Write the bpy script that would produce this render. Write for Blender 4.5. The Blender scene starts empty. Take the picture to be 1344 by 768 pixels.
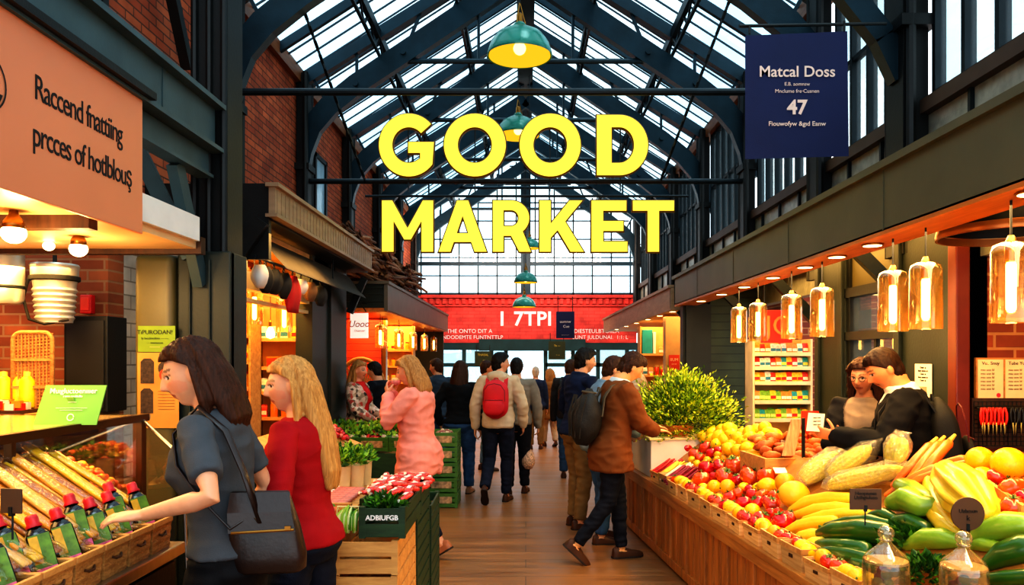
import bpy, bmesh, math, random
import numpy as np
from mathutils import Vector, Matrix, noise
random.seed(11)
SC = bpy.context.scene
C = SC.collection
PI = math.pi
R = math.radians
VX, VY, FO, CH = 690.0, 470.0, 1000.0, 1.65     # vanishing point, focal length (1344 px frame), eye height

def P(px, py, Y):
    return Vector(((px - VX) * Y / FO, Y, CH - (py - VY) * Y / FO))
def PX(px, Y): return (px - VX) * Y / FO
def PZ(py, Y): return CH - (py - VY) * Y / FO
def V(*a): return Vector(a)
def rnd(a, b): return random.uniform(a, b)
ORD = ['first', 'second', 'third', 'fourth', 'fifth', 'sixth', 'seventh', 'eighth', 'ninth', 'tenth', 'eleventh', 'twelfth',
       'thirteenth', 'fourteenth', 'fifteenth', 'sixteenth', 'seventeenth', 'eighteenth', 'nineteenth', 'twentieth']

# ---------------------------------------------------------------- materials
def lin(c):
    def f(u):
        u = u / 255.0
        return u / 12.92 if u <= .04045 else ((u + .055) / 1.055) ** 2.4
    return (f(c[0]), f(c[1]), f(c[2]), 1.0)

class NT:
    def __init__(s, name):
        s.m = bpy.data.materials.new(name); s.m.use_nodes = True
        s.t = s.m.node_tree; s.t.nodes.clear()
        s.out = s.t.nodes.new('ShaderNodeOutputMaterial')
    def n(s, typ, **kw):
        nd = s.t.nodes.new('ShaderNode' + typ)
        for k, v in kw.items():
            if hasattr(nd, k) and k not in nd.inputs: setattr(nd, k, v)
            else: nd.inputs[k].default_value = v
        return nd
    def l(s, a, b): s.t.links.new(a, b)
    def coord(s, kind='Object', scale=(1, 1, 1)):
        tc = s.n('TexCoord'); mp = s.n('Mapping'); mp.inputs['Scale'].default_value = scale
        s.l(tc.outputs[kind], mp.inputs['Vector']); return mp.outputs['Vector']
    def ramp(s, fac, stops):
        r = s.n('ValToRGB'); s.l(fac, r.inputs['Fac'])
        e = r.color_ramp.elements
        while len(e) < len(stops): e.new(.5)
        for i, (p, c) in enumerate(stops): e[i].position = p; e[i].color = c
        return r.outputs['Color']
    def mix(s, fac, a, b, blend='MIX'):
        m = s.n('Mix', data_type='RGBA', blend_type=blend)
        for k, x in ((0, fac), (6, a), (7, b)):
            if hasattr(x, 'is_linked'): s.l(x, m.inputs[k])
            else: m.inputs[k].default_value = x
        return m.outputs[2]
    def bump(s, h, strength, dist=.01):
        b = s.n('Bump', Strength=strength, Distance=dist); s.l(h, b.inputs['Height']); return b.outputs['Normal']
    def bsdf(s, **kw):
        b = s.n('BsdfPrincipled')
        for k, v in kw.items():
            k = k.replace('_', ' ')
            if hasattr(v, 'is_linked'): s.l(v, b.inputs[k])
            else: b.inputs[k].default_value = v
        s.l(b.outputs[0], s.out.inputs['Surface']); return b

MATS = {}
def mat(name, col, rough=.5, metal=0., var=.15, scale=6., bump=0., bscale=40., rv=0., emit=0., ecol=None, sc3=None, coat=0., sss=0., spec=.5):
    """plain surface: noise-varied colour, optional per-object random shift, optional bump"""
    if name in MATS: return MATS[name]
    t = NT(name); c = lin(col)
    vec = t.coord('Object', sc3 or (1, 1, 1))
    nz = t.n('TexNoise', Scale=scale, Detail=4.0); t.l(vec, nz.inputs['Vector'])
    lo = tuple(x * (1 - var) for x in c[:3]) + (1,); hi = tuple(min(1, x * (1 + var)) for x in c[:3]) + (1,)
    co = t.ramp(nz.outputs['Fac'], [(.3, lo), (.7, hi)])
    if rv:
        oi = t.n('ObjectInfo'); hs = t.n('HueSaturation')
        mr = t.n('MapRange'); mr.inputs['To Min'].default_value = .5 - rv * .02; mr.inputs['To Max'].default_value = .5 + rv * .05
        mv = t.n('MapRange'); mv.inputs['To Min'].default_value = 1 - rv * .8; mv.inputs['To Max'].default_value = 1 + rv * .5
        t.l(oi.outputs['Random'], mr.inputs['Value']); t.l(oi.outputs['Random'], mv.inputs['Value'])
        t.l(mr.outputs[0], hs.inputs['Hue']); t.l(mv.outputs[0], hs.inputs['Value']); t.l(co, hs.inputs['Color'])
        co = hs.outputs['Color']
    kw = dict(Base_Color=co, Roughness=rough, Metallic=metal)
    b = t.bsdf(**kw)
    b.inputs['Specular IOR Level'].default_value = spec
    if coat: b.inputs['Coat Weight'].default_value = coat; b.inputs['Coat Roughness'].default_value = .12
    if sss:
        b.inputs['Subsurface Weight'].default_value = sss; b.inputs['Subsurface Radius'].default_value = (.02, .008, .004)
        b.inputs['Subsurface Scale'].default_value = .5
    if bump:
        n2 = t.n('TexNoise', Scale=bscale, Detail=3.0); t.l(vec, n2.inputs['Vector'])
        t.l(t.bump(n2.outputs['Fac'], bump), b.inputs['Normal'])
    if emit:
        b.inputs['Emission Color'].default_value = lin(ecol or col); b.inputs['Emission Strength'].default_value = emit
    MATS[name] = t.m; return t.m

def emitmat(name, col, st):
    if name in MATS: return MATS[name]
    t = NT(name); e = t.n('Emission', Color=lin(col), Strength=st); t.l(e.outputs[0], t.out.inputs['Surface'])
    MATS[name] = t.m; return t.m

def brickmat(name, c1, c2, mortar, axis='Y', bw=.23, rh=.075, ms=.008, rough=.85, bump=.5):
    if name in MATS: return MATS[name]
    t = NT(name); tc = t.n('TexCoord'); sp = t.n('SeparateXYZ'); cb = t.n('CombineXYZ')
    t.l(tc.outputs['Object'], sp.inputs[0]); t.l(sp.outputs[axis], cb.inputs[0]); t.l(sp.outputs['Z'], cb.inputs[1])
    br = t.n('TexBrick', Scale=1.0); br.inputs['Mortar Size'].default_value = ms
    br.inputs['Brick Width'].default_value = bw; br.inputs['Row Height'].default_value = rh
    br.inputs['Color1'].default_value = lin(c1); br.inputs['Color2'].default_value = lin(c2); br.inputs['Mortar'].default_value = lin(mortar)
    br.inputs['Bias'].default_value = 0.0; br.inputs['Mortar Smooth'].default_value = .2
    t.l(cb.outputs[0], br.inputs['Vector'])
    nz = t.n('TexNoise', Scale=3.0, Detail=5.0); t.l(tc.outputs['Object'], nz.inputs['Vector'])
    co = t.mix(.75, br.outputs['Color'], t.ramp(nz.outputs['Fac'], [(.3, (.45, .42, .4, 1)), (.75, (1.25, 1.2, 1.15, 1))]), 'MULTIPLY')
    b = t.bsdf(Base_Color=co, Roughness=rough)
    inv = t.n('Math', operation='SUBTRACT'); inv.inputs[0].default_value = 1.0; t.l(br.outputs['Fac'], inv.inputs[1])
    t.l(t.bump(inv.outputs[0], bump, .02), b.inputs['Normal'])
    MATS[name] = t.m; return t.m

def woodmat(name, c1, c2, sc3=(1, 12, 12), scale=1.5, rough=.5, bump=.15, coat=0., rv=0.):
    if name in MATS: return MATS[name]
    t = NT(name); vec = t.coord('Object', sc3)
    nz = t.n('TexNoise', Scale=scale, Detail=8.0, Roughness=.65, Distortion=.6); t.l(vec, nz.inputs['Vector'])
    co = t.ramp(nz.outputs['Fac'], [(.28, lin(c1)), (.7, lin(c2))])
    if rv:
        oi = t.n('ObjectInfo'); mv = t.n('MapRange'); mv.inputs['To Min'].default_value = 1 - rv; mv.inputs['To Max'].default_value = 1 + rv
        hs = t.n('HueSaturation'); t.l(oi.outputs['Random'], mv.inputs['Value']); t.l(mv.outputs[0], hs.inputs['Value']); t.l(co, hs.inputs['Color']); co = hs.outputs['Color']
    b = t.bsdf(Base_Color=co, Roughness=rough)
    if coat: b.inputs['Coat Weight'].default_value = coat
    t.l(t.bump(nz.outputs['Fac'], bump), b.inputs['Normal'])
    MATS[name] = t.m; return t.m

def glassmat(name, tint=(255, 255, 255), refl=.10, body=0., bodycol=(255, 255, 255), rough=.02, edge=.5, crinkle=0.):
    """clear pane or jar wall: transparent, with reflections that grow at the edges and an optional milky body"""
    if name in MATS: return MATS[name]
    t = NT(name)
    tr = t.n('BsdfTransparent', Color=lin(tint)); gl = t.n('BsdfGlossy', Roughness=rough)
    lw = t.n('LayerWeight', Blend=.35)
    if crinkle:
        nz = t.n('TexNoise', Scale=26.0, Detail=3.0, Distortion=1.5); t.l(t.coord('Object'), nz.inputs['Vector']); bn = t.bump(nz.outputs['Fac'], crinkle, .02); t.l(bn, gl.inputs['Normal']); t.l(bn, lw.inputs['Normal'])
    mr = t.n('MapRange'); mr.inputs['To Min'].default_value = refl; mr.inputs['To Max'].default_value = edge
    t.l(lw.outputs['Facing'], mr.inputs['Value'])
    base = tr.outputs[0]
    if body:
        df = t.n('BsdfTranslucent', Color=lin(bodycol)); d2 = t.n('BsdfDiffuse', Color=lin(bodycol))
        a = t.n('MixShader', Fac=.5); t.l(df.outputs[0], a.inputs[1]); t.l(d2.outputs[0], a.inputs[2])
        m0 = t.n('MixShader', Fac=body); t.l(tr.outputs[0], m0.inputs[1]); t.l(a.outputs[0], m0.inputs[2]); base = m0.outputs[0]
    mx = t.n('MixShader'); t.l(mr.outputs[0], mx.inputs[0]); t.l(base, mx.inputs[1]); t.l(gl.outputs[0], mx.inputs[2])
    t.l(mx.outputs[0], t.out.inputs['Surface'])
    MATS[name] = t.m; return t.m

# ---------------------------------------------------------------- objects
def wm(o):
    m = o.matrix_basis.copy()
    while o.parent: o = o.parent; m = o.matrix_basis @ m
    return m

def tag(o, label=None, cat=None, group=None, kind=None):
    if label: o['label'] = label
    if cat: o['category'] = cat
    if group: o['group'] = group
    if kind: o['kind'] = kind
    return o

def thing(name, label, cat, loc=(0, 0, 0), rz=0., group=None, parent=None):
    o = bpy.data.objects.new(name, None); C.objects.link(o); o.empty_display_size = .1
    o.location = loc; o.rotation_euler = (0, 0, rz)
    return tag(o, label, cat, group)

def link(name, me, parent=None):
    o = bpy.data.objects.new(name, me); C.objects.link(o)
    if parent: o.parent = parent
    return o

def dup(root, loc, rot=None, label=None, group=None, scale=None):
    r = root.copy(); C.objects.link(r); r.location = loc
    if rot is not None: r.rotation_euler = rot
    if scale is not None: r.scale = (scale,) * 3 if not hasattr(scale, '__len__') else scale
    if label: r['label'] = label
    if group: r['group'] = group
    for ch in root.children:
        c = ch.copy(); C.objects.link(c); c.parent = r
        for g in ch.children:
            d = g.copy(); C.objects.link(d); d.parent = c
    return r

class Kind:
    """first call returns the prototype itself, later calls copies of it with all their parts"""
    def __init__(s, root): s.root = root; s.used = False
    def put(s, loc, rot=(0, 0, 0), label=None, group=None, scale=None):
        if not s.used:
            s.used = True; r = s.root; r.location = loc; r.rotation_euler = rot
            if scale is not None: r.scale = (scale,) * 3 if not hasattr(scale, '__len__') else scale
            if label: r['label'] = label
            if group: r['group'] = group
            return r
        return dup(s.root, loc, rot, label, group, scale if scale is not None else 1.0)

class MB:
    def __init__(s): s.v = []; s.f = []; s.m = []; s.mi = 0
    def add(s, vs, fs, M=None):
        b = len(s.v)
        s.v += [(M @ Vector(p)) if M is not None else Vector(p) for p in vs]
        s.f += [tuple(i + b for i in f) for f in fs]; s.m += [s.mi] * len(fs); return s
    def box(s, x0, x1, y0, y1, z0, z1, M=None):
        vs = [(x, y, z) for z in (z0, z1) for y in (y0, y1) for x in (x0, x1)]
        return s.add(vs, [(0, 2, 3, 1), (4, 5, 7, 6), (0, 1, 5, 4), (2, 6, 7, 3), (0, 4, 6, 2), (1, 3, 7, 5)], M)
    def cbox(s, c, sz, M=None):
        c = Vector(c); return s.box(c.x - sz[0] / 2, c.x + sz[0] / 2, c.y - sz[1] / 2, c.y + sz[1] / 2, c.z - sz[2] / 2, c.z + sz[2] / 2, M)
    def loft(s, rings, cap=True, M=None, closed=True):
        n = len(rings[0]); vs = [p for r in rings for p in r]; fs = []
        for i in range(len(rings) - 1):
            for j in range(n if closed else n - 1):
                k = (j + 1) % n; fs.append((i * n + j, i * n + k, (i + 1) * n + k, (i + 1) * n + j))
        if cap and closed:
            fs.append(tuple(range(n))[::-1]); fs.append(tuple((len(rings) - 1) * n + j for j in range(n)))
        return s.add(vs, fs, M)
    def lathe(s, prof, n=24, M=None, cap=True):
        rings = [[(r * math.cos(2 * PI * j / n), r * math.sin(2 * PI * j / n), z) for j in range(n)] for r, z in prof]
        return s.loft(rings, cap, M)
    def tube(s, path, rad, n=10, M=None, flat=None, round_ends=False):
        pts = [Vector(p) for p in path]; m = len(pts)
        if not hasattr(rad, '__len__'): rad = [rad] * m
        rad = list(rad)
        if round_ends:
            d0 = (pts[0] - pts[1]).normalized(); d1 = (pts[-1] - pts[-2]).normalized()
            a = [pts[0] + d0 * rad[0] * .95, pts[0] + d0 * rad[0] * .7]; b = [pts[-1] + d1 * rad[-1] * .7, pts[-1] + d1 * rad[-1] * .95]
            pts = a + pts + b; rad = [rad[0] * .25, rad[0] * .72] + rad + [rad[-1] * .72, rad[-1] * .25]; m += 4
        t = (pts[1] - pts[0]).normalized()
        u = t.orthogonal().normalized() if abs(t.z) > .95 else t.cross(V(0, 0, 1)).normalized()
        rings = []
        for i in range(m):
            if i == 0: d = pts[1] - pts[0]
            elif i == m - 1: d = pts[-1] - pts[-2]
            else: d = (pts[i + 1] - pts[i]).normalized() + (pts[i] - pts[i - 1]).normalized()
            d = d.normalized() if d.length > 1e-9 else t
            u = (u - d * u.dot(d)); u = u.normalized() if u.length > 1e-6 else d.orthogonal().normalized()
            w = d.cross(u)
            fl = flat or 1.
            rings.append([pts[i] + u * (rad[i] * math.cos(2 * PI * j / n)) + w * (rad[i] * fl * math.sin(2 * PI * j / n)) for j in range(n)])
        return s.loft(rings, True, M)
    def bar(s, a, b, w, h=None, M=None, up=None):
        a = Vector(a); b = Vector(b); h = h or w; d = (b - a).normalized()
        up = Vector(up) if up else (V(0, 0, 1) if abs(d.z) < .95 else V(0, 1, 0))
        x = d.cross(up).normalized(); z = x.cross(d)
        rings = [[p + x * (sx * w / 2) + z * (sz * h / 2) for sx, sz in ((-1, -1), (1, -1), (1, 1), (-1, 1))] for p in (a, b)]
        return s.loft(rings, True, M)
    def ell(s, c, r, nu=16, nv=10, M=None, fn=None):
        c = Vector(c); r = r if hasattr(r, '__len__') else (r, r, r); vs = []; fs = []
        def pt(a, b):
            d = V(math.sin(b) * math.cos(a), math.sin(b) * math.sin(a), math.cos(b))
            p = V(d.x * r[0], d.y * r[1], d.z * r[2])
            return c + (fn(d, p) if fn else p)
        vs.append(pt(0, 0))
        for i in range(1, nv):
            for j in range(nu): vs.append(pt(2 * PI * j / nu, PI * i / nv))
        vs.append(pt(0, PI)); L = len(vs) - 1
        for j in range(nu):
            k = (j + 1) % nu; fs.append((0, 1 + j, 1 + k))
            for i in range(nv - 2): fs.append((1 + i * nu + j, 1 + (i + 1) * nu + j, 1 + (i + 1) * nu + k, 1 + i * nu + k))
            fs.append((L, 1 + (nv - 2) * nu + k, 1 + (nv - 2) * nu + j))
        return s.add(vs, fs, M)
    def prism(s, poly, depth, M=None):
        """polygon in the local XZ plane, extruded along +Y by depth"""
        n = len(poly); vs = [(x, 0, z) for x, z in poly] + [(x, depth, z) for x, z in poly]
        fs = [tuple(range(n)), tuple(range(2 * n - 1, n - 1, -1))] + [(i, i + n, (i + 1) % n + n, (i + 1) % n) for i in range(n)]
        return s.add(vs, fs, M)
    def quad(s, a, b, c, d): return s.add([a, b, c, d], [(0, 1, 2, 3)])
    def mesh(s, name='m'):
        me = bpy.data.meshes.new(name); me.from_pydata([tuple(p) for p in s.v], [], s.f); me.update(); return me
    def build(s, name, mats, parent=None, smooth=False, bevel=0., seg=2, world=False, fix=True):
        if world and parent is not None:
            inv = wm(parent).inverted(); s.v = [inv @ p for p in s.v]
        me = s.mesh(name); mats = mats if isinstance(mats, (list, tuple)) else [mats]
        for m in mats: me.materials.append(m)
        for p, k in zip(me.polygons, s.m): p.material_index = k
        bm = bmesh.new(); bm.from_mesh(me)
        if fix: bmesh.ops.recalc_face_normals(bm, faces=bm.faces)
        if bevel: bmesh.ops.bevel(bm, geom=[e for e in bm.edges if len(e.link_faces) == 2 and e.calc_face_angle(0) > .5], offset=bevel, segments=seg, profile=.6, affect='EDGES', clamp_overlap=True)
        bm.to_mesh(me); bm.free()
        if smooth:
            for p in me.polygons: p.use_smooth = True
            if smooth == 'auto':
                me.set_sharp_from_angle(angle=R(40))
        return link(name, me, parent)

def struct(name, mb, m, **kw):
    o = mb.build(name, m, **kw); o['kind'] = 'structure'; return o

def rotm(loc, rx=0, ry=0, rz=0):
    return Matrix.Translation(Vector(loc)) @ Matrix.Rotation(rz, 4, 'Z') @ Matrix.Rotation(ry, 4, 'Y') @ Matrix.Rotation(rx, 4, 'X')

# text as flat mesh in the local XZ plane, facing -Y
def textmesh(body, size, bold=0., align='CENTER', ext=.001, spacing=1., line=1., shear=0.):
    cu = bpy.data.curves.new('txt', 'FONT'); cu.body = body; cu.size = size; cu.align_x = align; cu.align_y = 'CENTER'
    cu.offset = bold; cu.extrude = ext; cu.space_character = spacing; cu.space_line = line; cu.shear = shear; cu.resolution_u = 3
    ob = bpy.data.objects.new('txt', cu); C.objects.link(ob)
    dg = bpy.context.evaluated_depsgraph_get(); dg.update()
    me = bpy.data.meshes.new_from_object(ob.evaluated_get(dg))
    bpy.data.objects.remove(ob); bpy.data.curves.remove(cu)
    me.transform(Matrix.Rotation(PI / 2, 4, 'X'))
    return me
def lettering(body, size, m, parent, M=None, name='lettering', **kw):
    me = textmesh(body, size, **kw)
    if M is not None: me.transform(M)
    me.materials.clear(); me.materials.append(m)
    o = link(name, me, parent); return o

def remesh(mb, vox, it=3):
    me = mb.mesh('tmp'); ob = bpy.data.objects.new('tmp', me); C.objects.link(ob)
    m = ob.modifiers.new('r', 'REMESH'); m.mode = 'VOXEL'; m.voxel_size = vox; m.use_smooth_shade = True
    if it:
        sm = ob.modifiers.new('s', 'SMOOTH'); sm.iterations = it; sm.factor = .5
    dg = bpy.context.evaluated_depsgraph_get(); dg.update()
    out = bpy.data.meshes.new_from_object(ob.evaluated_get(dg))
    bpy.data.objects.remove(ob); bpy.data.meshes.remove(me)
    for p in out.polygons: p.use_smooth = True
    return out

def displace(me, fn):
    """move every vertex by fn(co, normal) -> Vector"""
    n = len(me.vertices); co = np.empty(n * 3, np.float32); no = np.empty(n * 3, np.float32)
    me.vertices.foreach_get('co', co); me.vertex_normals.foreach_get('vector', no); co = co.reshape(-1, 3); no = no.reshape(-1, 3)
    out = [tuple(fn(Vector(a), Vector(b))) for a, b in zip(co.tolist(), no.tolist())]
    me.vertices.foreach_set('co', np.array(out, np.float32).ravel()); me.update()
# ================================================================ materials of the place
M = {}
M['steel'] = mat('dark_steel', (20, 32, 38), .45, .3, .3, 5, .1, 60)
M['steelblue'] = mat('blue_steel', (22, 50, 62), .42, .3, .25, 4, .1, 60)
M['beam'] = mat('beam_paint', (70, 92, 96), .5, .2, .2, 3, .08, 50)
M['black'] = mat('black_paint', (14, 17, 17), .5, .1, .3, 5, .1, 60)
M['darkgreen'] = mat('dark_green_paint', (32, 40, 34), .5, 0, .2, 4, .1, 50)
M['olive'] = mat('olive_paint', (92, 84, 50), .42, 0, .15, 3, .06, 50)
M['canopy'] = mat('canopy_paint', (100, 98, 74), .5, .15, .12, 3, .05, 60)
M['canopywarm'] = mat('canopy_metal', (158, 128, 98), .5, 0., .15, 4, .08, 60, sc3=(1, 1, 6))
M['soffit'] = woodmat('soffit_wood', (176, 92, 30), (222, 130, 52), (8, 1, 8), 2, .4, .1)
M['brick'] = brickmat('red_brick_side', (200, 104, 60), (168, 76, 42), (96, 56, 38), 'Y', .23, .072, .007)
M['brickx'] = brickmat('red_brick_front', (178, 98, 52), (142, 70, 36), (170, 124, 84), 'X', .23, .075, .008)
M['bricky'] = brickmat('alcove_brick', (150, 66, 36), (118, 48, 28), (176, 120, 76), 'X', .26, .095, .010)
M['whitebrick'] = brickmat('white_glazed_brick', (222, 216, 204), (200, 192, 178), (150, 140, 126), 'Y', .2, .1, .006, .4, .3)
M['redband'] = brickmat('red_painted_brick', (240, 82, 70), (230, 68, 60), (212, 56, 50), 'X', .3, .09, .008, .7, .3)
M['floor'] = None
t = NT('floor_boards'); tc = t.n('TexCoord'); br = t.n('TexBrick', Scale=1.0)
br.inputs['Brick Width'].default_value = 2.6; br.inputs['Row Height'].default_value = .24; br.inputs['Mortar Size'].default_value = .004
br.inputs['Color1'].default_value = lin((156, 108, 64)); br.inputs['Color2'].default_value = lin((140, 94, 54)); br.inputs['Mortar'].default_value = lin((96, 68, 46))
t.l(tc.outputs['Object'], br.inputs['Vector'])
mp = t.n('Mapping'); mp.inputs['Scale'].default_value = (1, 9, 1); t.l(tc.outputs['Object'], mp.inputs['Vector'])
nz = t.n('TexNoise', Scale=1.3, Detail=7.0, Distortion=.4); t.l(mp.outputs[0], nz.inputs['Vector'])
co = t.mix(.8, br.outputs['Color'], t.ramp(nz.outputs['Fac'], [(.3, (.62, .6, .58, 1)), (.72, (1.2, 1.17, 1.12, 1))]), 'MULTIPLY')
t.bsdf(Base_Color=co, Roughness=t.ramp(nz.outputs['Fac'], [(.3, (.32,) * 3 + (1,)), (.7, (.5,) * 3 + (1,))]))
M['floor'] = t.m
M['roofglass'] = glassmat('roof_glass', (206, 238, 250), .04, .22, (240, 250, 255), .05, .3)
M['glass'] = glassmat('window_glass', (236, 246, 248), .05, .06, (235, 245, 250), .02, .4)
M['caseglass'] = glassmat('case_glass', (250, 250, 246), .05, .0, (255, 255, 255), .02, .45)
M['frost'] = mat('frosted_panel', (158, 160, 146), .35, 0, .25, 12, .4, 30)
M['teal'] = mat('teal_frame', (28, 62, 64), .45, .1, .2, 4)
M['woodwarm'] = woodmat('warm_wood', (150, 92, 44), (206, 142, 78), (1, 10, 10), 2, .5)
M['wooddark'] = woodmat('dark_wood', (52, 30, 16), (84, 50, 28), (10, 10, 1), 2, .5)
M['counterwood'] = woodmat('counter_wood', (132, 76, 28), (204, 128, 58), (9, 9, 1), 2.2, .45, .25)
M['countertop'] = woodmat('counter_top_wood', (150, 92, 40), (206, 140, 70), (9, 1, 9), 2, .4, .2)
M['cratewood'] = woodmat('crate_wood', (184, 124, 62), (226, 170, 98), (2, 10, 12), 2, .6, .2)
M['white'] = mat('white_paint', (236, 232, 222), .5, 0, .05)
M['cream'] = mat('cream_board', (238, 214, 160), .6, 0, .1)
M['stainless'] = mat('stainless', (190, 190, 186), .28, 1., .1, 3, .05, 30, sc3=(1, 8, 1))
M['wicker'] = woodmat('wicker', (150, 96, 44), (214, 158, 88), (30, 30, 60), 1.2, .65, .5)
M['rope'] = mat('cord_black', (12, 11, 10), .6)
M['brass'] = mat('brass', (168, 116, 52), .3, .9, .1)
M['paper'] = mat('paper', (240, 232, 212), .7, 0, .05)
M['ink'] = mat('ink', (26, 22, 22), .7, 0, 0)
M['inkwhite'] = mat('ink_white', (242, 238, 232), .6, 0, 0)
M['orange_sign'] = mat('orange_sign_panel', (226, 142, 98), .38, 0, .05, 1.2)
M['navy'] = mat('navy_banner_cloth', (22, 32, 78), .75, 0, .12, 2, .1, 120)

# ================================================================ ground, water and hills outside
m_out = mat('pale_paving', (226, 224, 216), .8, 0, .06, 1)
struct('ground_outside', MB().box(-60, 60, 20.3, 60, -.12, -.02), m_out)
struct('water', MB().box(-300, 300, 60, 700, -2.2, -2), mat('pale_water', (170, 206, 218), .25, 0, .05, .2))
hill = MB()
for i in range(60):
    pass
rings = []
for k in range(2):
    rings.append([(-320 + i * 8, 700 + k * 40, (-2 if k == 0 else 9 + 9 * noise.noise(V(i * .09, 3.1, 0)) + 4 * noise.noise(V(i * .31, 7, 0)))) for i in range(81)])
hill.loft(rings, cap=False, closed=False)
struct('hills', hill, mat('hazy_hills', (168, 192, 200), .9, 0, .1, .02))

# ================================================================ hall shell
HW, EZ, RZ, BY = 2.9, 5.25, 7.08, 20.0
struct('floor', MB().box(-6, 6, -3, BY + .3, -.1, 0), M['floor'])
TY = [7.3, 9.7, 12.1, 14.5, 16.9, 19.3]                # roof trusses

# upper walls
struct('wall_left', MB().box(-HW - .25, -HW, -2, BY, 2.46, EZ), M['brick'])
rw = MB().box(HW, HW + .12, -2, BY, 2.3, 3.42)
struct('wall_right', rw, M['frost'])
gr = MB()
y = 1.2
while y < BY: gr.box(HW - .03, HW, y, y + .03, 2.6, 3.42); y += .62
gr.box(HW - .05, HW, -2, BY, 2.62, 2.68)
struct('trim_right', gr, M['steel'])
struct('trim_sill_right', MB().box(HW - .07, HW + .02, -2, BY, 3.40, 3.50), mat('sill_brown', (84, 66, 52), .6))
# clerestory windows on the right wall between the columns
wy = [(2.2, 3.9), (3.95, 5.4), (5.8, 7.1), (7.5, 9.5), (9.9, 11.9), (12.3, 14.3), (14.7, 16.7), (17.1, 19.1)]
for i, (a, b) in enumerate(wy):
    fr = MB(); n = max(4, int((b - a) / .30))
    fr.box(HW, HW + .08, a, b, 3.48, 3.55).box(HW, HW + .08, a, b, 5.08, 5.2).box(HW, HW + .06, a, b, 4.28, 4.32)
    for k in range(n + 1):
        yy = a + (b - a) * k / n; fr.box(HW - .01, HW + .07, yy - .022, yy + .022, 3.5, 5.2)
    w = struct('window_%d' % (i + 1), fr, M['steel'])
    MB().box(HW + .03, HW + .04, a, b, 3.5, 5.15).build('window_pane', M['glass'], w)
struct('wall_right_top', MB().box(HW, HW + .15, -2, BY, 5.18, 5.32), M['steel'])
# small window high in the left brick wall
w = struct('window_9', MB().box(-HW, -HW + .05, 10.35, 10.95, 3.6, 3.66).box(-HW, -HW + .05, 10.35, 10.95, 4.4, 4.46).box(-HW, -HW + .05, 10.35, 10.41, 3.6, 4.46).box(-HW, -HW + .05, 10.89, 10.95, 3.6, 4.46), M['steel'])
MB().box(-HW + .01, -HW + .02, 10.4, 10.9, 3.65, 4.42).build('window_pane', mat('sky_lit_pane', (170, 205, 225), .15), w)

# roof: glass, glazing bars, purlins, ridge
for s, nm in ((-1, 'left'), (1, 'right')):
    g = MB(); y0, y1 = -2.0, BY + .1
    e, r = V(s * (HW + .1), 0, EZ - .06), V(s * .06, 0, RZ)
    nrm = V(s * (RZ - EZ), 0, HW).normalized()
    g.quad(e + V(0, y0, 0), e + V(0, y1, 0), r + V(0, y1, 0), r + V(0, y0, 0))
    struct('ceiling_glass_' + nm, g, M['roofglass'])
    b = MB(); yy = y0; k = 0
    while yy < y1:
        w_ = .06 if k % 4 == 0 else .016; h_ = .10 if k % 4 == 0 else .02
        b.bar(e + V(0, yy, 0) - nrm * h_ * .5, r + V(0, yy, 0) - nrm * h_ * .5, w_, h_, up=nrm); yy += .3; k += 1
    struct('trim_glazing_' + nm, b, M['steelblue'])
    b = MB()
    for f in (.36, .7):
        p = e.lerp(r, f) - nrm * .14
        b.bar(p + V(0, y0, 0), p + V(0, y1, 0), .06, .12); q = p - V(0, 0, .24)
        b.bar(q + V(0, 6, 0), q + V(0, y1, 0), .035, .035)
        yy = 6.1
        while yy < y1 - .4:
            b.bar(p + V(0, yy, 0), q + V(0, yy + .3, 0), .022); b.bar(q + V(0, yy + .3, 0), p + V(0, yy + .6, 0), .022); yy += .6
    struct('trim_purlin_' + nm, b, M['steel'])
    gu = MB().box(s * 2.92 - .09, s * 2.92 + .09, y0, y1, EZ - .12, EZ + .06)
    struct('trim_eaves_' + nm, gu, woodmat('eaves_timber', (96, 54, 30), (150, 92, 52), (9, 1, 9), 2))
struct('trim_ridge', MB().box(-.13, .13, -2, BY + .1, RZ - .24, RZ + .06), M['steel'])

ARCH = [(2.86, 3.95), (2.84, 4.27), (2.72, 4.58), (2.5, 4.84), (2.15, 5.12), (1.55, 5.52), (.45, 6.26), (0, 6.56)]
def arch_truss(y, tie=None, collar=5.43):
    mb = MB()
    for s in (-1, 1):
        pts = [V(s * a, y, z) for a, z in ARCH]
        rings = []
        for i, p in enumerate(pts):
            d = (pts[min(i + 1, len(pts) - 1)] - pts[max(i - 1, 0)]).normalized(); nn = V(0, 1, 0).cross(d) * s
            wd = .13 if 0 < i else .09
            rings.append([p + nn * a * wd + V(0, b, 0) for a, b in ((-1, -.06), (1, -.06), (1, .06), (-1, .06))])
        mb.loft(rings)
        # rafter just under the glass and the struts that hold it
        mb.bar((s * 2.9, y, EZ - .12), (0, y, RZ - .14), .10, .14)
        for a, z, b2 in ((2.5, 4.84, 2.72), (2.15, 5.12, 2.15), (1.55, 5.52, 1.3), (1.0, 5.9, .75)):
            mb.bar((s * a, y, z), (s * b2, y, RZ - (RZ - EZ) * b2 / HW - .12), .035)
        mb.bar((s * 2.9, y, 4.5), (s * 2.55, y, 4.78), .06)
        for a, z in ((2.15, 5.12), (1.55, 5.52)):
            mb.tube([(s * a, y - .09, z), (s * a, y + .09, z)], .035, 8)
    if collar: mb.tube([(-1.5, y, collar), (1.5, y, collar)], .035, 8)
    for x in (-.6, .6): mb.tube([(x, y, collar), (x, y, RZ - .45)], .02, 6)
    o = struct('trim_truss', mb, M['steelblue'])
    if tie: struct('trim_tie_rod', MB().tube([(-2.85, y, tie), (2.85, y, tie)], .034, 10), M['steel'])
for i, y in enumerate(TY): arch_truss(y, {0: 4.2, 1: 3.9}.get(i))

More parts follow.
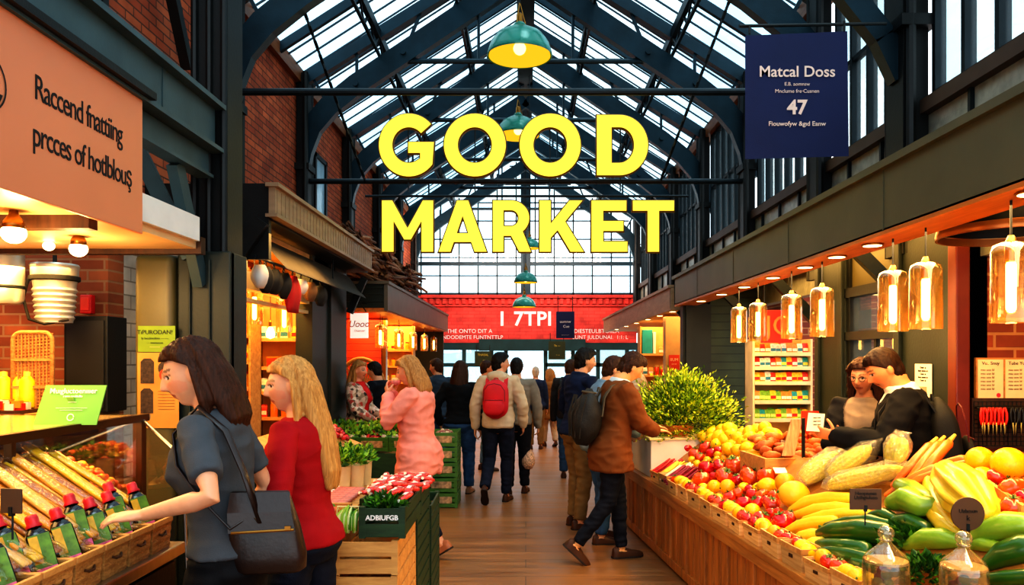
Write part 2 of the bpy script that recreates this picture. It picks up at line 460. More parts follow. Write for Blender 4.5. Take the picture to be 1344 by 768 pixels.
def wall_column(x, y, z0=0, z1=5.25, w=.2):
    s = 1 if x > 0 else -1; mb = MB()
    mb.box(x - w * .35, x + w * .35, y - w / 2, y + w / 2, z0, z1)
    for dy in (-w * .62, w * .62): mb.tube([(x - s * .05, y + dy, z0), (x - s * .05, y + dy, z1)], .035, 8)
    mb.box(x - w * .5, x + w * .5, y - w * .75, y + w * .75, 4.02, 4.10).box(x - w * .5, x + w * .5, y - w * .75, y + w * .75, 2.5, 2.6)
    struct('column', mb, M['black'])
for y in TY:
    wall_column(-2.82, y, 2.46); wall_column(2.82, y, 2.4)
wall_column(2.80, 5.6, 2.4, 5.25, .26)
# curved knee braces springing from the near right column and the big left column
def knee(x, y, z, dx, dz, th=.14):
    mb = MB(); pts = []
    for k in range(9):
        f = k / 8; pts.append(V(x + dx * (1 - math.cos(f * PI / 2)) , y, z + dz * math.sin(f * PI / 2) ))
    for k in range(8): mb.bar(pts[k], pts[k + 1], .1, th)
    struct('trim_brace', mb, M['steel'])
pts = [(2.76, 3.7), (2.62, 4.0), (2.3, 4.4), (1.9, 4.8)]
mb = MB()
for a, b in zip(pts[:-1], pts[1:]): mb.bar((a[0], 5.6, a[1]), (b[0], 5.6, b[1]), .12, .16)
mb.bar((1.95, 5.6, 4.75), (1.2, 5.6, 5.4), .12, .18).bar((2.75, 5.6, 4.75), (2.3, 5.6, 4.4), .07)
struct('trim_brace', mb, M['steelblue'])

# back wall: glass gable over a red brick band over doors
gw = MB(); zb = 3.29
def roofz(x): return RZ - (RZ - EZ) * abs(x) / HW - .12
x = -2.75
while x <= 2.8:
    w_ = .035; gw.box(x - w_ / 2, x + w_ / 2, BY, BY + .06, zb, roofz(x)); x += .5
for k in range(8):
    z = zb + .04 + k * .48
    xm = HW if z < EZ - .1 else max(.05, (RZ - .12 - z) / (RZ - EZ) * HW)
    th = .07 if k in (0,) else .028
    gw.box(-xm, xm, BY, BY + .05, z - th / 2, z + th / 2)
gw.box(-HW, HW, BY - .03, BY + .07, 4.08, 4.17).box(-.13, .13, BY - .05, BY + .07, zb, RZ - .2)
w = struct('window_10', gw, M['steelblue'])
gp = MB(); gp.add([(-HW, BY + .02, zb), (HW, BY + .02, zb), (HW, BY + .02, EZ), (0, BY + .02, RZ), (-HW, BY + .02, EZ)], [(0, 1, 2, 3, 4)])
gp.build('window_pane', M['glass'], w)
rb = MB().box(-HW, HW, BY - .06, BY + .12, 2.05, 3.29).box(-HW, HW, BY - .14, BY, 3.22, 3.30).box(-HW, HW, BY - .1, BY, 3.0, 3.04)
x = -2.85
while x < 2.85: rb.box(x, x + .09, BY - .12, BY, 3.06, 3.2); x += .17
wb = struct('wall_back', rb, M['redband'])
T = lambda x, z, y=BY - .065: Matrix.Translation((x, y, z))
lettering('1 7TPI', .52, M['inkwhite'], wb, T(-.03, 2.66), bold=.012, spacing=1.05)
lettering('THE ONTO DIT A', .15, M['inkwhite'], wb, T(-1.47, 2.35))
lettering('FNDODEMTE FUNTNTTLP', .14, M['inkwhite'], wb, T(-1.42, 2.19))
lettering('J·UNISI', .15, M['inkwhite'], wb, T(-2.35, 2.16))
lettering('DIESTEULBTOIILA', .15, M['inkwhite'], wb, T(1.85, 2.35))
lettering('SUNT JULDUNAI.  1:1: L', .14, M['inkwhite'], wb, T(1.95, 2.19))
# doors and side lights under the band
dw = MB()
xs = [PX(q, BY) for q in (546, 575, 609, 645, 664, 716, 752, 785, 823, 850)]
for i, x in enumerate(xs): dw.box(x - .05, x + .05, BY - .02, BY + .1, 0, 2.05)
dw.box(-HW, HW, BY - .05, BY + .1, 1.86, 2.06).box(-1.22, 1.56, BY - .16, BY + .1, 1.84, 2.14)
for a, b in ((0, 4), (5, 9)):
    dw.box(xs[a], xs[b], BY - .02, BY + .08, 1.42, 1.52).box(xs[a], xs[b], BY - .02, BY + .08, 0, .22)
dw.box(-HW, xs[0], BY, BY + .1, 0, 2.05).box(xs[-1], HW, BY, BY + .1, 0, 2.05)
d = struct('door_1', dw, M['teal'])
MB().box(xs[0], xs[4], BY + .03, BY + .04, .2, 1.9).box(xs[5], xs[-1], BY + .03, BY + .04, .2, 1.9).build('window_pane', M['glass'], d)

# ================================================================ left: big column, beam, orange sign
mb = MB().box(-2.06, -1.84, 4.7, 4.95, 0, 5.8).box(-2.1, -1.80, 4.66, 4.70, 0, 2.3)
for q in (-2.04, -1.95, -1.86): mb.tube([(q, 4.69, 2.3), (q, 4.69, 5.7)], .022, 8)
struct('column_left', mb, M['black'])
mb = MB().box(-2.12, -1.80, 4.64, 4.92, 0, 2.3)
for q in (-2.05, -1.93): mb.box(q, q + .015, 4.62, 4.64, .1, 2.25)
struct('column_left_casing', mb, M['darkgreen'], bevel=.008)
bm_ = MB().box(-1.98, -1.90, -1, 4.66, 2.93, 3.17).box(-2.0, -1.84, -1, 4.68, 3.17, 3.20).box(-2.0, -1.85, -1, 4.68, 2.905, 2.93)
bm_.box(-1.905, -1.895, 3.98, 4.0, 2.93, 3.17)
struct('beam_left', bm_, M['beam'])
struct('beam_left_lower', MB().box(-1.99, -1.93, -1, 4.64, 2.76, 2.90).box(-2.0, -1.9, -1, 4.64, 2.745, 2.765), M['beam'])
mb = MB().bar((-2.35, 4.5, 3.0), (-2.0, 4.55, 2.25), .05, .09).bar((-1.98, 4.3, 2.75), (-1.98, 4.64, 2.1), .06, .1)
struct('trim_brace', mb, M['beam'])
# dark glazing frames and diagonal struts above the beam
mb = MB().box(-2.86, -2.80, 4.55, 4.85, 3.0, 5.2).box(-2.86, -2.8, 5.05, 5.12, 3.0, 5.2).bar((-2.75, 5.5, 5.2), (-2.75, 6.2, 4.0), .08)
struct('trim_left', mb, M['black'])

sg = thing('stall_sign', 'big orange panel sign with two lines of black lettering, hung on the grey steel beam', 'sign', (-1.87, 2.4, 2.255))
MB().box(-.02, .0, -1.6, 1.32, 0, .665).build('sign_panel', M['orange_sign'], sg, bevel=.004)
MB().box(-.05, .05, -1.6, 1.36, .665, .70).build('top_rail', M['black'], sg)
RZ90 = Matrix.Rotation(PI / 2, 4, 'Z')
NAR = Matrix.Diagonal((.78, 1, 1, 1))
def on_left(y, z): return Matrix.Translation((.002, y - 2.4, z - 2.255)) @ RZ90
lettering('Raccend fnattiing', .138, M['ink'], sg, on_left(2.895, 2.68) @ NAR, align='LEFT', spacing=.88)
lettering('prcces of hotlblouş', .138, M['ink'], sg, on_left(2.885, 2.50) @ NAR, align='LEFT', spacing=.88)
em = MB()
cy, cz, ro = .236, .36, .105
pl = [(ro * math.cos(a * PI / 20), ro * math.sin(a * PI / 20)) for a in range(40)]
for a in range(40):
    b = (a + 1) % 40
    em.quad((.003, cy + pl[a][0], cz + pl[a][1]), (.003, cy + pl[b][0], cz + pl[b][1]), (.003, cy + pl[b][0] * .93, cz + pl[b][1] * .93), (.003, cy + pl[a][0] * .93, cz + pl[a][1] * .93))
low = [(q[0] * .85, q[1] * .85) for q in pl if q[1] < -.02]
em.add([(.003, cy + a, cz + b) for a, b in low], [tuple(range(len(low)))])
em.build('emblem', M['ink'], sg)

# ================================================================ left stall 1 shell
struct('ceiling_stall_left', MB().box(-4.6, -1.93, -1, 4.5, 2.29, 2.33), mat('stall_ceiling', (226, 190, 140), .4, 0, .15, 2))
mb = MB().box(-4.6, -1.9, 4.46, 4.52, 2.26, 2.36)
for y in (1.2, 2.3, 3.4): mb.box(-4.6, -1.95, y, y + .07, 2.23, 2.29)
struct('trim_stall_left', mb, M['wooddark'])
struct('trim_stall_left_fascia', MB().box(-2.22, -1.9, 3.75, 4.44, 2.33, 2.47), M['white'])
struct('wall_stall_back', MB().box(-4.8, -2.85, 5.2, 5.4, 0, 2.6), M['brickx'])
struct('wall_stall_side', MB().box(-2.99, -2.85, 5.4, 6.6, 0, 2.6), M['whitebrick'])
struct('wall_stall_outer', MB().box(-4.9, -4.8, -1, 5.4, 0, 2.6), M['brick'])
struct('wall_stall_behind', MB().box(-2.84, -2.2, 5.62, 5.72, 0, 2.6), M['whitebrick'])
df = MB().box(-2.93, -2.86, 5.58, 5.62, 0, 2.08).box(-2.93, -2.25, 5.58, 5.62, 2.03, 2.1).box(-2.97, -2.93, 5.5, 5.56, 1.97, 2.0)
struct('door_2', df, M['black'])
mb = MB().box(-2.37, -2.13, 4.6, 4.9, 0, 2.28)
struct('column_olive', mb, M['olive'], bevel=.05, seg=4, smooth='auto')

# ================================================================ left stall 2 shell: dark boxed canopy, fascia, awning
mb = MB().box(-2.9, -1.95, 5.8, 9.4, 2.70, 2.98).box(-2.42, -1.95, 5.78, 5.84, 2.4, 2.72)
struct('canopy_left_middle', mb, M['black'])
fa = MB().box(-1.95, -1.90, 5.78, 9.4, 2.74, 2.95)
yy = 5.82
while yy < 9.4: fa.box(-1.9, -1.895, yy, yy + .03, 2.76, 2.93); yy += .1
fa.box(-1.97, -1.87, 5.76, 9.42, 2.95, 2.98).box(-1.97, -1.88, 5.76, 9.42, 2.72, 2.745)
struct('trim_fascia_left_middle', fa, M['canopywarm'])
aw = MB(); rings = []
for k in range(8):
    a = k / 7; rings.append([(-2.16 + .21 * math.sin(a * PI / 2), y, 2.64 - .26 * a - .06 * math.sin(a * PI)) for y in (6.2, 7.2, 8.2, 9.3)])
aw.loft(rings, cap=False, closed=False)
o = aw.build('awning', mat('grey_awning_cloth', (70, 62, 52), .85, 0, .15, 4, .2, 80), None, smooth=True)
tag(o, 'rolled dark grey fabric awning under the fascia of the middle left stall', 'awning')
mb = MB().bar((-2.38, 5.75, 2.1), (-1.98, 5.75, 2.68), .07, .09).bar((-2.15, 9.3, 2.2), (-1.97, 9.3, 2.62), .06, .08)
struct('trim_bracket', mb, M['black'])
struct('column_stall_middle', MB().box(-2.45, -2.2, 5.55, 5.72, 0, 2.7), M['black'])
struct('wall_stall_middle', MB().box(-2.34, -2.2, 7.75, 9.35, 0, 2.7).box(-2.2, -2.17, 7.75, 7.85, 0, 2.7).box(-2.2, -2.17, 8.5, 8.56, 0, 2.7), M['darkgreen'])
struct('wall_stall_middle_back', MB().box(-4.2, -2.3, 8.7, 8.8, 0, 2.7), mat('warm_plaster', (244, 206, 140), .7, 0, .1, 3))
struct('wall_stall_middle_side', MB().box(-4.3, -4.2, 5.7, 8.8, 0, 2.7).box(-4.2, -2.4, 5.73, 5.78, 0, 2.7), M['woodwarm'])
struct('ceiling_stall_middle', MB().box(-4.2, -2.2, 5.7, 8.8, 2.66, 2.70), mat('stall_ceiling2', (206, 170, 116), .6))
hd = MB().box(-2.28, -2.2, 5.72, 7.75, 2.2, 2.34).box(-2.27, -2.21, 5.72, 7.75, 2.1, 2.13)
struct('trim_window_head', hd, M['cream'])
struct('wall_stall_middle_base', MB().box(-2.3, -2.2, 5.72, 7.75, 0, .82), M['darkgreen'])

# ================================================================ left stall 3 shell
mb = MB().box(-2.9, -1.93, 10.42, 18.4, 2.34, 2.68)
for z in (2.42, 2.52, 2.6): mb.box(-2.9, -1.95, 10.39, 10.42, z, z + .02)
struct('canopy_left_far', mb, M['darkgreen'])
struct('trim_fascia_left_far', MB().box(-1.93, -1.88, 10.38, 18.4, 2.3, 2.66).box(-2.9, -1.86, 10.36, 18.42, 2.66, 2.7), mat('fascia_brown', (104, 92, 78), .5, .2, .12))
struct('ceiling_stall_far', MB().box(-2.9, -1.9, 10.42, 18.4, 2.28, 2.335), M['soffit'])
struct('wall_stall_far_red', MB().box(-2.9, -2.28, 12.0, 12.1, 0, 2.28), brickmat('red_planks', (214, 62, 34), (204, 54, 30), (150, 36, 20), 'X', 3, .11, .008, .5))
struct('wall_stall_far', MB().box(-3.0, -2.9, 9.4, 18.4, 0, 2.46), M['woodwarm'])
struct('wall_stall_far_end', MB().box(-2.9, -1.98, 18.3, 18.4, 0, 2.3), M['darkgreen'])
struct('column_far', MB().box(-2.29, -2.22, 12.1, 12.25, 0, 2.28), M['brass'])

# ================================================================ right stall 1 shell
fa = MB().box(1.88, 1.94, -1, 9.64, 2.32, 2.64).box(1.85, 2.0, -1, 9.66, 2.64, 2.68).box(1.88, 2.9, 9.6, 9.64, 2.32, 2.64)
yy = 1.1
while yy < 9.6: fa.box(1.876, 1.881, yy, yy + .012, 2.32, 2.64); yy += 1.45
struct('trim_fascia_right', fa, M['canopy'])
struct('trim_soffit_right', MB().box(1.88, 2.12, -1, 9.62, 2.30, 2.33), M['soffit'])
struct('canopy_right', MB().box(2.0, 2.95, -1, 9.6, 2.56, 2.64), M['wooddark'])
struct('column_right_end', MB().box(1.95, 2.3, 9.45, 9.62, 0, 2.32).box(1.98, 2.06, 9.40, 9.46, 0, 2.3), M['darkgreen'])
struct('wall_right_green', MB().box(2.3, 2.95, 9.5, 9.6, 0, 2.56), brickmat('green_planks', (62, 76, 48), (56, 70, 44), (36, 46, 30), 'X', 4, .1, .006, .5))
# pilasters, window and door frame of the shop front behind the counter
struct('column_right_shop', MB().box(2.72, 2.95, 6.5, 7.12, 0, 2.56).box(2.69, 2.72, 6.5, 6.58, 0, 2.56).box(2.69, 2.72, 7.02, 7.1, 0, 2.56), M['darkgreen'], bevel=.006)
struct('column_right_near', MB().box(2.72, 2.95, 4.86, 5.6, 0, 2.56).box(2.69, 2.72, 5.5, 5.58, 0, 2.56), M['darkgreen'], bevel=.006)
wf = MB()
for y in (5.6, 6.44): wf.box(2.74, 2.80, y, y + .06, .9, 2.56)
wf.box(2.72, 2.82, 5.6, 6.5, 2.16, 2.24).box(2.72, 2.82, 5.6, 6.5, 1.80, 1.87).box(2.74, 2.8, 5.6, 6.5, .86, .94).box(2.75, 2.79, 5.98, 6.02, .9, 1.82)
w = struct('window_11', wf, M['black'])
MB().box(2.765, 2.775, 5.62, 6.48, .9, 2.2).build('window_pane', M['glass'], w)
struct('wall_right_low', MB().box(2.74, 2.86, 5.6, 6.5, 0, .88).box(2.76, 2.9, 5.6, 6.5, 2.22, 2.56), M['olive'])
# what is seen through that window: a small brick house with a slate roof across the lane
hs = thing('brick_house', 'small brick house with slate roof seen through the shop window behind the couple', 'house', (5.2, 11.2, 0))
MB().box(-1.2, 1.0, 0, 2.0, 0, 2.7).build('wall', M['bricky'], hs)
MB().prism([(-1.35, 2.7), (1.15, 2.7), (.9, 3.25), (-1.1, 3.25)], 2.2, Matrix.Translation((0, -.1, 0))).build('roof', mat('slate', (120, 134, 146), .6, 0, .2, 8), hs)
struct('wall_right_lane', MB().box(3.0, 7.5, 14, 14.2, 0, 2.6), mat('pale_render', (206, 188, 150), .8))
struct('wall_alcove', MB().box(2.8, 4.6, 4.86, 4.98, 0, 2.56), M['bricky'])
struct('trim_alcove_post', MB().box(2.70, 2.79, 4.78, 4.88, 0, 2.56), mat('red_brown_paint', (108, 38, 22), .4, 0, .15), bevel=.01)
struct('wall_alcove_side', MB().box(4.5, 4.6, 0, 4.9, 0, 2.56), M['brick'])
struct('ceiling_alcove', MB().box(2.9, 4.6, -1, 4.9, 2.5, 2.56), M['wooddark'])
mb = MB()
for y in (5.3, 7.1, 8.8):
    mb.bar((2.72, y, 1.98), (2.5, y, 2.2), .07, .1).bar((2.52, y, 2.18), (2.2, y, 2.5), .06, .09).tube([(2.56, y - .05, 2.14), (2.56, y + .05, 2.14)], .05, 10)
struct('trim_bracket_right', mb, M['steel'])

# ================================================================ right stall 2 shell (far)
fa = MB().box(1.88, 1.94, 9.9, 18.4, 2.27, 2.56).box(1.85, 2.9, 9.88, 18.42, 2.56, 2.6).box(1.88, 2.1, 9.88, 9.93, 2.27, 2.57)
struct('trim_fascia_right_far', fa, M['canopywarm'])
struct('ceiling_right_far', MB().box(1.9, 2.9, 9.92, 18.4, 2.29, 2.33), mat('pale_soffit', (226, 196, 146), .6))
struct('wall_right_far', MB().box(2.88, 3.0, 9.6, 18.4, 0, 2.4), M['woodwarm'])
struct('column_right_far', MB().box(2.02, 2.34, 11.0, 11.2, 0, 2.3), mat('tan_board', (196, 150, 96), .6, 0, .12))
struct('trim_bracket_far', MB().bar((2.3, 9.95, 1.9), (2.0, 9.95, 2.27), .05, .08), M['steel'])
# ================================================================ hanging GOOD MARKET letters
M['letterface'] = emitmat('letter_face_yellow', (255, 230, 84), 1.08)
M['letterside'] = mat('letter_side', (74, 48, 12), .5, .2, .1, emit=.05, ecol=(255, 170, 20))
def arc(cx, cz, rx, rz, a0, a1, n=24): return [(cx + rx * math.cos(R(a0 + (a1 - a0) * i / n)), cz + rz * math.sin(R(a0 + (a1 - a0) * i / n))) for i in range(n + 1)]
GL = {
 'O': [arc(.5, .5, .5, .52, 0, 356, 44), arc(.5, .5, .275, .295, 0, 356, 44)],
 'D': [[(0, 0), (.36, 0)] + arc(.36, .5, .46, .5, -84, 84) + [(.36, 1), (0, 1)], [(.235, .205), (.36, .205)] + arc(.36, .5, .235, .295, -80, 80) + [(.36, .795), (.235, .795)]],
 'G': [arc(.5, .5, .5, .52, 42, 322, 40) + [(.92, .55), (.49, .55), (.49, .37), (.69, .37), (.69, .27)] + arc(.5, .5, .275, .295, 310, 42, 36)],
 'M': [[(0, 0), (0, 1), (.2, 1), (.495, .46), (.79, 1), (.99, 1), (.99, 0), (.765, 0), (.765, .60), (.56, .24), (.43, .24), (.225, .60), (.225, 0)]],
 'A': [[(0, 0), (.38, 1), (.61, 1), (.99, 0), (.74, 0), (.67, .19), (.315, .19), (.245, 0)], [(.375, .36), (.61, .36), (.495, .70)]],
 'R': [[(0, 0), (0, 1), (.40, 1)] + arc(.40, .66, .40, .34, 84, -50, 20) + [(.84, 0), (.58, 0), (.40, .31), (.235, .31), (.235, 0)], [(.235, .50), (.40, .50)] + arc(.40, .655, .165, .155, -80, 80, 12) + [(.40, .81), (.235, .81)]],
 'K': [[(0, 0), (0, 1), (.235, 1), (.235, .55), (.63, 1), (.90, 1), (.54, .59), (.93, 0), (.65, 0), (.38, .42), (.235, .27), (.235, 0)]],
 'E': [[(0, 0), (0, 1), (.70, 1), (.70, .80), (.235, .80), (.235, .60), (.64, .60), (.64, .405), (.235, .405), (.235, .20), (.72, .20), (.72, 0)]],
 'T': [[(.30, 0), (.30, .80), (0, .80), (0, 1), (.84, 1), (.84, .80), (.535, .80), (.535, 0)]]}
SGY = 8.5
hs = thing('hanging_letter_sign', 'large glowing yellow letters GOOD MARKET hanging across the hall under the glass roof', 'sign', (0, SGY, 2.8))
def letter(ch, x0, x1, z0, z1):
    cu = bpy.data.curves.new('l', 'CURVE'); cu.dimensions = '2D'; cu.fill_mode = 'BOTH'; cu.extrude = .022; cu.bevel_depth = .012; cu.bevel_resolution = 0
    wmax = max(p[0] for p in GL[ch][0])
    for pl in GL[ch]:
        sp = cu.splines.new('POLY'); sp.points.add(len(pl) - 1); sp.use_cyclic_u = True
        for q, (a, b) in zip(sp.points, pl): q.co = (x0 + a / wmax * (x1 - x0), z0 + b * (z1 - z0), 0, 1)
    ob = bpy.data.objects.new('l', cu); C.objects.link(ob)
    dg = bpy.context.evaluated_depsgraph_get(); dg.update(); me = bpy.data.meshes.new_from_object(ob.evaluated_get(dg))
    bpy.data.objects.remove(ob); me.transform(Matrix.Rotation(PI / 2, 4, 'X'))
    me.materials.clear(); me.materials.append(M['letterside']); me.materials.append(M['letterface'])
    for p in me.polygons: p.material_index = 1 if abs(p.normal.y) > .95 else 0
    return link('letter', me, hs)
def lx(p): return PX(p, SGY)
def lz(p): return PZ(p, SGY) - 2.8
for ch, a, b in (('G', 498, 570), ('O', 583, 664), ('O', 682, 762), ('D', 783, 850)): letter(ch, lx(a), lx(b), lz(231), lz(152))
for ch, a, b in (('M', 502, 569), ('A', 576, 639), ('R', 647, 697), ('K', 708, 766), ('E', 776, 823), ('T', 830, 884)): letter(ch, lx(a), lx(b), lz(331), lz(264))
hb = MB()
hb.tube([(lx(478), .06, lz(236)), (lx(905), .06, lz(236))], .018, 8).tube([(lx(478), .06, lz(256)), (lx(905), .06, lz(256))], .014, 8)
for p in (535, 623, 722, 815): hb.bar((lx(p), .06, lz(250)), (lx(p), .06, lz(150)), .014)
hb.build('support_rod', M['steel'], hs)
for a, b in (((-2.15, 7.3, 5.05), (lx(478), SGY + .06, PZ(236, SGY))), ((2.0, 7.3, 5.2), (lx(868), SGY + .06, PZ(236, SGY)))):
    ch = MB(); a = Vector(a); b = Vector(b); n = int((b - a).length / .07)
    for i in range(n):
        p = a.lerp(b, i / n); q = a.lerp(b, (i + 1.2) / n); ch.bar(p, q, .03 if i % 2 else .014, .014 if i % 2 else .03)
    ch.build('chain', M['black'], hs, world=True)

# ================================================================ green dome lamps down the middle of the hall
M['lampgreen'] = mat('lamp_enamel_green', (24, 128, 108), .3, .1, .06, 3, coat=.4)
M['lampin'] = emitmat('lamp_glow_inside', (255, 176, 40), 1.1)
def dome_lamp(x, y, z, r, label, top):
    t = thing('pendant_lamp', label, 'lamp', (x, y, z), 0, 'green dome lamps under the roof ridge')
    pr = [(r * 1.0, 0), (r * 1.02, .012), (r * .99, .05 * r / .3), (r * .9, r * .42), (r * .7, r * .68), (r * .4, r * .84), (r * .2, r * .9), (r * .2, r * .98), (r * .14, r * 1.05)]
    MB().lathe(pr + [(0, r * 1.06)], 36, cap=False).build('lamp_shade', M['lampgreen'], t, smooth='auto')
    MB().lathe([(r * .96, .004), (r * .86, r * .36), (r * .6, r * .62), (0, r * .72)], 36, cap=False).build('reflector', M['lampin'], t, smooth=True)
    MB().ell((0, 0, r * .25), r * .2, 14, 8).build('bulb', emitmat('lamp_bulb', (255, 214, 120), 3.0), t, smooth=True)
    s = MB().lathe([(r * .1, r * 1.04), (r * .1, r * 1.3), (r * .05, r * 1.36)], 14)
    for k in range(3): s.tube([(r * .18 * math.cos(k * 2.1), r * .18 * math.sin(k * 2.1), r * 1.0), (0, 0, r * 1.7)], .006, 5)
    s.build('socket', M['brass'], t); MB().tube([(0, 0, r * 1.3), (0, 0, top - z)], .008, 6).build('cord', M['rope'], t)
dome_lamp(PX(682, 7.0), 7.0, 4.42, .295, 'nearest and biggest green dome pendant lamp, above the word GOOD', 6.9)
dome_lamp(PX(680, 10.5), 10.5, 4.71, .30, 'green dome pendant lamp seen behind the two letters O', 6.9)
dome_lamp(PX(695, 14), 14, 3.66, .2, 'green dome pendant lamp seen between the letters R and K', 6.9)
dome_lamp(PX(690, 15.5), 15.5, 3.18, .24, 'green dome pendant lamp just below the word MARKET', 6.9)
dome_lamp(PX(688, 16.8), 16.8, 2.77, .26, 'lowest green dome pendant lamp, in front of the red band wall', 6.9)

# ================================================================ small hanging signs at the far end
def board(name, label, cat, px0, px1, py0, py1, Y, m, lines, tm, group=None, rods=None):
    a = P(px0, py1, Y); b = P(px1, py0, Y); w = b.x - a.x; h = b.z - a.z
    t = thing(name, label, cat, ((a.x + b.x) / 2, Y, a.z), 0, group)
    MB().box(-w / 2, w / 2, 0, .02, 0, h).build('panel', m, t, bevel=.003)
    for s, fx, fz, sz in lines: lettering(s, sz * h, tm, t, Matrix.Translation((fx * w, -.003, fz * h)))
    if rods: MB().tube([(-w * .4, .01, h), (-w * .4, .01, h + rods)], .008, 6).tube([(w * .4, .01, h), (w * .4, .01, h + rods)], .008, 6).build('hanger', M['rope'], t)
    return t
board('hanging_sign', 'small navy sign with white lettering hanging in front of the red band wall', 'sign', 730, 754, 409, 444, 17.5, M['navy'], [('uumnw', 0, .62, .14), ('Cue', .05, .44, .14), ('—————', 0, .12, .06)], M['inkwhite'], rods=.35)
M['signgreen'] = mat('chalk_green', (52, 62, 34), .7)
board('hanging_sign', 'dark green sign hanging over the doors, just below the navy sign', 'sign', 720, 742, 448, 472, 18.2, M['signgreen'], [('Th —', 0, .75, .14), ('~ ~', .05, .25, .14)], mat('sign_yellow', (220, 200, 80), .6), rods=.2)
board('hanging_sign', 'dark green sign hanging by the left door windows above the crowd', 'sign', 623, 645, 461, 481, 18.2, M['signgreen'], [('THASAL', 0, .75, .2), ('an', .05, .4, .16)], mat('sign_yellow', (220, 200, 80), .6), rods=.15)
# big navy banner at the upper right
bY = 5.2
bn = thing('banner', 'big navy blue hanging banner with the number 47 in pale lettering', 'banner', (PX(1046, bY), bY, PZ(209, bY)))
bw = 136 * bY / 1000; bh = 168 * bY / 1000
MB().add([(-bw / 2, 0, .0), (bw / 2, -.0, .02), (bw / 2 - .01, 0, bh), (-bw / 2 + .0, 0, bh - .03)], [(0, 1, 2, 3)]).build('cloth', M['navy'], bn)
for s, z, sz, bo in (('Matcal Doss', .68, .105, .0015), ('E.B. aomnsw', .585, .034, 0), ('Mnclume fre·Cusnen', .53, .036, 0), ('47', .40, .135, .004), ('Fiouwofyw &gıd Eanw', .275, .044, .0005)):
    lettering(s, sz, mat('letter_peach', (246, 214, 196), .6, 0, 0), bn, Matrix.Translation((.0, -.004, z * bh)), bold=bo)
MB().tube([(-bw / 2 - .04, 0, bh + .035), (bw / 2 + .35, .2, bh + .14)], .012, 8).bar((-bw / 2 + .03, 0, bh - .02), (-bw / 2 + .03, 0, bh + .04), .012).bar((bw / 2 - .03, 0, bh), (bw / 2 - .03, 0, bh + .07), .012).build('hanging_rod', M['black'], bn)

# ================================================================ glass tube lamps (shared kind)
M['lampglass'] = glassmat('amber_lamp_glass', (255, 242, 214), .05, .03, (255, 210, 140), .03, .55)
M['filament'] = emitmat('filament_glow', (255, 208, 120), 14)
M['filhalo'] = emitmat('filament_tube', (255, 186, 84), 2.2)
def make_tube_lamp():
    t = thing('glass_pendant_lamp', 'x', 'lamp', (0, 0, 0))
    MB().lathe([(.078, 0), (.078, .02), (.076, .29), (.068, .318), (.045, .33), (.02, .332)], 28, cap=False).lathe([(.074, 0), (.072, .29)], 28, cap=False).build('lamp_shade', M['lampglass'], t, smooth=True)
    MB().tube([(0, 0, .06), (0, 0, .24)], .020, 12, round_ends=True).build('bulb', M['filament'], t, smooth=True)
    MB().lathe([(.02, .25), (.024, .26), (.024, .33), (.012, .36)], 14).build('socket', M['brass'], t, smooth=True)
    MB().tube([(0, 0, .35), (0, 0, .76)], .005, 6).build('cord', M['rope'], t)
    return Kind(t)
TL = make_tube_lamp()
for i, (px, Y) in enumerate([(970, 7.1), (995, 6.56), (1039, 5.7), (1079, 5.14), (1172, 4.15), (1215, 3.8), (1327, 3.14)]):
    TL.put((PX(px, Y), Y, 1.795), (0, 0, i * 1.3), label='lit glass tube lamp over the right counter, %s from the far end' % ORD[i], group='glass tube lamps over the right counter')
    o_ = None
for i in range(9):
    Y = 11.0 + i * .8
    TL.put((-2.1 - (.12 if i % 2 else 0), Y, 1.80), (0, 0, i), label='lit glass tube lamp under the far left canopy, %s from its near end' % ORD[i], group='glass tube lamps under the far left canopy')
for i, (px, py, Y) in enumerate([(334, 426, 6.9), (373, 436, 7.3)]):
    p = P(px, py, Y); TL.put((p.x, Y, p.z), (0, 0, i), label=['tall glass tube lamp inside the middle left shop, by the near shelf', 'glass tube lamp inside the middle left shop, right of the round bulbs'][i], group='lamps inside the middle left shop')
# round bulbs inside the shop
bt = thing('bulb_lamp', 'x', 'lamp')
MB().lathe([(.012, .12), (.03, .09), (.042, .05), (.036, .015), (.0, 0)], 18).build('bulb', emitmat('round_bulb', (255, 204, 110), 8), bt, smooth=True)
MB().lathe([(.016, .115), (.018, .16), (.008, .18)], 12).build('socket', M['brass'], bt); MB().tube([(0, 0, .17), (0, 0, .45)], .004, 6).build('cord', M['rope'], bt)
BK = Kind(bt)
for px, py, Y, lb in ((313, 432, 6.6, 'round glowing bulb hanging inside the middle left shop near its window post'), (355, 445, 7.2, 'round glowing bulb hanging in the middle of the left shop')):
    p = P(px, py, Y); BK.put((p.x, Y, p.z), label=lb, group='lamps inside the middle left shop')
# clamp lights in the near left stall
for px, py, Y, lb, r in ((18, 300, 3.3, 'glowing spot bulb on the near left stall ceiling, by the sign edge', .05), (103, 322, 4.0, 'small clamp lamp on the far rail of the near left stall ceiling', .045), (64, 318, 4.2, 'small round lamp on the left stall ceiling, between the other two', .03)):
    p = P(px, py, Y)
    t = thing('spot_lamp', lb, 'lamp', (p.x, Y, p.z))
    MB().ell((0, 0, -.02), (r, r, r * .9), 14, 10).build('bulb', emitmat('spot_bulb', (255, 226, 160), 10), t, smooth=True)
    MB().lathe([(r * .9, .0), (r * .8, .03), (r * .4, .06), (r * .3, .09)], 14).build('lamp_shade', M['brass'], t, smooth=True)
    MB().tube([(0, 0, .08), (0, 0, 2.29 - p.z)], .006, 6).build('stem', M['rope'], t)
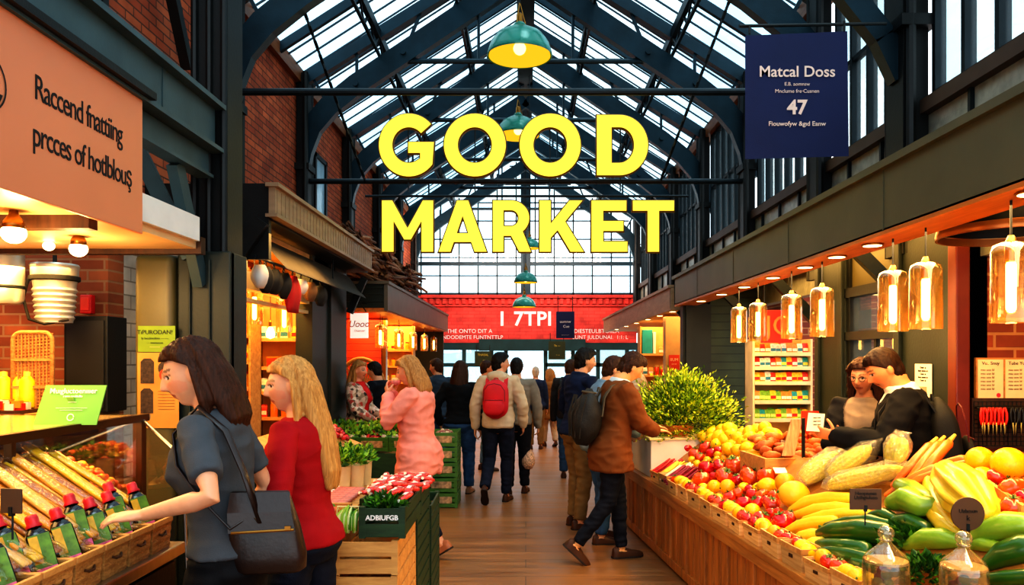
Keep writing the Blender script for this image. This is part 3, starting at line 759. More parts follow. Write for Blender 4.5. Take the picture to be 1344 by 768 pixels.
# downlights let into the right soffits
dl = MB().lathe([(.06, 0), (.06, -.006), (.05, -.008)], 20)
dlt = dl.build('downlight', M['brass']); dlt['category'] = 'lamp'
MB().lathe([(.0, -.009), (.05, -.009)], 20, cap=False).build('lens', emitmat('downlight_lens', (255, 222, 150), 9), dlt)
DK = Kind(dlt)
for i, Y in enumerate([2.98, 4.35, 4.85, 5.4, 6.1, 6.9, 7.7, 8.6]):
    DK.put((1.98, Y, 2.298), label='round downlight in the orange soffit of the right canopy, %s from its near end' % ORD[i], group='downlights in the right soffit')
for i, Y in enumerate([10.4, 11.4, 12.5, 13.8, 15.2, 16.8]):
    DK.put((2.0, Y, 2.288), label='round downlight under the far right canopy, %s from its near end' % ORD[i], group='downlights under the far right canopy')

# ================================================================ near left stall
cx0, cx1, cz = -2.7, -1.45, .87
ct = thing('stall_counter', 'near left stall counter with stainless steel edge below the baskets', 'counter', (-2.0, 2.0, 0))
MB().box(-2.7, -1.52, .6, 3.22, 0, .82).build('base', M['darkgreen'], ct, world=True)
MB().box(-2.7, -1.45, .58, 3.25, .82, .87).build('worktop', M['stainless'], ct, world=True, bevel=.008)
MB().box(-1.56, -1.47, .6, 3.2, .70, .80).build('shelf_rail', M['black'], ct, world=True)
dc = thing('display_case', 'glass fronted display case behind the baskets with a pale top', 'display case', (-2.5, 3.0, 0))
MB().box(-3.1, -1.98, 3.3, 4.3, 0, .80).build('base', M['darkgreen'], dc, world=True)
MB().box(-3.1, -1.93, 1.4, 3.92, 1.335, 1.36).build('top', mat('case_top', (214, 176, 116), .18, 0, .12, 3, coat=.6), dc, world=True)
fr = MB().box(-1.975, -1.93, 3.83, 3.875, .87, 1.34).box(-1.96, -1.93, 2.86, 2.885, .87, 1.34).box(-1.96, -1.925, 1.4, 3.9, 1.33, 1.365).box(-3.1, -1.93, 3.86, 3.9, 1.33, 1.36)
fr.build('frame', mat('bronze', (96, 62, 30), .3, .7, .1), dc, world=True)
MB().box(-1.95, -1.945, 1.4, 3.85, .87, 1.335).box(-3.1, -1.95, 3.865, 3.87, .8, 1.335).build('glass_front', M['caseglass'], dc, world=True)
g = MB(); g.add([(-1.95, 3.86, 1.34), (-1.62, 3.6, 1.18), (-1.60, 3.6, .6), (-1.95, 3.86, .6)], [(0, 1, 2, 3)]); g.build('glass_end', M['caseglass'], dc, world=True)
MB().tube([(-1.95, 3.86, 1.345), (-1.62, 3.6, 1.18), (-1.60, 3.6, .6)], .008, 8).build('glass_edge', M['stainless'], dc, world=True)
MB().box(-3.05, -1.98, 3.35, 3.84, .98, 1.0).build('shelf', M['cratewood'], dc, world=True)
# heap of red and orange snacks inside the case
M['heap'] = mat('heap_orange', (232, 104, 34), .4, 0, .5, 22, rv=0)
hp = MB()
for i in range(420):
    a = rnd(-1, 1); b = rnd(-1, 1); hh = .17 * max(0, 1 - (a * a * .8 + b * b * .55)) ; r = rnd(.014, .026)
    hp.mi = random.choice([0, 0, 1, 2]); hp.ell((-2.28 + .30 * a, 3.6 + .2 * b, 1.01 + hh * rnd(.8, 1.05)), (r, r * rnd(.7, 1), r * rnd(.6, 1)), 7, 5)
o = hp.build('snack_heap', [M['heap'], mat('heap_red', (206, 54, 28), .4, 0, .3), mat('heap_gold', (246, 170, 60), .4, 0, .3)], None, smooth=True)
tag(o, 'heap of red and orange crunchy snacks behind the case glass', 'snacks', kind='stuff')
# green card on the case top
gc = thing('card_sign', 'tilted bright green card sign standing on top of the glass case', 'sign', (-1.93, 3.3, 1.36))
M['lime'] = mat('lime_card', (126, 190, 84), .55, 0, .05)
Mg = Matrix.Rotation(R(-12), 4, 'X')
q = [(-.205, 0, 0), (.07, 0, .0), (.095, 0, .175), (-.17, 0, .175)]
MB().add([Vector(p) for p in q] + [Vector(p) + V(0, .006, 0) for p in q], [(0, 1, 2, 3), (7, 6, 5, 4), (0, 4, 5, 1), (1, 5, 6, 2), (2, 6, 7, 3), (3, 7, 4, 0)], Mg).build('card', M['lime'], gc)
MB().bar((-.05, .01, .12), (-.05, .09, 0), .03, .004).build('prop', M['lime'], gc)
for s, z, sz in (('Muıgluctoenıııer', .148, .032), ('i mne mıolıbdliu', .125, .013), ('———', .10, .012), ('— — — — — — — — —', .074, .012), ('————————————', .064, .008)):
    lettering(s, sz, M['inkwhite'], gc, Mg @ Matrix.Translation((-.045, -.003, z)), bold=.0004)
rg = MB(); pl = arc(-.045, .033, .016, .016, 0, 345, 20); pi = arc(-.045, .033, .012, .012, 0, 345, 20)
for k in range(20): rg.quad(*[Mg @ V(a, -.003, b) for a, b in (pl[k], pl[k + 1], pi[k + 1], pi[k])])
rg.build('emblem', M['inkwhite'], gc)
tr = thing('serving_tray', 'pale wooden tray lying on the case top left of the green card', 'tray', (-2.35, 2.75, 1.36))
MB().box(-.32, .2, -.3, .35, 0, .012).build('tray_base', M['cratewood'], tr); MB().box(-.32, .2, -.3, -.28, .012, .03).box(-.32, .2, .33, .35, .012, .03).box(.185, .2, -.28, .33, .012, .03).build('rim', M['cratewood'], tr)

# sloped rack of wrapped breadsticks
rk = thing('breadstick_rack', 'sloping dark rack carrying the wrapped breadsticks', 'rack', (-1.75, 2.4, .87))
MB().add([(-1.93, 1.5, 1.19), (-1.57, 1.5, .98), (-1.57, 3.16, .98), (-1.93, 3.16, 1.19), (-1.93, 1.5, .87), (-1.57, 1.5, .87), (-1.57, 3.16, .87), (-1.93, 3.16, .87)], [(0, 1, 2, 3), (7, 6, 5, 4), (0, 4, 5, 1), (1, 5, 6, 2), (2, 6, 7, 3), (3, 7, 4, 0)]).build('board', M['wooddark'], rk, world=True)
M['cello'] = glassmat('cellophane', (255, 250, 236), .05, .0, (255, 245, 225), .10, .45, .4)
breads = [woodmat('bread_gold', (214, 122, 18), (255, 190, 50), (2, 20, 20), 2, .45, .2), woodmat('bread_brown', (150, 78, 28), (212, 136, 66), (2, 20, 20), 2, .45, .2), woodmat('bread_pale', (226, 160, 70), (255, 214, 120), (2, 20, 20), 2, .45, .2), woodmat('bread_yellow', (240, 168, 10), (255, 220, 40), (2, 20, 20), 2, .45, .2)]
BKs = []
for mi in range(4):
    b = thing('breadstick_pack', 'x', 'breadsticks')
    s = MB()
    for k in range(3): s.tube([(-.235, (k - 1) * .014, .012), (-.1, (k - 1) * .014 + .001, .014), (.1, (k - 1) * .014, .013), (.235, (k - 1) * .014, .012)], [.009, .0105, .0105, .009], 8, round_ends=True)
    s.build('breadstick', breads[mi], b, smooth=True)
    w = MB(); rings = []
    for x, ww, hh in ((-.275, .020, .003), (-.262, .010, .004), (-.25, .024, .012), (-.2, .027, .016), (0, .027, .016), (.2, .027, .016), (.25, .024, .012), (.262, .010, .004), (.28, .022, .003)):
        rings.append([(x, ww * math.cos(2 * PI * j / 10) * (1 + .05 * math.sin(j * 3 + x * 40)), .013 + hh * math.sin(2 * PI * j / 10)) for j in range(10)])
    w.loft(rings); w.build('wrapper', M['cello'], b, smooth=True)
    BKs.append(Kind(b))
sl = math.atan2(1.19 - .98, .36)
n = 0
yy = 3.12
while yy > 1.55:
    m_ = random.choice([0, 0, 1, 2, 3, 3, 0]); c = V(-1.765 + rnd(-.02, .02), yy, 1.122 + rnd(0, .006))
    BKs[m_].put(c, (rnd(-.1, .1), sl, rnd(-.06, .06) - .08), label='clear wrapped bundle of long breadsticks on the sloping rack, %s from its far end' % (ORD[n] if n < 20 else 'about %d' % (n + 1)), group='wrapped breadsticks on the sloping rack')
    yy -= .054; n += 1
for k, (yy, m_) in enumerate([(3.0, 3), (2.86, 0), (2.70, 2), (2.55, 3), (2.42, 0), (2.28, 1)]):
    BKs[m_].put((-1.785, yy, 1.168), (rnd(-.1, .1), sl, rnd(-.1, .05) - .12), label='breadstick bundle lying on top of the others, %s from the far end' % ORD[k], group='wrapped breadsticks on the top layer')

# wicker baskets with dark sauce bottles along the stainless edge
def make_basket(lx_, ly_, h):
    b = thing('wicker_basket', 'x', 'basket'); s = MB()
    th = .008; rings = []
    for f in range(9):
        z = h * f / 8; k = 1 + .10 * f / 8; off = .002 * (f % 2)
        rings.append([(sx * (lx_ / 2 * k + off), sy * (ly_ / 2 * k + off), z) for sx, sy in ((-1, -1), (1, -1), (1, 1), (-1, 1))])
    s.loft(rings, cap=False); s.loft([[(p[0] * .9, p[1] * .9, max(p[2], .006)) for p in r] for r in rings[::-1]], cap=False)
    s.box(-lx_ / 2, lx_ / 2, -ly_ / 2, ly_ / 2, 0, .006); s.build('basket_body', M['wicker'], b)
    r = MB(); k = 1.1
    pts = [V(sx * lx_ / 2 * k, sy * ly_ / 2 * k, h) for sx, sy in ((-1, -1), (1, -1), (1, 1), (-1, 1), (-1, -1))]
    for a, c in zip(pts[:-1], pts[1:]): r.bar(a, c, .014, .022)
    r.build('rim', M['cratewood'], b, bevel=.003)
    MB().tube([(lx_ / 2 * 1.08, -.03, h * .62), (lx_ / 2 * 1.12 + .006, -.015, h * .55), (lx_ / 2 * 1.12 + .006, .015, h * .55), (lx_ / 2 * 1.08, .03, h * .62)], .005, 6).build('handle', M['wooddark'], b)
    return Kind(b)
BA = make_basket(.13, .145, .115)
for i in range(8):
    Y = 3.09 - i * .172
    BA.put((-1.545, Y, .87), (0, 0, 0), label='small wicker basket on the stainless counter edge, %s from the far end of its row' % ORD[i], group='wicker baskets along the stainless edge')
def make_bottle():
    b = thing('sauce_bottle', 'x', 'bottle')
    MB().loft([[(x * k * .034, y * k * .026, z) for x, y in ((-1, -.6), (-.6, -1), (.6, -1), (1, -.6), (1, .6), (.6, 1), (-.6, 1), (-1, .6))] for z, k in ((0, .92), (.01, 1), (.16, 1), (.18, .8), (.19, .5), (.21, .48))]).build('bottle_body', mat('dark_sauce_glass', (26, 16, 12), .12, 0, .2, coat=.6), b, smooth='auto')
    MB().lathe([(.022, .193), (.025, .198), (.019, .208), (.020, .225), (.017, .235), (0, .237)], 18, cap=False).build('cap', mat('red_cap', (206, 28, 40), .35, 0, .15, 30, .3, 60), b, smooth=True)
    l = MB(); l.mi = 0; l.box(-.030, .030, -.0280, -.0255, .02, .165); l.mi = 1; l.box(-.030, .030, -.0284, -.0262, .02, .055); l.mi = 2; l.box(-.030, -.004, -.0284, -.0262, .07, .16)
    l.build('label_paper', [mat('label_green', (96, 132, 30), .45, 0, .5, 26), mat('label_pink', (222, 96, 140), .45, 0, .4, 60), mat('label_yellow', (238, 176, 40), .45, 0, .3, 20)], b)
    return Kind(b)
SB = make_bottle()
bl = ['in the farthest wicker basket', 'standing behind in the second basket', 'just left of the reaching hand', 'at the front of the third basket', 'at the back of the third basket', 'at the front of the fourth basket', 'at the front of the fifth basket', 'at the back of the fifth basket', 'at the front of the sixth basket', 'at the front of the seventh basket']
for (Y, dx, dz), lb in zip([(3.09, .0, 0), (2.97, -.035, .02), (2.90, .01, 0), (2.76, .01, 0), (2.70, -.035, .02), (2.57, .01, .0), (2.43, .01, 0), (2.36, -.035, .02), (2.24, .01, 0), (2.08, .01, 0)], bl):
    SB.put((-1.525 + dx, Y, .925 + dz), (R(-24), R(-12) + rnd(-.06, .06), R(42) + rnd(-.1, .1)), label='dark sauce bottle with a red cap ' + lb, group='red capped sauce bottles')
def price_tag(px, py, Y, w, h, label, rz=0, round_=False, stem=.1, txt=()):
    p = P(px, py, Y); t = thing('price_tag', label, 'price tag', (p.x, Y, p.z - stem), rz)
    m_ = mat('tag_brown', (84, 58, 40), .6, 0, .1)
    if round_: MB().tube([(0, -.003, stem + h / 2), (0, .003, stem + h / 2)], w / 2, 32).build('card', m_, t)
    else: MB().box(-w / 2, w / 2, -.003, .003, stem, stem + h).build('card', m_, t, bevel=.002)
    for s, f, sz in txt: lettering(s, sz, M['ink'], t, Matrix.Translation((0, -.0045, stem + h * f)))
    MB().tube([(0, .004, 0), (0, .004, stem + h * .3)], .003, 6).box(-.006, .006, -.006, .008, stem - .008, stem + .02).build('stake', M['steel'], t)
    return t
price_tag(15, 674, 2.3, .075, .075, 'small brown price tag on a stake among the breadsticks', -.2, stem=.08)

# things standing at the back of the near left stall
bc = thing('back_shelf', 'dark shelf along the brick wall at the back of the left stall', 'shelf', (-3.3, 4.5, 0))
MB().box(-4.4, -2.72, 4.2, 5.1, 1.24, 1.3).build('shelf_board', M['wooddark'], bc, world=True); MB().box(-4.4, -2.75, 4.25, 5.1, 0, 1.24).build('base', M['black'], bc, world=True)
cab = thing('fuse_cabinet', 'tall dark cabinet standing against the brick wall behind the rattan chair', 'cabinet', (-2.82, 5.02, 1.3))
MB().box(-.15, .13, -.12, .12, 0, .62).build('cabinet_body', M['black'], cab, bevel=.006); MB().box(-.13, .11, -.128, -.12, .03, .59).build('door', mat('cabinet_door', (34, 34, 34), .5), cab)
rc = thing('rattan_chair', 'woven rattan chair back standing upright in front of the brick wall', 'chair', (-2.88, 4.45, 1.3))
fr = []; w_, h_ = .115, .50
for a in range(0, 13): fr.append((w_ - .05 + .05 * math.cos(R(a * 7.5)), 0, h_ - .05 + .05 * math.sin(R(a * 7.5))))
fr2 = [(-x, y, z) for x, y, z in fr[::-1]]
MB().tube([(w_, 0, 0)] + fr + fr2 + [(-w_, 0, 0)], .012, 8).build('back_frame', M['wicker'], rc, smooth=True)
wv = MB()
for k in range(11): wv.bar((-w_ + .01 + k * .021, 0, .0), (-w_ + .01 + k * .021, 0, h_ - .01), .006)
for k in range(26):
    z = .01 + k * .0185; wv.bar((-w_, .006, z), (w_, .006, z + .02), .005, .008)
for z in (.18, .34): wv.bar((-w_, -.006, z), (w_, -.006, z), .016)
wv.build('woven_panel', M['wicker'], rc)
MB().box(-.13, .13, -.14, .1, 0, .035).build('seat', M['wicker'], rc)
st = thing('steel_tank', 'shiny steel tank at the left edge hanging under the stall ceiling', 'tank', (PX(2, 4.6), 4.6, PZ(399, 4.6)))
MB().lathe([(.10, 0), (.118, .02), (.122, .1), (.120, .30), (.110, .325)], 30).build('tank_body', mat('zinc', (214, 212, 204), .36, .55, .1), st, smooth='auto'); MB().lathe([(.124, .09), (.127, .10), (.124, .11)], 30, cap=False).build('band', M['steel'], st)
sb = thing('steel_bucket', 'ribbed steel bucket with a black strap hanging on the brick wall', 'bucket', (PX(72, 4.7), 4.7, PZ(424, 4.7)))
pr = [(.098, 0)]
for k in range(6): pr += [(.100 + .003 * k, .015 + k * .034), (.110 + .003 * k, .03 + k * .034), (.100 + .003 * k, .045 + k * .034)]
pr += [(.122, .26), (.130, .27), (.130, .335), (.136, .35), (.130, .362), (.0, .36)]
MB().lathe(pr, 32).build('bucket_body', mat('zinc', (214, 212, 204), .36, .55, .1), sb, smooth='auto')
MB().lathe([(.128, .255), (.14, .262), (.14, .285), (.128, .29)], 32, cap=False).tube([(-.13, -.05, .27), (-.17, -.04, .15), (-.12, -.06, .02), (0, -.1, -.01), (.11, -.04, .02)], .009, 8).tube([(0, 0, .36), (0, 0, .62)], .012, 6).build('strap', M['rope'], sb)
rbx = thing('alarm_box', 'small red box fixed on the brick wall beside the steel bucket', 'box', (PX(115, 5.17), 5.17, PZ(412, 5.17)))
MB().box(-.037, .037, -.03, .03, 0, .128).build('case', mat('red_box', (206, 24, 30), .4), rbx, bevel=.008); MB().box(-.028, .028, -.035, -.029, .02, .108).build('cover', mat('red_box2', (226, 40, 40), .35), rbx, bevel=.003)
yb = thing('yellow_bottle', 'x', 'bottle')
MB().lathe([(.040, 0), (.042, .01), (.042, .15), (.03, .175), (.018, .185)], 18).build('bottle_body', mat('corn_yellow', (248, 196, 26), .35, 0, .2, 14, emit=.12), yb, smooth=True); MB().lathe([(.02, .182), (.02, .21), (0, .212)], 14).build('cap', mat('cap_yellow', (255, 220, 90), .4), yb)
YK = Kind(yb)
for i in range(5): YK.put((PX(-26 + i * 15.5, 4.45), 4.45 + .03 * (i % 2), 1.36), label='bright yellow bottle in the box on the back shelf, %s from the left' % ORD[i], group='yellow bottles on the back shelf')
bxs = thing('display_box', 'dark box of red and white packets on the back shelf under the yellow bottles', 'box', (PX(12, 4.33), 4.33, 1.3))
MB().box(-.18, .10, -.06, .24, 0, .055).build('box_body', M['wooddark'], bxs)
pk = MB()
for k in range(22): pk.mi = k % 3; pk.cbox((rnd(-.16, .09), rnd(-.05, .03), .07 + rnd(0, .03)), (.05, .03, .04), rotm((0, 0, 0), 0, 0, 0))
o = pk.build('packet_pile', [mat('pk_red', (206, 40, 36), .4, 0, .3), mat('pk_white', (240, 220, 200), .4, 0, .2), mat('pk_orange', (240, 140, 40), .4)], bxs); o['kind'] = 'stuff'
# posters on the olive pillar
py_ = 4.595
po = thing('poster', 'lime green poster with dark handwriting pinned on the olive pillar', 'poster', (PX(206, py_), py_, PZ(462, py_)))
MB().box(-.112, .112, -.004, 0, 0, .157).build('sheet', mat('lime_poster', (122, 150, 26), .5), po)
for s, z, sz, m_ in (('TıPURODAN!', .118, .036, M['ink']), ('ly bıcclmolmo — —', .082, .02, mat('olive_ink', (60, 80, 20), .6)), ('— ınnmuoeın', .055, .018, mat('olive_ink', (60, 80, 20), .6)), ('———', .03, .02, M['cream'])):
    lettering(s, sz, m_, po, Matrix.Translation((-.01, -.006, z)))
po = thing('poster', 'yellow poster with dark product pictures pinned below the lime one on the pillar', 'poster', (PX(208, py_), py_, PZ(562, py_)))
MB().box(-.125, .125, -.004, 0, 0, .455).build('sheet', mat('yellow_poster', (190, 138, 62), .5, 0, .2, 5), po)
pc = MB()
for x0, x1, z0, z1 in ((-.105, -.025, .27, .42), (-.105, -.03, .09, .24)):
    pc.mi = 0; pc.prism([(x0, z0), (x1, z0), (x1, z1 - .02), (x1 - .02, z1), (x0 + .02, z1), (x0, z1 - .02)], .002, Matrix.Translation((0, -.0065, 0)))
pc.mi = 0; pc.tube([(.045, -.0065, .36), (.045, -.0045, .36)], .045, 20); pc.mi = 1; pc.tube([(.045, -.0075, .32), (.045, -.0045, .32)], .038, 20)
for k in range(7): pc.mi = 2; pc.box(.0, .10, -.0062, -.004, .22 - k * .018, .224 - k * .018)
pc.build('picture', [mat('poster_dark', (62, 44, 30), .5, 0, .6, 60), mat('poster_red', (190, 56, 24), .5, 0, .4, 50), mat('poster_line', (150, 106, 50), .6)], po)
# ================================================================ goods on shelves: jars and packets
def make_jar(nm, body, lid, h=.15, r=.042):
    b = thing(nm, 'x', 'jar')
    MB().lathe([(r * .9, 0), (r, .006), (r, h * .78), (r * .8, h * .84), (r * .8, h * .87)], 14).build('jar_body', body, b, smooth='auto')
    MB().lathe([(r * .88, h * .85), (r * .9, h * .86), (r * .9, h), (0, h)], 14, cap=False).build('lid', lid, b, smooth='auto'); return Kind(b)
def make_packet(nm, m_, band, w=.085, d=.05, h=.15):
    b = thing(nm, 'x', 'packet'); rings = []
    for z, kx, ky in ((0, .96, .85), (h * .1, 1, 1), (h * .6, 1, .9), (h * .9, 1, .35), (h * .95, 1, .08), (h, 1.02, .08)):
        rings.append([(sx * w / 2 * kx, sy * d / 2 * ky, z) for sx, sy in ((-1, -1), (0, -1.12), (1, -1), (1, 1), (0, 1.12), (-1, 1))])
    MB().loft(rings).build('packet_body', m_, b, smooth='auto')
    MB().box(-w * .44, w * .44, -d * .58, -d * .5, h * .2, h * .5).build('label_paper', band, b); return Kind(b)
jc = [('honey_jar', (246, 168, 40)), ('jam_jar', (206, 60, 26)), ('pickle_jar', (226, 196, 90)), ('spice_jar', (232, 120, 34))]
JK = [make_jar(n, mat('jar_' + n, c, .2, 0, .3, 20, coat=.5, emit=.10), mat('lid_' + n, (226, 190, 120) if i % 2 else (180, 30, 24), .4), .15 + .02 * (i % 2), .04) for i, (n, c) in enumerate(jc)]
pcs = [('red_packet', (214, 52, 40)), ('teal_packet', (40, 150, 160)), ('yellow_packet', (250, 196, 50)), ('orange_packet', (244, 138, 52)), ('white_packet', (240, 226, 204)), ('green_packet', (120, 170, 50))]
PK = [make_packet(n, mat('wrap_' + n, c, .35, 0, .35, 25), mat('band_' + n, ((250, 240, 220), (250, 220, 90), (206, 44, 36), (250, 240, 220), (60, 130, 160), (250, 230, 120))[i], .4, 0, .3, 60)) for i, (n, c) in enumerate(pcs)]
def shelf_unit(name, label, x0, x1, y0, y1, zs, top, m_, back=True):
    t = thing(name, label, 'shelf', ((x0 + x1) / 2, (y0 + y1) / 2, 0)); s = MB()
    MB().box(x0, x0 + .02, y0, y1, 0, top).box(x1 - .02, x1, y0, y1, 0, top).build('side_panel', m_, t, world=True)
    if back: MB().box(x0, x1, y1 - .015, y1, 0, top).build('back_panel', mat('shelf_back', (226, 176, 100), .6, emit=.0), t, world=True)
    for z in zs: MB().box(x0 + .02, x1 - .02, y0, y1 - .015, z - .02, z).box(x0 + .02, x1 - .02, y0 - .01, y0, z - .03, z + .008).build('shelf_board', m_, t, world=True)
    return t
LV = ['top', 'second', 'third', 'fourth', 'fifth', 'lowest']
def fill_shelf(x0, x1, y, z, kinds, where, step=.092, rows=1, sc=1., grp=None):
    n = max(1, int((x1 - x0) / step))
    for r_ in range(rows):
        for i in range(n):
            k = random.choice(kinds); x = x0 + (i + .5) * (x1 - x0) / n
            nm = k.root.name.split('.')[0].replace('_', ' ')
            k.put((x, y + r_ * .075, z), (0, 0, rnd(-.15, .15)), label='%s %s, %s from left%s' % (nm, where, ORD[min(i, 19)], '' if r_ == 0 else ' at back'), group=grp or where, scale=sc * rnd(.92, 1.06))
# middle left shop
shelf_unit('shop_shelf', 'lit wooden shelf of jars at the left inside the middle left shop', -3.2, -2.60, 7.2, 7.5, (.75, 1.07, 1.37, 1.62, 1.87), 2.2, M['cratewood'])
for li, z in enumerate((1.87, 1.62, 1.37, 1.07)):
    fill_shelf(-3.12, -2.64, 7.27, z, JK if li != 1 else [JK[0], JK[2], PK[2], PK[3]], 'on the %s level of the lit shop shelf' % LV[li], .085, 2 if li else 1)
shelf_unit('shop_shelf', 'wooden shelf with red boxes at the back of the middle left shop', -2.98, -2.32, 8.3, 8.6, (1.0, 1.28, 1.55, 1.86), 2.2, M['cratewood'])
rbk = thing('red_box', 'x', 'box'); MB().box(-.06, .06, -.05, .05, 0, .1).build('carton', mat('carton_red', (206, 48, 30), .45, 0, .25, 20), rbk, bevel=.004); MB().box(-.062, .062, -.052, .052, .1, .115).build('lid', mat('carton_lid', (240, 120, 40), .5), rbk)
RBK = Kind(rbk)
for i in range(4): RBK.put((-2.78 + i * .13, 8.4, 1.55), label='red carton on the back shelf of the middle left shop, %s from the left' % ORD[i], group='red cartons on the back shelf')
fill_shelf(-2.94, -2.36, 8.38, 1.86, [PK[4], JK[2], PK[2]], 'on the top level of the back shop shelf', .1, 1)
fill_shelf(-2.94, -2.36, 8.38, 1.28, [PK[1], PK[4], JK[3], PK[3]], 'on the third level of the back shop shelf', .1, 1)
fill_shelf(-2.94, -2.36, 8.38, 1.0, [JK[1], PK[0], JK[3], PK[5]], 'on the fourth level of the back shop shelf', .1, 1)
# sloping produce tray of the middle shop
pt = thing('produce_tray', 'sloping wooden produce tray under the middle left shop window', 'tray', (-2.0, 6.7, 0))
MB().box(-2.2, -1.66, 5.75, 7.75, 0, .72).build('base', M['darkgreen'], pt, world=True)
MB().add([(-2.2, 5.75, 1.0), (-1.66, 5.75, .78), (-1.66, 7.75, .78), (-2.2, 7.75, 1.0), (-2.2, 5.75, .72), (-1.66, 5.75, .72), (-1.66, 7.75, .72), (-2.2, 7.75, .72)], [(0, 1, 2, 3), (7, 6, 5, 4), (0, 4, 5, 1), (1, 5, 6, 2), (2, 6, 7, 3), (3, 7, 4, 0)]).build('tray_board', M['cratewood'], pt, world=True)
def leaf_clump(mb, c, rx, ry, rz, n, size, mats_n, flat=False):
    for i in range(n):
        a = rnd(0, 2 * PI); b = math.acos(rnd(-.1, 1)); rr = rnd(.65, 1) if not flat else rnd(0, 1) ** .5
        d = V(math.sin(b) * math.cos(a), math.sin(b) * math.sin(a), math.cos(b)); p = V(c[0] + d.x * rx * rr, c[1] + d.y * ry * rr, c[2] + d.z * rz * rr)
        u = (d + V(rnd(-.7, .7), rnd(-.7, .7), rnd(-.2, .8))).normalized(); w = u.cross(V(rnd(-1, 1), rnd(-1, 1), rnd(-1, 1))).normalized()
        L = size * rnd(.6, 1.3); mb.mi = random.randrange(mats_n); n_ = u.cross(w)
        mb.add([p, p + u * L * .45 + w * L * .28 + n_ * L * .08, p + u * L, p + u * L * .45 - w * L * .28 + n_ * L * .08], [(0, 1, 2, 3)])
G1 = mat('leaf_dark', (44, 92, 24), .5, 0, .3, 12); G2 = mat('leaf_mid', (96, 148, 36), .5, 0, .3, 12); G3 = mat('leaf_light', (160, 196, 60), .5, 0, .25, 12)
def heap_stuff(name, label, cat, c, rx, ry, h, n, r, mats_, rot=0., leaves=0):
    mb = MB()
    for i in range(n):
        a = rnd(0, 2 * PI); q = rnd(0, 1) ** .5; z = h * (1 - q * q) * rnd(.75, 1.0); rr = r * rnd(.8, 1.2)
        mb.mi = random.randrange(len(mats_)); mb.ell((c[0] + rx * q * math.cos(a), c[1] + ry * q * math.sin(a), c[2] + z), (rr, rr * rnd(.8, 1), rr * rnd(.75, 1)), 8, 6)
    o = mb.build(name, mats_, None, smooth=True); return tag(o, label, cat, kind='stuff')
RR = mat('rad_red', (206, 42, 48), .35, 0, .3, 20); PKM = mat('pinkish', (226, 128, 110), .4, 0, .25, 20)
heap_stuff('berry_heap', 'heap of small red berries on the produce tray of the middle shop', 'fruit', (-1.92, 6.15, .86), .2, .28, .16, 170, .024, [RR, mat('heap_red', (206, 54, 28), .4), PKM])
lm = MB(); leaf_clump(lm, (-1.92, 6.75, .86), .2, .25, .2, 500, .06, 3)
tag(lm.build('lettuce_heap', [G1, G2, G3], None), 'bed of green leaves on the produce tray behind the red woman', 'greens', kind='stuff')
heap_stuff('berry_heap', 'heap of dark red berries at the far end of the middle shop tray', 'fruit', (-1.92, 7.35, .86), .2, .25, .16, 150, .024, [RR, mat('dark_red', (140, 26, 24), .4), PKM])
# bags and cloths hung from the rail at the shop window head
rl = thing('hanging_rail', 'dark rail under the middle left canopy from which bags hang', 'rail', (-2.05, 6.7, 2.42)); MB().tube([(0, -.95, .0), (0, 1.6, .0)], .012, 8).build('rod', M['steel'], rl); MB().tube([(0, -.9, 0), (0, -.9, .28)], .008, 6).tube([(0, 1.4, 0), (0, 1.4, .28)], .008, 6).build('hanger', M['steel'], rl)
def hung_bag(Y, w, h, m_, label, nm='hanging_bag', cat='bag', cloth=False):
    t = thing(nm, label, cat, (-2.05, Y, 2.41)); rings = []
    for k in range(9):
        f = k / 8; ww = w * (.25 + .75 * min(1, f * 2.2)) * (1 - .25 * max(0, f - .75) * 4 * (0 if cloth else 1)); d = .05 * math.sin(PI * min(1, f * .8 + .15)) + .012
        rings.append([(d * math.cos(2 * PI * j / 14) * (1 + .18 * math.sin(3 * j + Y * 9)), ww / 2 * math.sin(2 * PI * j / 14) * (1 + .1 * math.sin(j * 2 + Y * 5)), -.04 - h * f) for j in range(14)])
    MB().loft(rings).build('bag_body' if not cloth else 'cloth', m_, t, smooth=True); MB().tube([(0, 0, .01), (0, -.02, -.02), (0, 0, -.06), (0, .02, -.02), (0, 0, .01)], .005, 6).build('loop', M['rope'], t)
wh_ = mat('cloth_white', (232, 224, 214), .8, 0, .1); bk_ = mat('cloth_black', (22, 20, 20), .75, 0, .2); rd_ = mat('cloth_red', (176, 22, 24), .75, 0, .2); tn_ = mat('cloth_tan', (120, 84, 50), .8, 0, .2)
for a in ((5.88, .14, .18, wh_, 'white cloth bag hanging first on the rail by the shop window post'), (6.0, .13, .21, bk_, 'narrow black bag hanging next to the white one on the rail'), (6.2, .2, .2, bk_, 'wide black bag hanging third on the rail'), (6.45, .14, .22, bk_, 'black bag hanging just left of the red cloth'), (6.95, .17, .14, wh_, 'white bag hanging just right of the red cloth'), (7.25, .18, .18, tn_, 'tan bag hanging second from the far end of the rail'), (7.6, .22, .2, bk_, 'dark pouch hanging last at the far end of the rail')): hung_bag(*a)
hung_bag(6.7, .30, .32, rd_, 'big red cloth hanging in the middle of the rail', 'hanging_cloth', 'cloth', True)

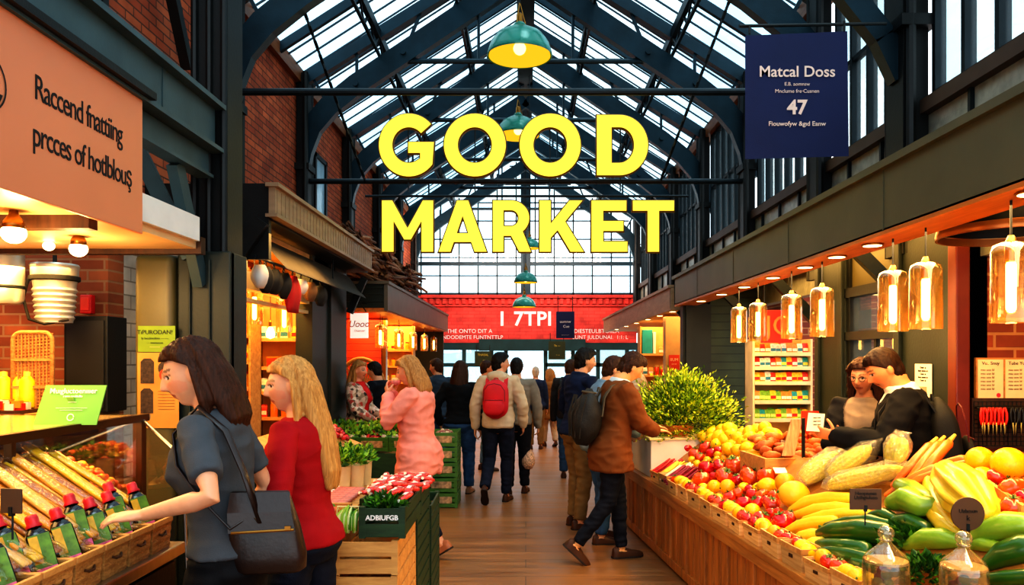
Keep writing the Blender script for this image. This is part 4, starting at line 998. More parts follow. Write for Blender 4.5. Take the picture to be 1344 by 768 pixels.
# ================================================================ green crates and radishes behind the pink woman
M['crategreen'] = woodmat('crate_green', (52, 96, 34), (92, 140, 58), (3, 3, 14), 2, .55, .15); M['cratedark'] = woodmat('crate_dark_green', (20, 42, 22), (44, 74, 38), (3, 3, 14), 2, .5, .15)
def make_crate(nm, w, d, h, m_, panel=None, slats=3, grp=None):
    t = thing(nm, 'x', 'crate')
    for nm2, s in (('front', -1), ('back', 1)):
        b = MB(); g = h / slats
        for k in range(slats): b.box(-w / 2, w / 2, s * d / 2 - .006, s * d / 2 + .006, k * g + .006, (k + 1) * g - .006)
        b.build(nm2 + '_panel', m_, t, bevel=.002)
    for s in (-1, 1):
        b = MB(); g = h / slats
        for k in range(slats): b.box(s * w / 2 - .006, s * w / 2 + .006, -d / 2, d / 2, k * g + .006, (k + 1) * g - .006)
        b.build('side_panel', m_, t, bevel=.002)
    for sx in (-1, 1):
        for sy in (-1, 1): MB().cbox((sx * (w / 2 - .008), sy * (d / 2 - .008), h / 2), (.03, .03, h)).build('corner_post', m_, t)
    MB().box(-w / 2, w / 2, -d / 2, d / 2, .004, .014).build('base', m_, t)
    if panel: MB().box(-w * .34, w * .34, -d / 2 - .011, -d / 2 - .005, h * .3, h * .75).build('label_paper', panel, t)
    return Kind(t)
cpan = mat('crate_label', (190, 150, 110), .6, 0, .6, 24)
GC = make_crate('green_crate', .33, .46, .165, M['crategreen'], cpan)
for si, x in enumerate((-.925, -1.275, -1.625, -1.975)):
    for k in range(5 if si == 0 else 4):
        lv = ['lowest', 'second', 'third', 'fourth', 'topmost'][k if si == 0 or k < 3 else 4]
        GC.put((x, 8.62, k * .167), (0, 0, rnd(-.02, .02)), label='green slatted crate, %s in the %s stack behind the pink woman' % (lv, ['rightmost', 'second from right', 'third from right', 'leftmost'][si]), group='green crates behind the pink woman')
def make_bunch(root_m, n=7, r=.018):
    t = thing('radish_bunch', 'x', 'radishes'); b = MB()
    for i in range(n): a = 2 * PI * i / n; b.ell((.03 * math.cos(a) * (i % 3 > 0), .03 * math.sin(a), .02 + .012 * (i % 2)), (r, r, r * 1.1), 10, 8)
    b.build('radish', root_m, t, smooth=True); l = MB(); leaf_clump(l, (0, .05, .03), .04, .06, .04, 26, .06, 3); l.build('leaves', [G1, G2, G3], t); return Kind(t)
RB = make_bunch(RR, 9, .022); RB2 = make_bunch(mat('white_radish', (236, 214, 200), .4, 0, .1))
tilt = R(16)
for si, x in enumerate((-1.275, -1.625, -1.975)):
    GC.put((x, 8.30, .72), (tilt, 0, 0), label='tilted green crate of radishes, %s behind the pink woman' % ['nearest the aisle', 'in the middle', 'farthest from the aisle'][si], group='tilted green crates of radishes')
    for i in range(4):
        for j in range(3):
            yy = -.15 + j * .14
            (RB if (i + j) % 3 else RB2).put((x - .11 + i * .073, 8.30 + yy * math.cos(tilt), .72 + .10 + yy * math.sin(tilt)), (tilt, 0, rnd(0, 6)), label='small bunch of radishes with leaves, row %s and place %s in the %s tilted crate' % (ORD[j], ORD[i], ['right', 'middle', 'left'][si]), group='radish bunches in the tilted green crates')
sup = thing('crate_stand', 'dark stand carrying the tilted green crates', 'stand', (-1.62, 8.2, 0)); MB().box(-.53, .53, -.14, .16, 0, .64).build('stand_body', M['cratedark'], sup)
# (filler in the topmost crate of the right stack)
heap_stuff('mushroom_heap', 'brown mushrooms filling the topmost green crate of the right stack', 'mushrooms', (-.925, 8.62, .75), .13, .2, .09, 90, .022, [mat('mush1', (196, 150, 120), .6), mat('mush2', (160, 90, 76), .6), mat('mush3', (226, 196, 160), .6)])

# ================================================================ near middle stand: wooden crates, dark crates, packs
WC = make_crate('wooden_crate', .285, .56, .158, M['cratewood'], None, 2)
for si, x in enumerate((-.74, -1.03)):
    for k in range(5):
        WC.put((x, 3.80, k * .162), (0, 0, rnd(-.01, .01)), label='pale wooden crate, %s in the %s front stack beside the red woman' % (['lowest', 'second', 'third', 'fourth', 'topmost'][k], ['right', 'left'][si]), group='pale wooden crates in the middle stand')
# end window of the top wooden crate: dark red vegetables seen through the slats
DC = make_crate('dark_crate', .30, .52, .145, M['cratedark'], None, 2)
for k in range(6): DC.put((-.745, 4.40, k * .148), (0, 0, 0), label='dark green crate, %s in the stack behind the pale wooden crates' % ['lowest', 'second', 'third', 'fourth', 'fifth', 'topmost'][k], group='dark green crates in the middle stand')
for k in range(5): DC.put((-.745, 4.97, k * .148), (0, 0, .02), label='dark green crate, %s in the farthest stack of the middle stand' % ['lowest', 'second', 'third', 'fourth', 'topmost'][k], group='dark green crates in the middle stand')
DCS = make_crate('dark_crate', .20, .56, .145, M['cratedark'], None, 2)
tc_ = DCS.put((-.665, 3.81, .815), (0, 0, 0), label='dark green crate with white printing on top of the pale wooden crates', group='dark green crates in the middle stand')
lettering('ADBIUFGB', .032, M['inkwhite'], tc_, Matrix.Translation((0, -.289, .095)), bold=.001)
wt = thing('wooden_tray', 'shallow wooden tray of pink packs behind the herb pots', 'tray', (-1.12, 4.35, 0))
MB().box(-.2, .2, -.4, .3, .0, .84).build('base', M['cratewood'], wt); MB().box(-.22, .22, -.42, .32, .84, .86).box(-.22, .22, -.42, -.40, .86, .9).build('tray_board', M['cratewood'], wt)
# red and white cellophane packs
rp = thing('red_pack', 'x', 'pack'); rings = []
for x, k in ((-.075, .3), (-.065, .8), (-.03, 1), (.03, 1), (.065, .8), (.075, .3)): rings.append([(x, k * .028 * math.cos(2 * PI * j / 10), .02 + k * .018 * math.sin(2 * PI * j / 10)) for j in range(10)])
MB().loft(rings).build('pack_body', mat('pack_red', (216, 46, 40), .3, 0, .5, 45, coat=.5), rp, smooth=True)
MB().box(-.02, .025, -.012, .012, .0375, .0395).build('label_paper', mat('pack_white', (248, 236, 224), .35, 0, .1), rp)
MB().tube([(-.07, 0, .02), (-.095, 0, .022)], [.004, .012], 6).build('twist_end', M['paper'], rp)
RP = Kind(rp); n = 0
for j in range(11):
    for i in range(6):
        Y = 3.66 + j * .095; zz = .958 if Y < 4.10 else .89
        if Y < 4.10 and i < 2: continue
        RP.put((-.845 + i * .053 + rnd(-.008, .008), Y + rnd(-.015, .015), zz + .006 + rnd(0, .02) + .022 * math.sin(PI * (i + .5) / 6)), (rnd(-.2, .2), rnd(-.25, .25), rnd(.7, 1.7)), label='red wrapped pack on the dark crates, %s row from the front, %s from left' % (ORD[j], ORD[i]), group='red wrapped packs on the dark crates', scale=.78)
pp = thing('pink_pack', 'x', 'pack'); MB().tube([(-.17, 0, .018), (0, 0, .02), (.17, 0, .018)], [.014, .018, .014], 8, round_ends=True).build('pack_body', mat('pack_pink', (206, 110, 84), .35, 0, .4, 30, coat=.4), pp, smooth=True); MB().box(-.03, .03, -.012, .012, .034, .038).build('label_paper', mat('pack_white', (248, 236, 224), .35), pp)
PP = Kind(pp)
for j in range(9): PP.put((-1.12, 4.02 + j * .055, .862), (0, 0, rnd(-.05, .05)), label='long pinkish sausage pack on the wooden tray, %s from the front' % ORD[j], group='sausage packs on the wooden tray')
# herb pots
hp_ = thing('herb_pot', 'x', 'plant'); MB().lathe([(.036, 0), (.042, .12), (.045, .125), (.04, .125), (.036, .11), (0, .11)], 18).build('pot', mat('pot_cream', (222, 196, 150), .5, 0, .15), hp_, smooth='auto')
hl = MB(); leaf_clump(hl, (0, 0, .135), .05, .05, .065, 130, .035, 3); hl.build('foliage', [G1, G2, G3], hp_)
HK = Kind(hp_)
for i, (px, Y) in enumerate([(432, 4.62), (450, 4.55), (468, 4.6), (478, 4.75), (440, 4.85), (460, 4.85)]):
    HK.put((PX(px, Y), Y + .0, .862), (0, 0, i), label='leafy herb in a pale pot, %s of the cluster behind the sausage tray' % ['front left', 'front middle', 'front right', 'far right', 'back left', 'back middle'][i], group='herb pots behind the sausage tray', scale=1.15)
hb_ = thing('pot_stand', 'wooden stand under the herb pots', 'stand', (-1.1, 4.75, 0)); MB().box(-.2, .18, -.07, .25, 0, .86).build('stand_body', M['cratewood'], hb_)
# vegetables lying at the front of the stand
lk = thing('leek_bundle', 'tied bundle of green leeks on the pale wooden crates, left of the printed crate', 'leeks', (PX(457, 3.64), 3.64, .815)); b = MB()
for i in range(38):
    a = rnd(-1, 1); b.mi = i % 3; x = a * .055
    b.tube([(x, -.07, .012 + rnd(0, .02)), (x * 1.0, -.06, .07 + rnd(0, .03)), (x * .85, .0, .11 + rnd(-.01, .02) - abs(a) * .03), (x * .9, .1, .07 + rnd(0, .03))], [.005, .006, .006, .004], 6)
b.build('stalk', [G2, G3, mat('leek_pale', (214, 220, 150), .5)], lk, smooth=True); MB().tube([(-.06, 0, .04), (-.05, 0, .125), (.05, 0, .125), (.06, 0, .04)], .005, 6).build('tie', M['cream'], lk)
heap_stuff('pepper_heap', 'heap of small red and orange peppers left of the leek bundle', 'peppers', (-1.0, 3.72, .82), .1, .14, .12, 70, .026, [RR, mat('heap_gold', (246, 170, 60), .4), mat('heap_orange2', (236, 110, 40), .4), G2])
lm = MB(); leaf_clump(lm, (-.665, 3.61, .945), .085, .06, .045, 320, .04, 3); tag(lm.build('parsley_bed', [G1, G2, G1], None), 'green sprigs at the front of the printed dark crate', 'greens', kind='stuff')

# ================================================================ far left stall dressing
for i, (Y, x) in enumerate([(10.0, -2.35), (11.6, -2.3), (13.4, -2.25)]):
    mb = MB()
    for k in range(150):
        a = rnd(0, 2 * PI); rr = rnd(0, 1) ** .5; dx, dz = .32 * rr * math.cos(a), .30 * rr * math.sin(a) + .30
        mb.mi = k % 2; z0 = 2.70 if i else 2.70
        mb.tube([(x + dx + rnd(-.08, .08), Y - .65 + rnd(-.2, .2), z0 + max(.01, dz + rnd(-.06, .06))), (x + dx, Y, z0 + max(.01, dz)), (x + dx + rnd(-.12, .12), Y + .65 + rnd(-.2, .3), z0 + max(.01, dz + rnd(-.08, .1)))], rnd(.012, .024), 5)
    o = mb.build('brushwood_bundle', [mat('twig_brown', (112, 70, 44), .8, 0, .3), mat('twig_tan', (160, 108, 70), .8, 0, .3)], None)
    tag(o, 'bundle of brown brushwood lying on the left canopy roof, %s' % ['nearest of the three', 'middle of the three', 'farthest of the three'][i], 'brushwood', 'brushwood bundles on the canopy roof')
sgn = thing('hanging_sign', 'square white sign with red script hanging at the near end of the far left stall', 'sign', (PX(471, 10.3), 10.3, PZ(444, 10.3)), R(-14))
MB().box(-.13, .13, 0, .025, 0, .34).build('panel', mat('lit_white_panel', (255, 244, 232), .5, emit=.5), sgn, bevel=.004)
lettering('Uooo', .13, mat('script_red', (206, 60, 40), .5), sgn, Matrix.Translation((0, -.003, .19)), shear=.25); lettering('Oueruer', .045, mat('script_red', (206, 60, 40), .5), sgn, Matrix.Translation((.01, -.003, .10)), shear=.2)
MB().tube([(-.08, .01, .34), (-.14, .01, .42), (0, .01, .50), (.1, .01, .36)], .008, 6).tube([(-.1, .01, .5), (.12, .01, .46)], .007, 6).build('hanger', M['rope'], sgn)
pc_ = thing('peacock_chair', 'round golden wicker chair back standing in the far left stall', 'chair', (-2.42, 11.2, 0))
MB().tube([(.34 * math.cos(R(a)), 0, 1.2 + .44 * math.sin(R(a))) for a in range(-60, 241, 12)], .03, 8).build('back_frame', M['wicker'], pc_, smooth=True)
w = MB()
for a in range(-50, 231, 9): w.bar((0, 0, .9), (.33 * math.cos(R(a)), 0, 1.2 + .43 * math.sin(R(a))), .02)
for f in (.4, .6, .8): w.tube([(.34 * f * math.cos(R(a)), 0, 1.1 + .44 * f * math.sin(R(a))) for a in range(-60, 241, 12)], .012, 6)
w.build('woven_panel', M['wicker'], pc_); MB().tube([(0, -.25, .44), (0, -.25, .48)], .28, 24).build('seat', M['wicker'], pc_)
for sx in (-1, 1):
    for sy in (-.45, 0): MB().tube([(sx * .22, sy, 0), (sx * .2, sy, .45)], .02, 8).build('leg', M['wicker'], pc_)
shelf_unit('shop_shelf', 'tall wooden shelf of golden goods inside the far left stall', -2.85, -2.1, 14.2, 14.5, (.9, 1.2, 1.5, 1.8), 2.25, M['cratewood'])
for li, z in enumerate((1.8, 1.5, 1.2)): fill_shelf(-2.8, -2.15, 14.27, z, [JK[0], JK[2], PK[2]], 'on the %s level of the far left stall shelf' % LV[li], .11, 1)
shelf_unit('shop_shelf', 'side shelf of folded goods under the tube lamps of the far left stall', -2.85, -2.5, 12.9, 13.2, (.9, 1.25, 1.6), 2.2, M['cratewood'])
fill_shelf(-2.82, -2.53, 12.97, 1.6, [JK[0], PK[2]], 'on the top level of the narrow far left shelf', .1, 1); fill_shelf(-2.82, -2.53, 12.97, 1.25, [JK[3], PK[3]], 'on the second level of the narrow far left shelf', .1, 1)
# ================================================================ right counter (runs slightly askew to the hall)
A0 = V(1.483, 2.0, 0); AD = V(-.0936, .9956, 0); AN = V(.9956, .0936, 0); RZC = math.atan2(.0936, .9956)
def ctr(u, v, z): return A0 + AD * u + AN * v + V(0, 0, z)
CM = Matrix.Translation(A0) @ Matrix.Rotation(RZC, 4, 'Z')          # local x = v (away from the aisle), local y = u (away from camera)
K0, KV, KS = .625, .12, .75
def slope_z(v): return K0 + KS * (v - KV)
def on_slope(px, py, lift=0.):
    d = V((px - VX) / FO, 1, -(py - VY) / FO); o = V(0, 0, CH)
    a = o.z - (K0 + lift) + KS * KV - KS * ((o - A0).dot(AN)); b = KS * d.dot(AN) - d.z
    t_ = a / b; return o + d * t_
rc_ = thing('market_counter', 'long wooden plank fronted market counter carrying the fruit on the right', 'counter', A0, RZC)
MB().box(.05, .62, -.2, 5.55, .04, .5).build('counter_body', M['wooddark'], rc_)
pl = MB(); y = -.2; k = 0
while y < 5.5:
    pl.box(.028, .052, y + .006, y + .124, .07, .50); y += .13; k += 1
    if k % 3 == 0: pl.box(.01, .05, y - .004, y + .026, .06, .5); y += .03
pl.build('plank_front', M['counterwood'], rc_, bevel=.004)
MB().box(-.005, .66, -.22, 5.58, .56, .60).box(.0, .06, -.2, 5.56, .50, .56).build('worktop', M['countertop'], rc_, bevel=.006)
MB().box(.012, .055, -.2, 5.56, .02, .09).build('plinth', M['counterwood'], rc_, bevel=.004)
MB().box(.05, .6, 5.52, 5.57, .04, .56).build('end_panel', M['counterwood'], rc_)
bd = MB()
def slab(v0, v1, u0, u1):
    z0, z1 = slope_z(v0), slope_z(v1)
    bd.add([(v0, u0, z0), (v1, u0, z1), (v1, u1, z1), (v0, u1, z0), (v0, u0, .6), (v1, u0, .6), (v1, u1, .6), (v0, u1, .6)], [(0, 1, 2, 3), (7, 6, 5, 4), (0, 4, 5, 1), (1, 5, 6, 2), (2, 6, 7, 3), (3, 7, 4, 0)])
slab(.15, .62, 1.25, 4.72); slab(.30, 1.05, .45, 1.25)
bd.build('display_board', woodmat('display_wood', (150, 90, 34), (204, 138, 60), (6, 6, 6), 2), rc_)
MB().box(.6, 1.1, .4, 1.3, .0, .6).build('rear_body', M['wooddark'], rc_)

# ---- fruit kinds
M['tom'] = mat('tomato_skin', (216, 38, 22), .16, 0, .22, 5, rv=.25, coat=.5); M['tomo'] = mat('tomato_orange', (236, 84, 24), .16, 0, .22, 5, rv=.2, coat=.5)
M['lem'] = mat('lemon_skin', (252, 196, 22), .32, 0, .12, 8, .15, 90, rv=.18); M['ora'] = mat('yellow_orange_skin', (255, 178, 20), .28, 0, .1, 8, .12, 110, rv=.15)
M['stem'] = mat('stem_green', (74, 104, 34), .6, 0, .3, 20)
def make_tomato(nm, m_, r=.05, lobes=5, am=.06):
    b = MB(); b.ell((0, 0, 0), (r, r, r * .82), 24, 14, fn=lambda d, p: p * (1 + am * math.cos(lobes * math.atan2(d.y, d.x)) * max(0, 1 - d.z * d.z * .4)) - V(0, 0, r * .16 * math.exp(-((d.x ** 2 + d.y ** 2) / .06)) if d.z > 0 else 0))
    o = b.build(nm, m_, None, smooth=True); o['category'] = 'tomato'; c = MB()
    for i in range(6):
        a = i * PI / 3; w = V(-math.sin(a), math.cos(a), 0) * r * .10; d = V(math.cos(a), math.sin(a), 0)
        c.add([V(0, 0, r * .7) + w, V(0, 0, r * .7) - w, d * r * .3 - w * 1.2 + V(0, 0, r * .80), d * r * .62 + V(0, 0, r * .86), d * r * .3 + w * 1.2 + V(0, 0, r * .80)], [(0, 1, 2, 3, 4)])
    c.tube([(0, 0, r * .66), (r * .05, 0, r * .9), (r * .12, .0, r * 1.05)], r * .06, 6); c.build('calyx', M['stem'], o); return Kind(o)
TOM = [make_tomato('tomato', M['tom']), make_tomato('tomato', M['tomo'], .05, 7, .08), make_tomato('tomato', M['tom'], .05, 4, .03)]
def lemon(nm, m_, cat, r=.045, nip=.25, el=1.12):
    b = MB(); b.ell((0, 0, 0), (r * el, r, r), 22, 14, fn=lambda d, p: p + V(d.x, 0, 0) * r * nip * max(0, abs(d.x) - .8) * 4)
    o = b.build(nm, m_, None, smooth=True); o['category'] = cat
    MB().tube([(r * (el + nip * .7), 0, 0), (r * (el + nip * .7) + .004, 0, .001)], r * .12, 6).build('stem_end', M['stem'], o); return Kind(o)
LEM = lemon('lemon', M['lem'], 'lemon'); ORA = lemon('yellow_orange', M['ora'], 'orange', .05, .02, 1.0)
def place(kind, base_r, px, py, rpx, label, group=None, lift=.6, dz=0):
    p = on_slope(px, py, .03); Y = p.y; r = rpx * Y / FO
    p = on_slope(px, py, r * lift + dz)
    return kind.put(p, (rnd(-.6, .6), rnd(-.5, .5), rnd(0, 6.28)), label=label, group=group, scale=r / base_r)
def rowpos(L, x, y, rows):
    lo = -1
    for nm, hi in rows:
        if lo <= y < hi:
            xs_ = sorted(a for a, b in L if lo <= b < hi); return '%s row, %s from the left' % (nm, ORD[xs_.index(x)])
        lo = hi
def cpx(x, y, ox, oy, s): return ox + x / s, oy + y / s
# lemon pile at the back, tomatoes and lemons in front; seen positions run along the sloping board
lem = [(355, 185), (415, 160), (485, 138), (560, 172), (628, 165), (690, 190), (735, 135), (818, 158), (770, 190), (500, 208), (640, 220), (575, 237), (730, 240), (445, 242), (410, 208), (600, 285), (660, 268), (530, 272), (690, 235), (465, 180), (600, 195), (540, 130), (680, 150), (790, 120), (860, 170)]
for i, (x, y) in enumerate(lem):
    px, py = cpx(x, y, 860, 540, 5.485)
    place(LEM, .045, px, py, 8.8, 'lemon in the pile behind the tomatoes, %s' % rowpos(lem, x, y, (('topmost', 165), ('second', 200), ('third', 250), ('lowest', 999))), 'lemons in the pile behind the tomatoes', dz=.03 if i > 14 else 0)
dk = [(225, 258, 46), (285, 305, 46), (362, 258, 48), (405, 300, 40), (320, 330, 36), (255, 225, 40), (460, 285, 36)]
for i, (x, y, r) in enumerate(dk):
    px, py = cpx(x, y, 860, 540, 5.485); place(TOM[2], .05, px, py, r / 5.0, 'dark red tomato beside the white planter, %s' % rowpos([q[:2] for q in dk], x, y, (('upper', 280), ('lower', 999))), 'dark tomatoes beside the planter')
for i, (x, y, r) in enumerate([(822, 258, 52), (742, 282, 42), (870, 225, 36)]):
    px, py = cpx(x, y, 860, 540, 5.485); place(TOM[0], .05, px, py, r / 5.485, ['big red tomato at the right end of the lemon pile', 'smaller red tomato just left of the one at the lemon pile end', 'small red tomato behind the one at the lemon pile end'][i])
sm = 0
for j in range(3):
    for i in range(8):
        px, py = 898 + i * 11 - j * 2 + rnd(-2, 2), 597 + j * 6 + rnd(-1.5, 1.5)
        if 905 < px < 985 and not (px < 930 and j == 0): place(ORA, .05, px, py, 5.6, 'small yellow tomato between the red groups, %s row, %s place from the left' % (ORD[j], ORD[i]), 'small yellow tomatoes in the middle band', dz=-.01)
mid = [(335, 490, 62), (375, 415, 60), (465, 392, 48), (500, 465, 62), (570, 390, 68), (592, 490, 42), (685, 470, 68), (800, 465, 64), (668, 412, 44), (430, 470, 40), (740, 420, 40)]
pn = ['leftmost', 'upper left', 'back', 'large middle', 'highest and largest', 'small lower middle', 'large right of centre', 'rightmost', 'rear right', 'half hidden left', 'half hidden right']
for (x, y, r), nmx in zip(mid, pn):
    px, py = cpx(x, y, 860, 540, 5.485); place(TOM[1] if r > 60 else TOM[0], .05, px, py, r / 5.0, '%s red tomato of the big shiny group mid counter' % nmx, 'big tomatoes in the middle of the counter')
yl = [(705, 345, 72, 'big yellow grapefruit just above the shiny tomatoes'), (935, 515, 72, 'yellow grapefruit behind the pomelo'), (810, 540, 62, 'yellow lemon left of the grapefruit and below the tomatoes'), (425, 545, 52, 'round yellow orange at the left below the shiny tomatoes'), (520, 545, 56, 'round yellow orange second from left below the shiny tomatoes'), (345, 552, 36, 'small yellow lemon at the edge of the front punnet'), (455, 628, 38, 'small yellow orange low above the front punnets'), (700, 722, 60, 'yellow orange between the two lower tomato groups'), (640, 552, 42, 'yellow lemon in the middle below the shiny tomatoes'), (745, 555, 42, 'yellow lemon below the rightmost shiny tomatoes')]
for x, y, r, lb in yl:
    px, py = cpx(x, y, 860, 540, 5.485); place(LEM if 'lemon' in lb else ORA, .045 if 'lemon' in lb else .05, px, py, r / 5.485, lb)
px, py = cpx(1000, 600, 860, 540, 5.485)
PO = lemon('pomelo', mat('pomelo_skin', (244, 190, 44), .35, 0, .12, 6, .2, 70), 'pomelo', .05, .12, 1.12); place(PO, .05, px, py, 18, 'large pale yellow pomelo between the tomatoes and the bananas')
low = [(540, 620, 52), (600, 588, 44), (640, 660, 56), (700, 600, 46), (765, 600, 44), (735, 655, 50), (840, 668, 56), (862, 608, 46), (575, 690, 50), (620, 735, 46), (520, 665, 40), (680, 560, 36), (800, 640, 40), (790, 580, 36)]
for i, (x, y, r) in enumerate(low):
    px, py = cpx(x, y, 860, 540, 5.485); place(TOM[i % 3], .05, px, py, r / 5.0, 'red tomato left of the pomelo, %s' % rowpos([q[:2] for q in low], x, y, (('top', 605), ('middle', 662), ('bottom', 999))), 'tomatoes left of the pomelo')
lo2 = [(225, 240, 74), (370, 250, 80), (272, 305, 58), (300, 190, 48), (430, 215, 56), (345, 180, 40), (190, 290, 40)]
for (x, y, r), nmx in zip(lo2, ['large left', 'largest', 'small front', 'back left', 'right', 'back', 'leftmost']):
    px, py = cpx(x, y, 960, 640, 5.6); place(TOM[2] if r > 60 else TOM[0], .05, px, py, r / 5.6, '%s red tomato of the nearest group, in the last tomato punnet' % nmx, 'tomatoes in the last punnet')
# ---- long vegetables
def veg(nm, label, cat, pts, rads, m_, stem=None, ribs=0, amp=0., group=None, n=18, lift=1., flat=None, dz=0.):
    W = []
    for (px, py), rp in zip(pts, rads):
        p = on_slope(px, py, .03); r = rp * p.y / FO; W.append((on_slope(px, py, r * .8 * lift + dz), r))
    c = sum((w[0] for w in W), V(0, 0, 0)) / len(W); t_ = thing(nm, label, cat, c, 0, group); P_ = [w[0] - c for w in W]; Rr = [w[1] for w in W]
    # refine the path
    path, rad = [], []
    for i in range(len(P_) - 1):
        for k in range(4): f = k / 4; path.append(P_[i].lerp(P_[i + 1], f)); rad.append(Rr[i] * (1 - f) + Rr[i + 1] * f)
    path.append(P_[-1]); rad.append(Rr[-1])
    b = MB(); b.tube(path, rad, n, round_ends=True, flat=flat)
    if ribs:
        ring = n; ax = [path[0]] * 2 + path + [path[-1]] * 2
        for i in range(len(ax)):
            for j in range(ring): q = b.v[i * ring + j]; b.v[i * ring + j] = ax[i] + (q - ax[i]) * (1 + amp * math.cos(ribs * 2 * PI * j / ring)) if 2 <= i < len(ax) - 2 else q
    b.build(nm + '_body', m_, t_, smooth=True)
    if stem is not None:
        e = -1 if stem == 1 else 0; d = (path[e] - path[-2 if e else 1]).normalized(); r = rad[e]
        MB().tube([path[e] + d * r * .5, path[e] + d * (r * .9 + .02), path[e] + d * (r * .9 + .035) + V(0, 0, .006)], [r * .5, r * .34, r * .42], 8).build('stem', M['stem'], t_, smooth=True)
    return t_
def strmat(nm, a, b, sc=(1, 1, 1), rough=.3):
    return woodmat(nm, a, b, sc, 4, rough, .12, coat=.3)
YB = strmat('banana_yellow', (238, 186, 20), (255, 220, 60), rough=.4); ZG = strmat('zucchini_dark', (24, 64, 14), (58, 110, 26)); ZP = strmat('zucchini_pale', (98, 150, 34), (170, 196, 66)); SQ = strmat('squash_yellow', (232, 180, 24), (255, 222, 76)); CR = strmat('carrot_orange', (230, 92, 24), (250, 140, 48), rough=.4)
Z = lambda L: [cpx(x, y, 960, 640, 5.6) for x, y in L]
Q = lambda L: [cpx(x, y, 1144, 560, 3.69) for x, y in L]
veg('banana', 'long yellow banana at the top of the near bunch, left of the brown price tag', 'banana', Z([(440, 168), (560, 112), (720, 86), (900, 84)]), [5, 9, 10, 8], YB, 0, 5, .07)
veg('banana', 'second yellow banana from the top of the near bunch', 'banana', Z([(470, 205), (620, 172), (780, 160), (930, 168)]), [5, 9, 10, 8], YB, 0, 5, .07)
veg('banana', 'third yellow banana down, just above the big dark zucchini', 'banana', Z([(540, 240), (680, 214), (850, 200), (1000, 196)]), [5, 8, 9, 7], YB, 0, 5, .07)
veg('banana', 'fourth yellow banana, its tip pointing at the nearest tomatoes', 'banana', Z([(400, 325), (500, 285), (620, 262), (760, 250)]), [4.5, 8, 9, 8], YB, 0, 5, .07)
veg('banana', 'short yellow banana standing in the front punnet', 'banana', Z([(450, 400), (520, 372), (600, 355), (680, 350)]), [5, 9, 9.5, 8], YB, 0, 5, .07)
veg('banana', 'lowest yellow banana, half inside the second front punnet', 'banana', Z([(520, 470), (570, 440), (620, 420), (690, 405)]), [6, 9.5, 10, 8], YB, 0, 5, .07)
veg('zucchini', 'big dark green zucchini under the rectangular price tag', 'zucchini', Z([(610, 352), (760, 335), (960, 330), (1150, 345), (1260, 385)]), [6, 15, 18, 15, 7], ZG, 0, 8, .03)
veg('zucchini', 'dark green zucchini lying above the biggest one', 'zucchini', Z([(700, 285), (850, 262), (1020, 252), (1180, 275)]), [5, 9, 10, 6], ZG, 0, 8, .03, dz=.03)
veg('zucchini', 'short dark green zucchini with its tip right of the price tag stake', 'zucchini', Z([(1030, 215), (1120, 205), (1215, 240)]), [7, 10, 7], ZG, 1, 8, .03, dz=.03)
veg('zucchini', 'dark green zucchini low beside the front punnet', 'zucchini', Z([(620, 420), (720, 440), (860, 455), (980, 460)]), [7, 12, 14, 12], ZG, 0, 8, .04)
veg('zucchini', 'green zucchini pointing at the aisle below the big dark one', 'zucchini', Z([(640, 490), (740, 500), (880, 520), (1000, 540)]), [8, 13, 14, 12], ZG, 0, 6, .08)
veg('zucchini', 'small cut green zucchini end left of the first glass jar', 'zucchini', Z([(860, 580), (920, 570), (1000, 590)]), [8, 11, 10], ZG, 0, 6, .08)
veg('zucchini', 'pale green zucchini with its cut stem turned to the round tag', 'zucchini', Q([(105, 370), (170, 350), (240, 385), (300, 380)]), [11, 16, 15, 10], ZP, 1, 7, .06, dz=.05)
veg('zucchini', 'pale green zucchini leaning behind the one with the cut stem', 'zucchini', Q([(140, 285), (200, 310), (270, 360), (300, 400)]), [10, 13, 13, 10], ZP, 1, 7, .06, dz=.03)
veg('zucchini', 'dark zucchini in the shade below the pale cut one', 'zucchini', Q([(130, 470), (190, 470), (260, 500)]), [12, 14, 11], ZG, 1, 7, .05)
veg('zucchini', 'green zucchini lying between the two glass jar knobs', 'zucchini', Q([(175, 575), (260, 545), (350, 545), (425, 560)]), [8, 14, 14, 8], ZP, 0, 7, .05)
veg('zucchini', 'large green zucchini right of the round price tag', 'zucchini', Q([(490, 545), (560, 505), (660, 480), (745, 475)]), [8, 15, 18, 15], ZP, 0, 7, .05, dz=.02)
veg('zucchini', 'short green zucchini just behind the second jar knob', 'zucchini', Q([(470, 570), (540, 570), (610, 585)]), [7, 10, 8], ZP, 0, 7, .05)
veg('zucchini', 'long dark green zucchini behind the second glass jar', 'zucchini', Q([(560, 670), (640, 620), (740, 590), (800, 580)]), [9, 16, 18, 16], ZG, 0, 7, .04)
veg('zucchini', 'lowest dark green zucchini at the bottom right corner', 'zucchini', Q([(550, 745), (650, 735), (790, 725)]), [8, 10, 10], ZG, 0, 7, .04)
veg('squash', 'fat ribbed yellow squash in front of the oranges', 'squash', Q([(335, 205), (390, 260), (460, 330), (540, 410)]), [9, 24, 30, 20], SQ, 0, 9, .10, dz=.06, n=54)
veg('squash', 'slim yellow squash left of the fat ribbed one', 'squash', Q([(285, 250), (300, 330), (350, 420), (400, 490)]), [9, 13, 14, 10], SQ, 0, 7, .06, dz=.01)
veg('squash', 'slim yellow squash under the pale zucchini, pointing down', 'squash', Q([(270, 390), (310, 430), (360, 480), (410, 515)]), [8, 11, 12, 8], SQ, 0, 7, .05, dz=.01)
veg('squash', 'yellow squash at the right below the fat ribbed one', 'squash', Q([(560, 350), (610, 400), (690, 450)]), [10, 13, 10], SQ, 0, 7, .06)
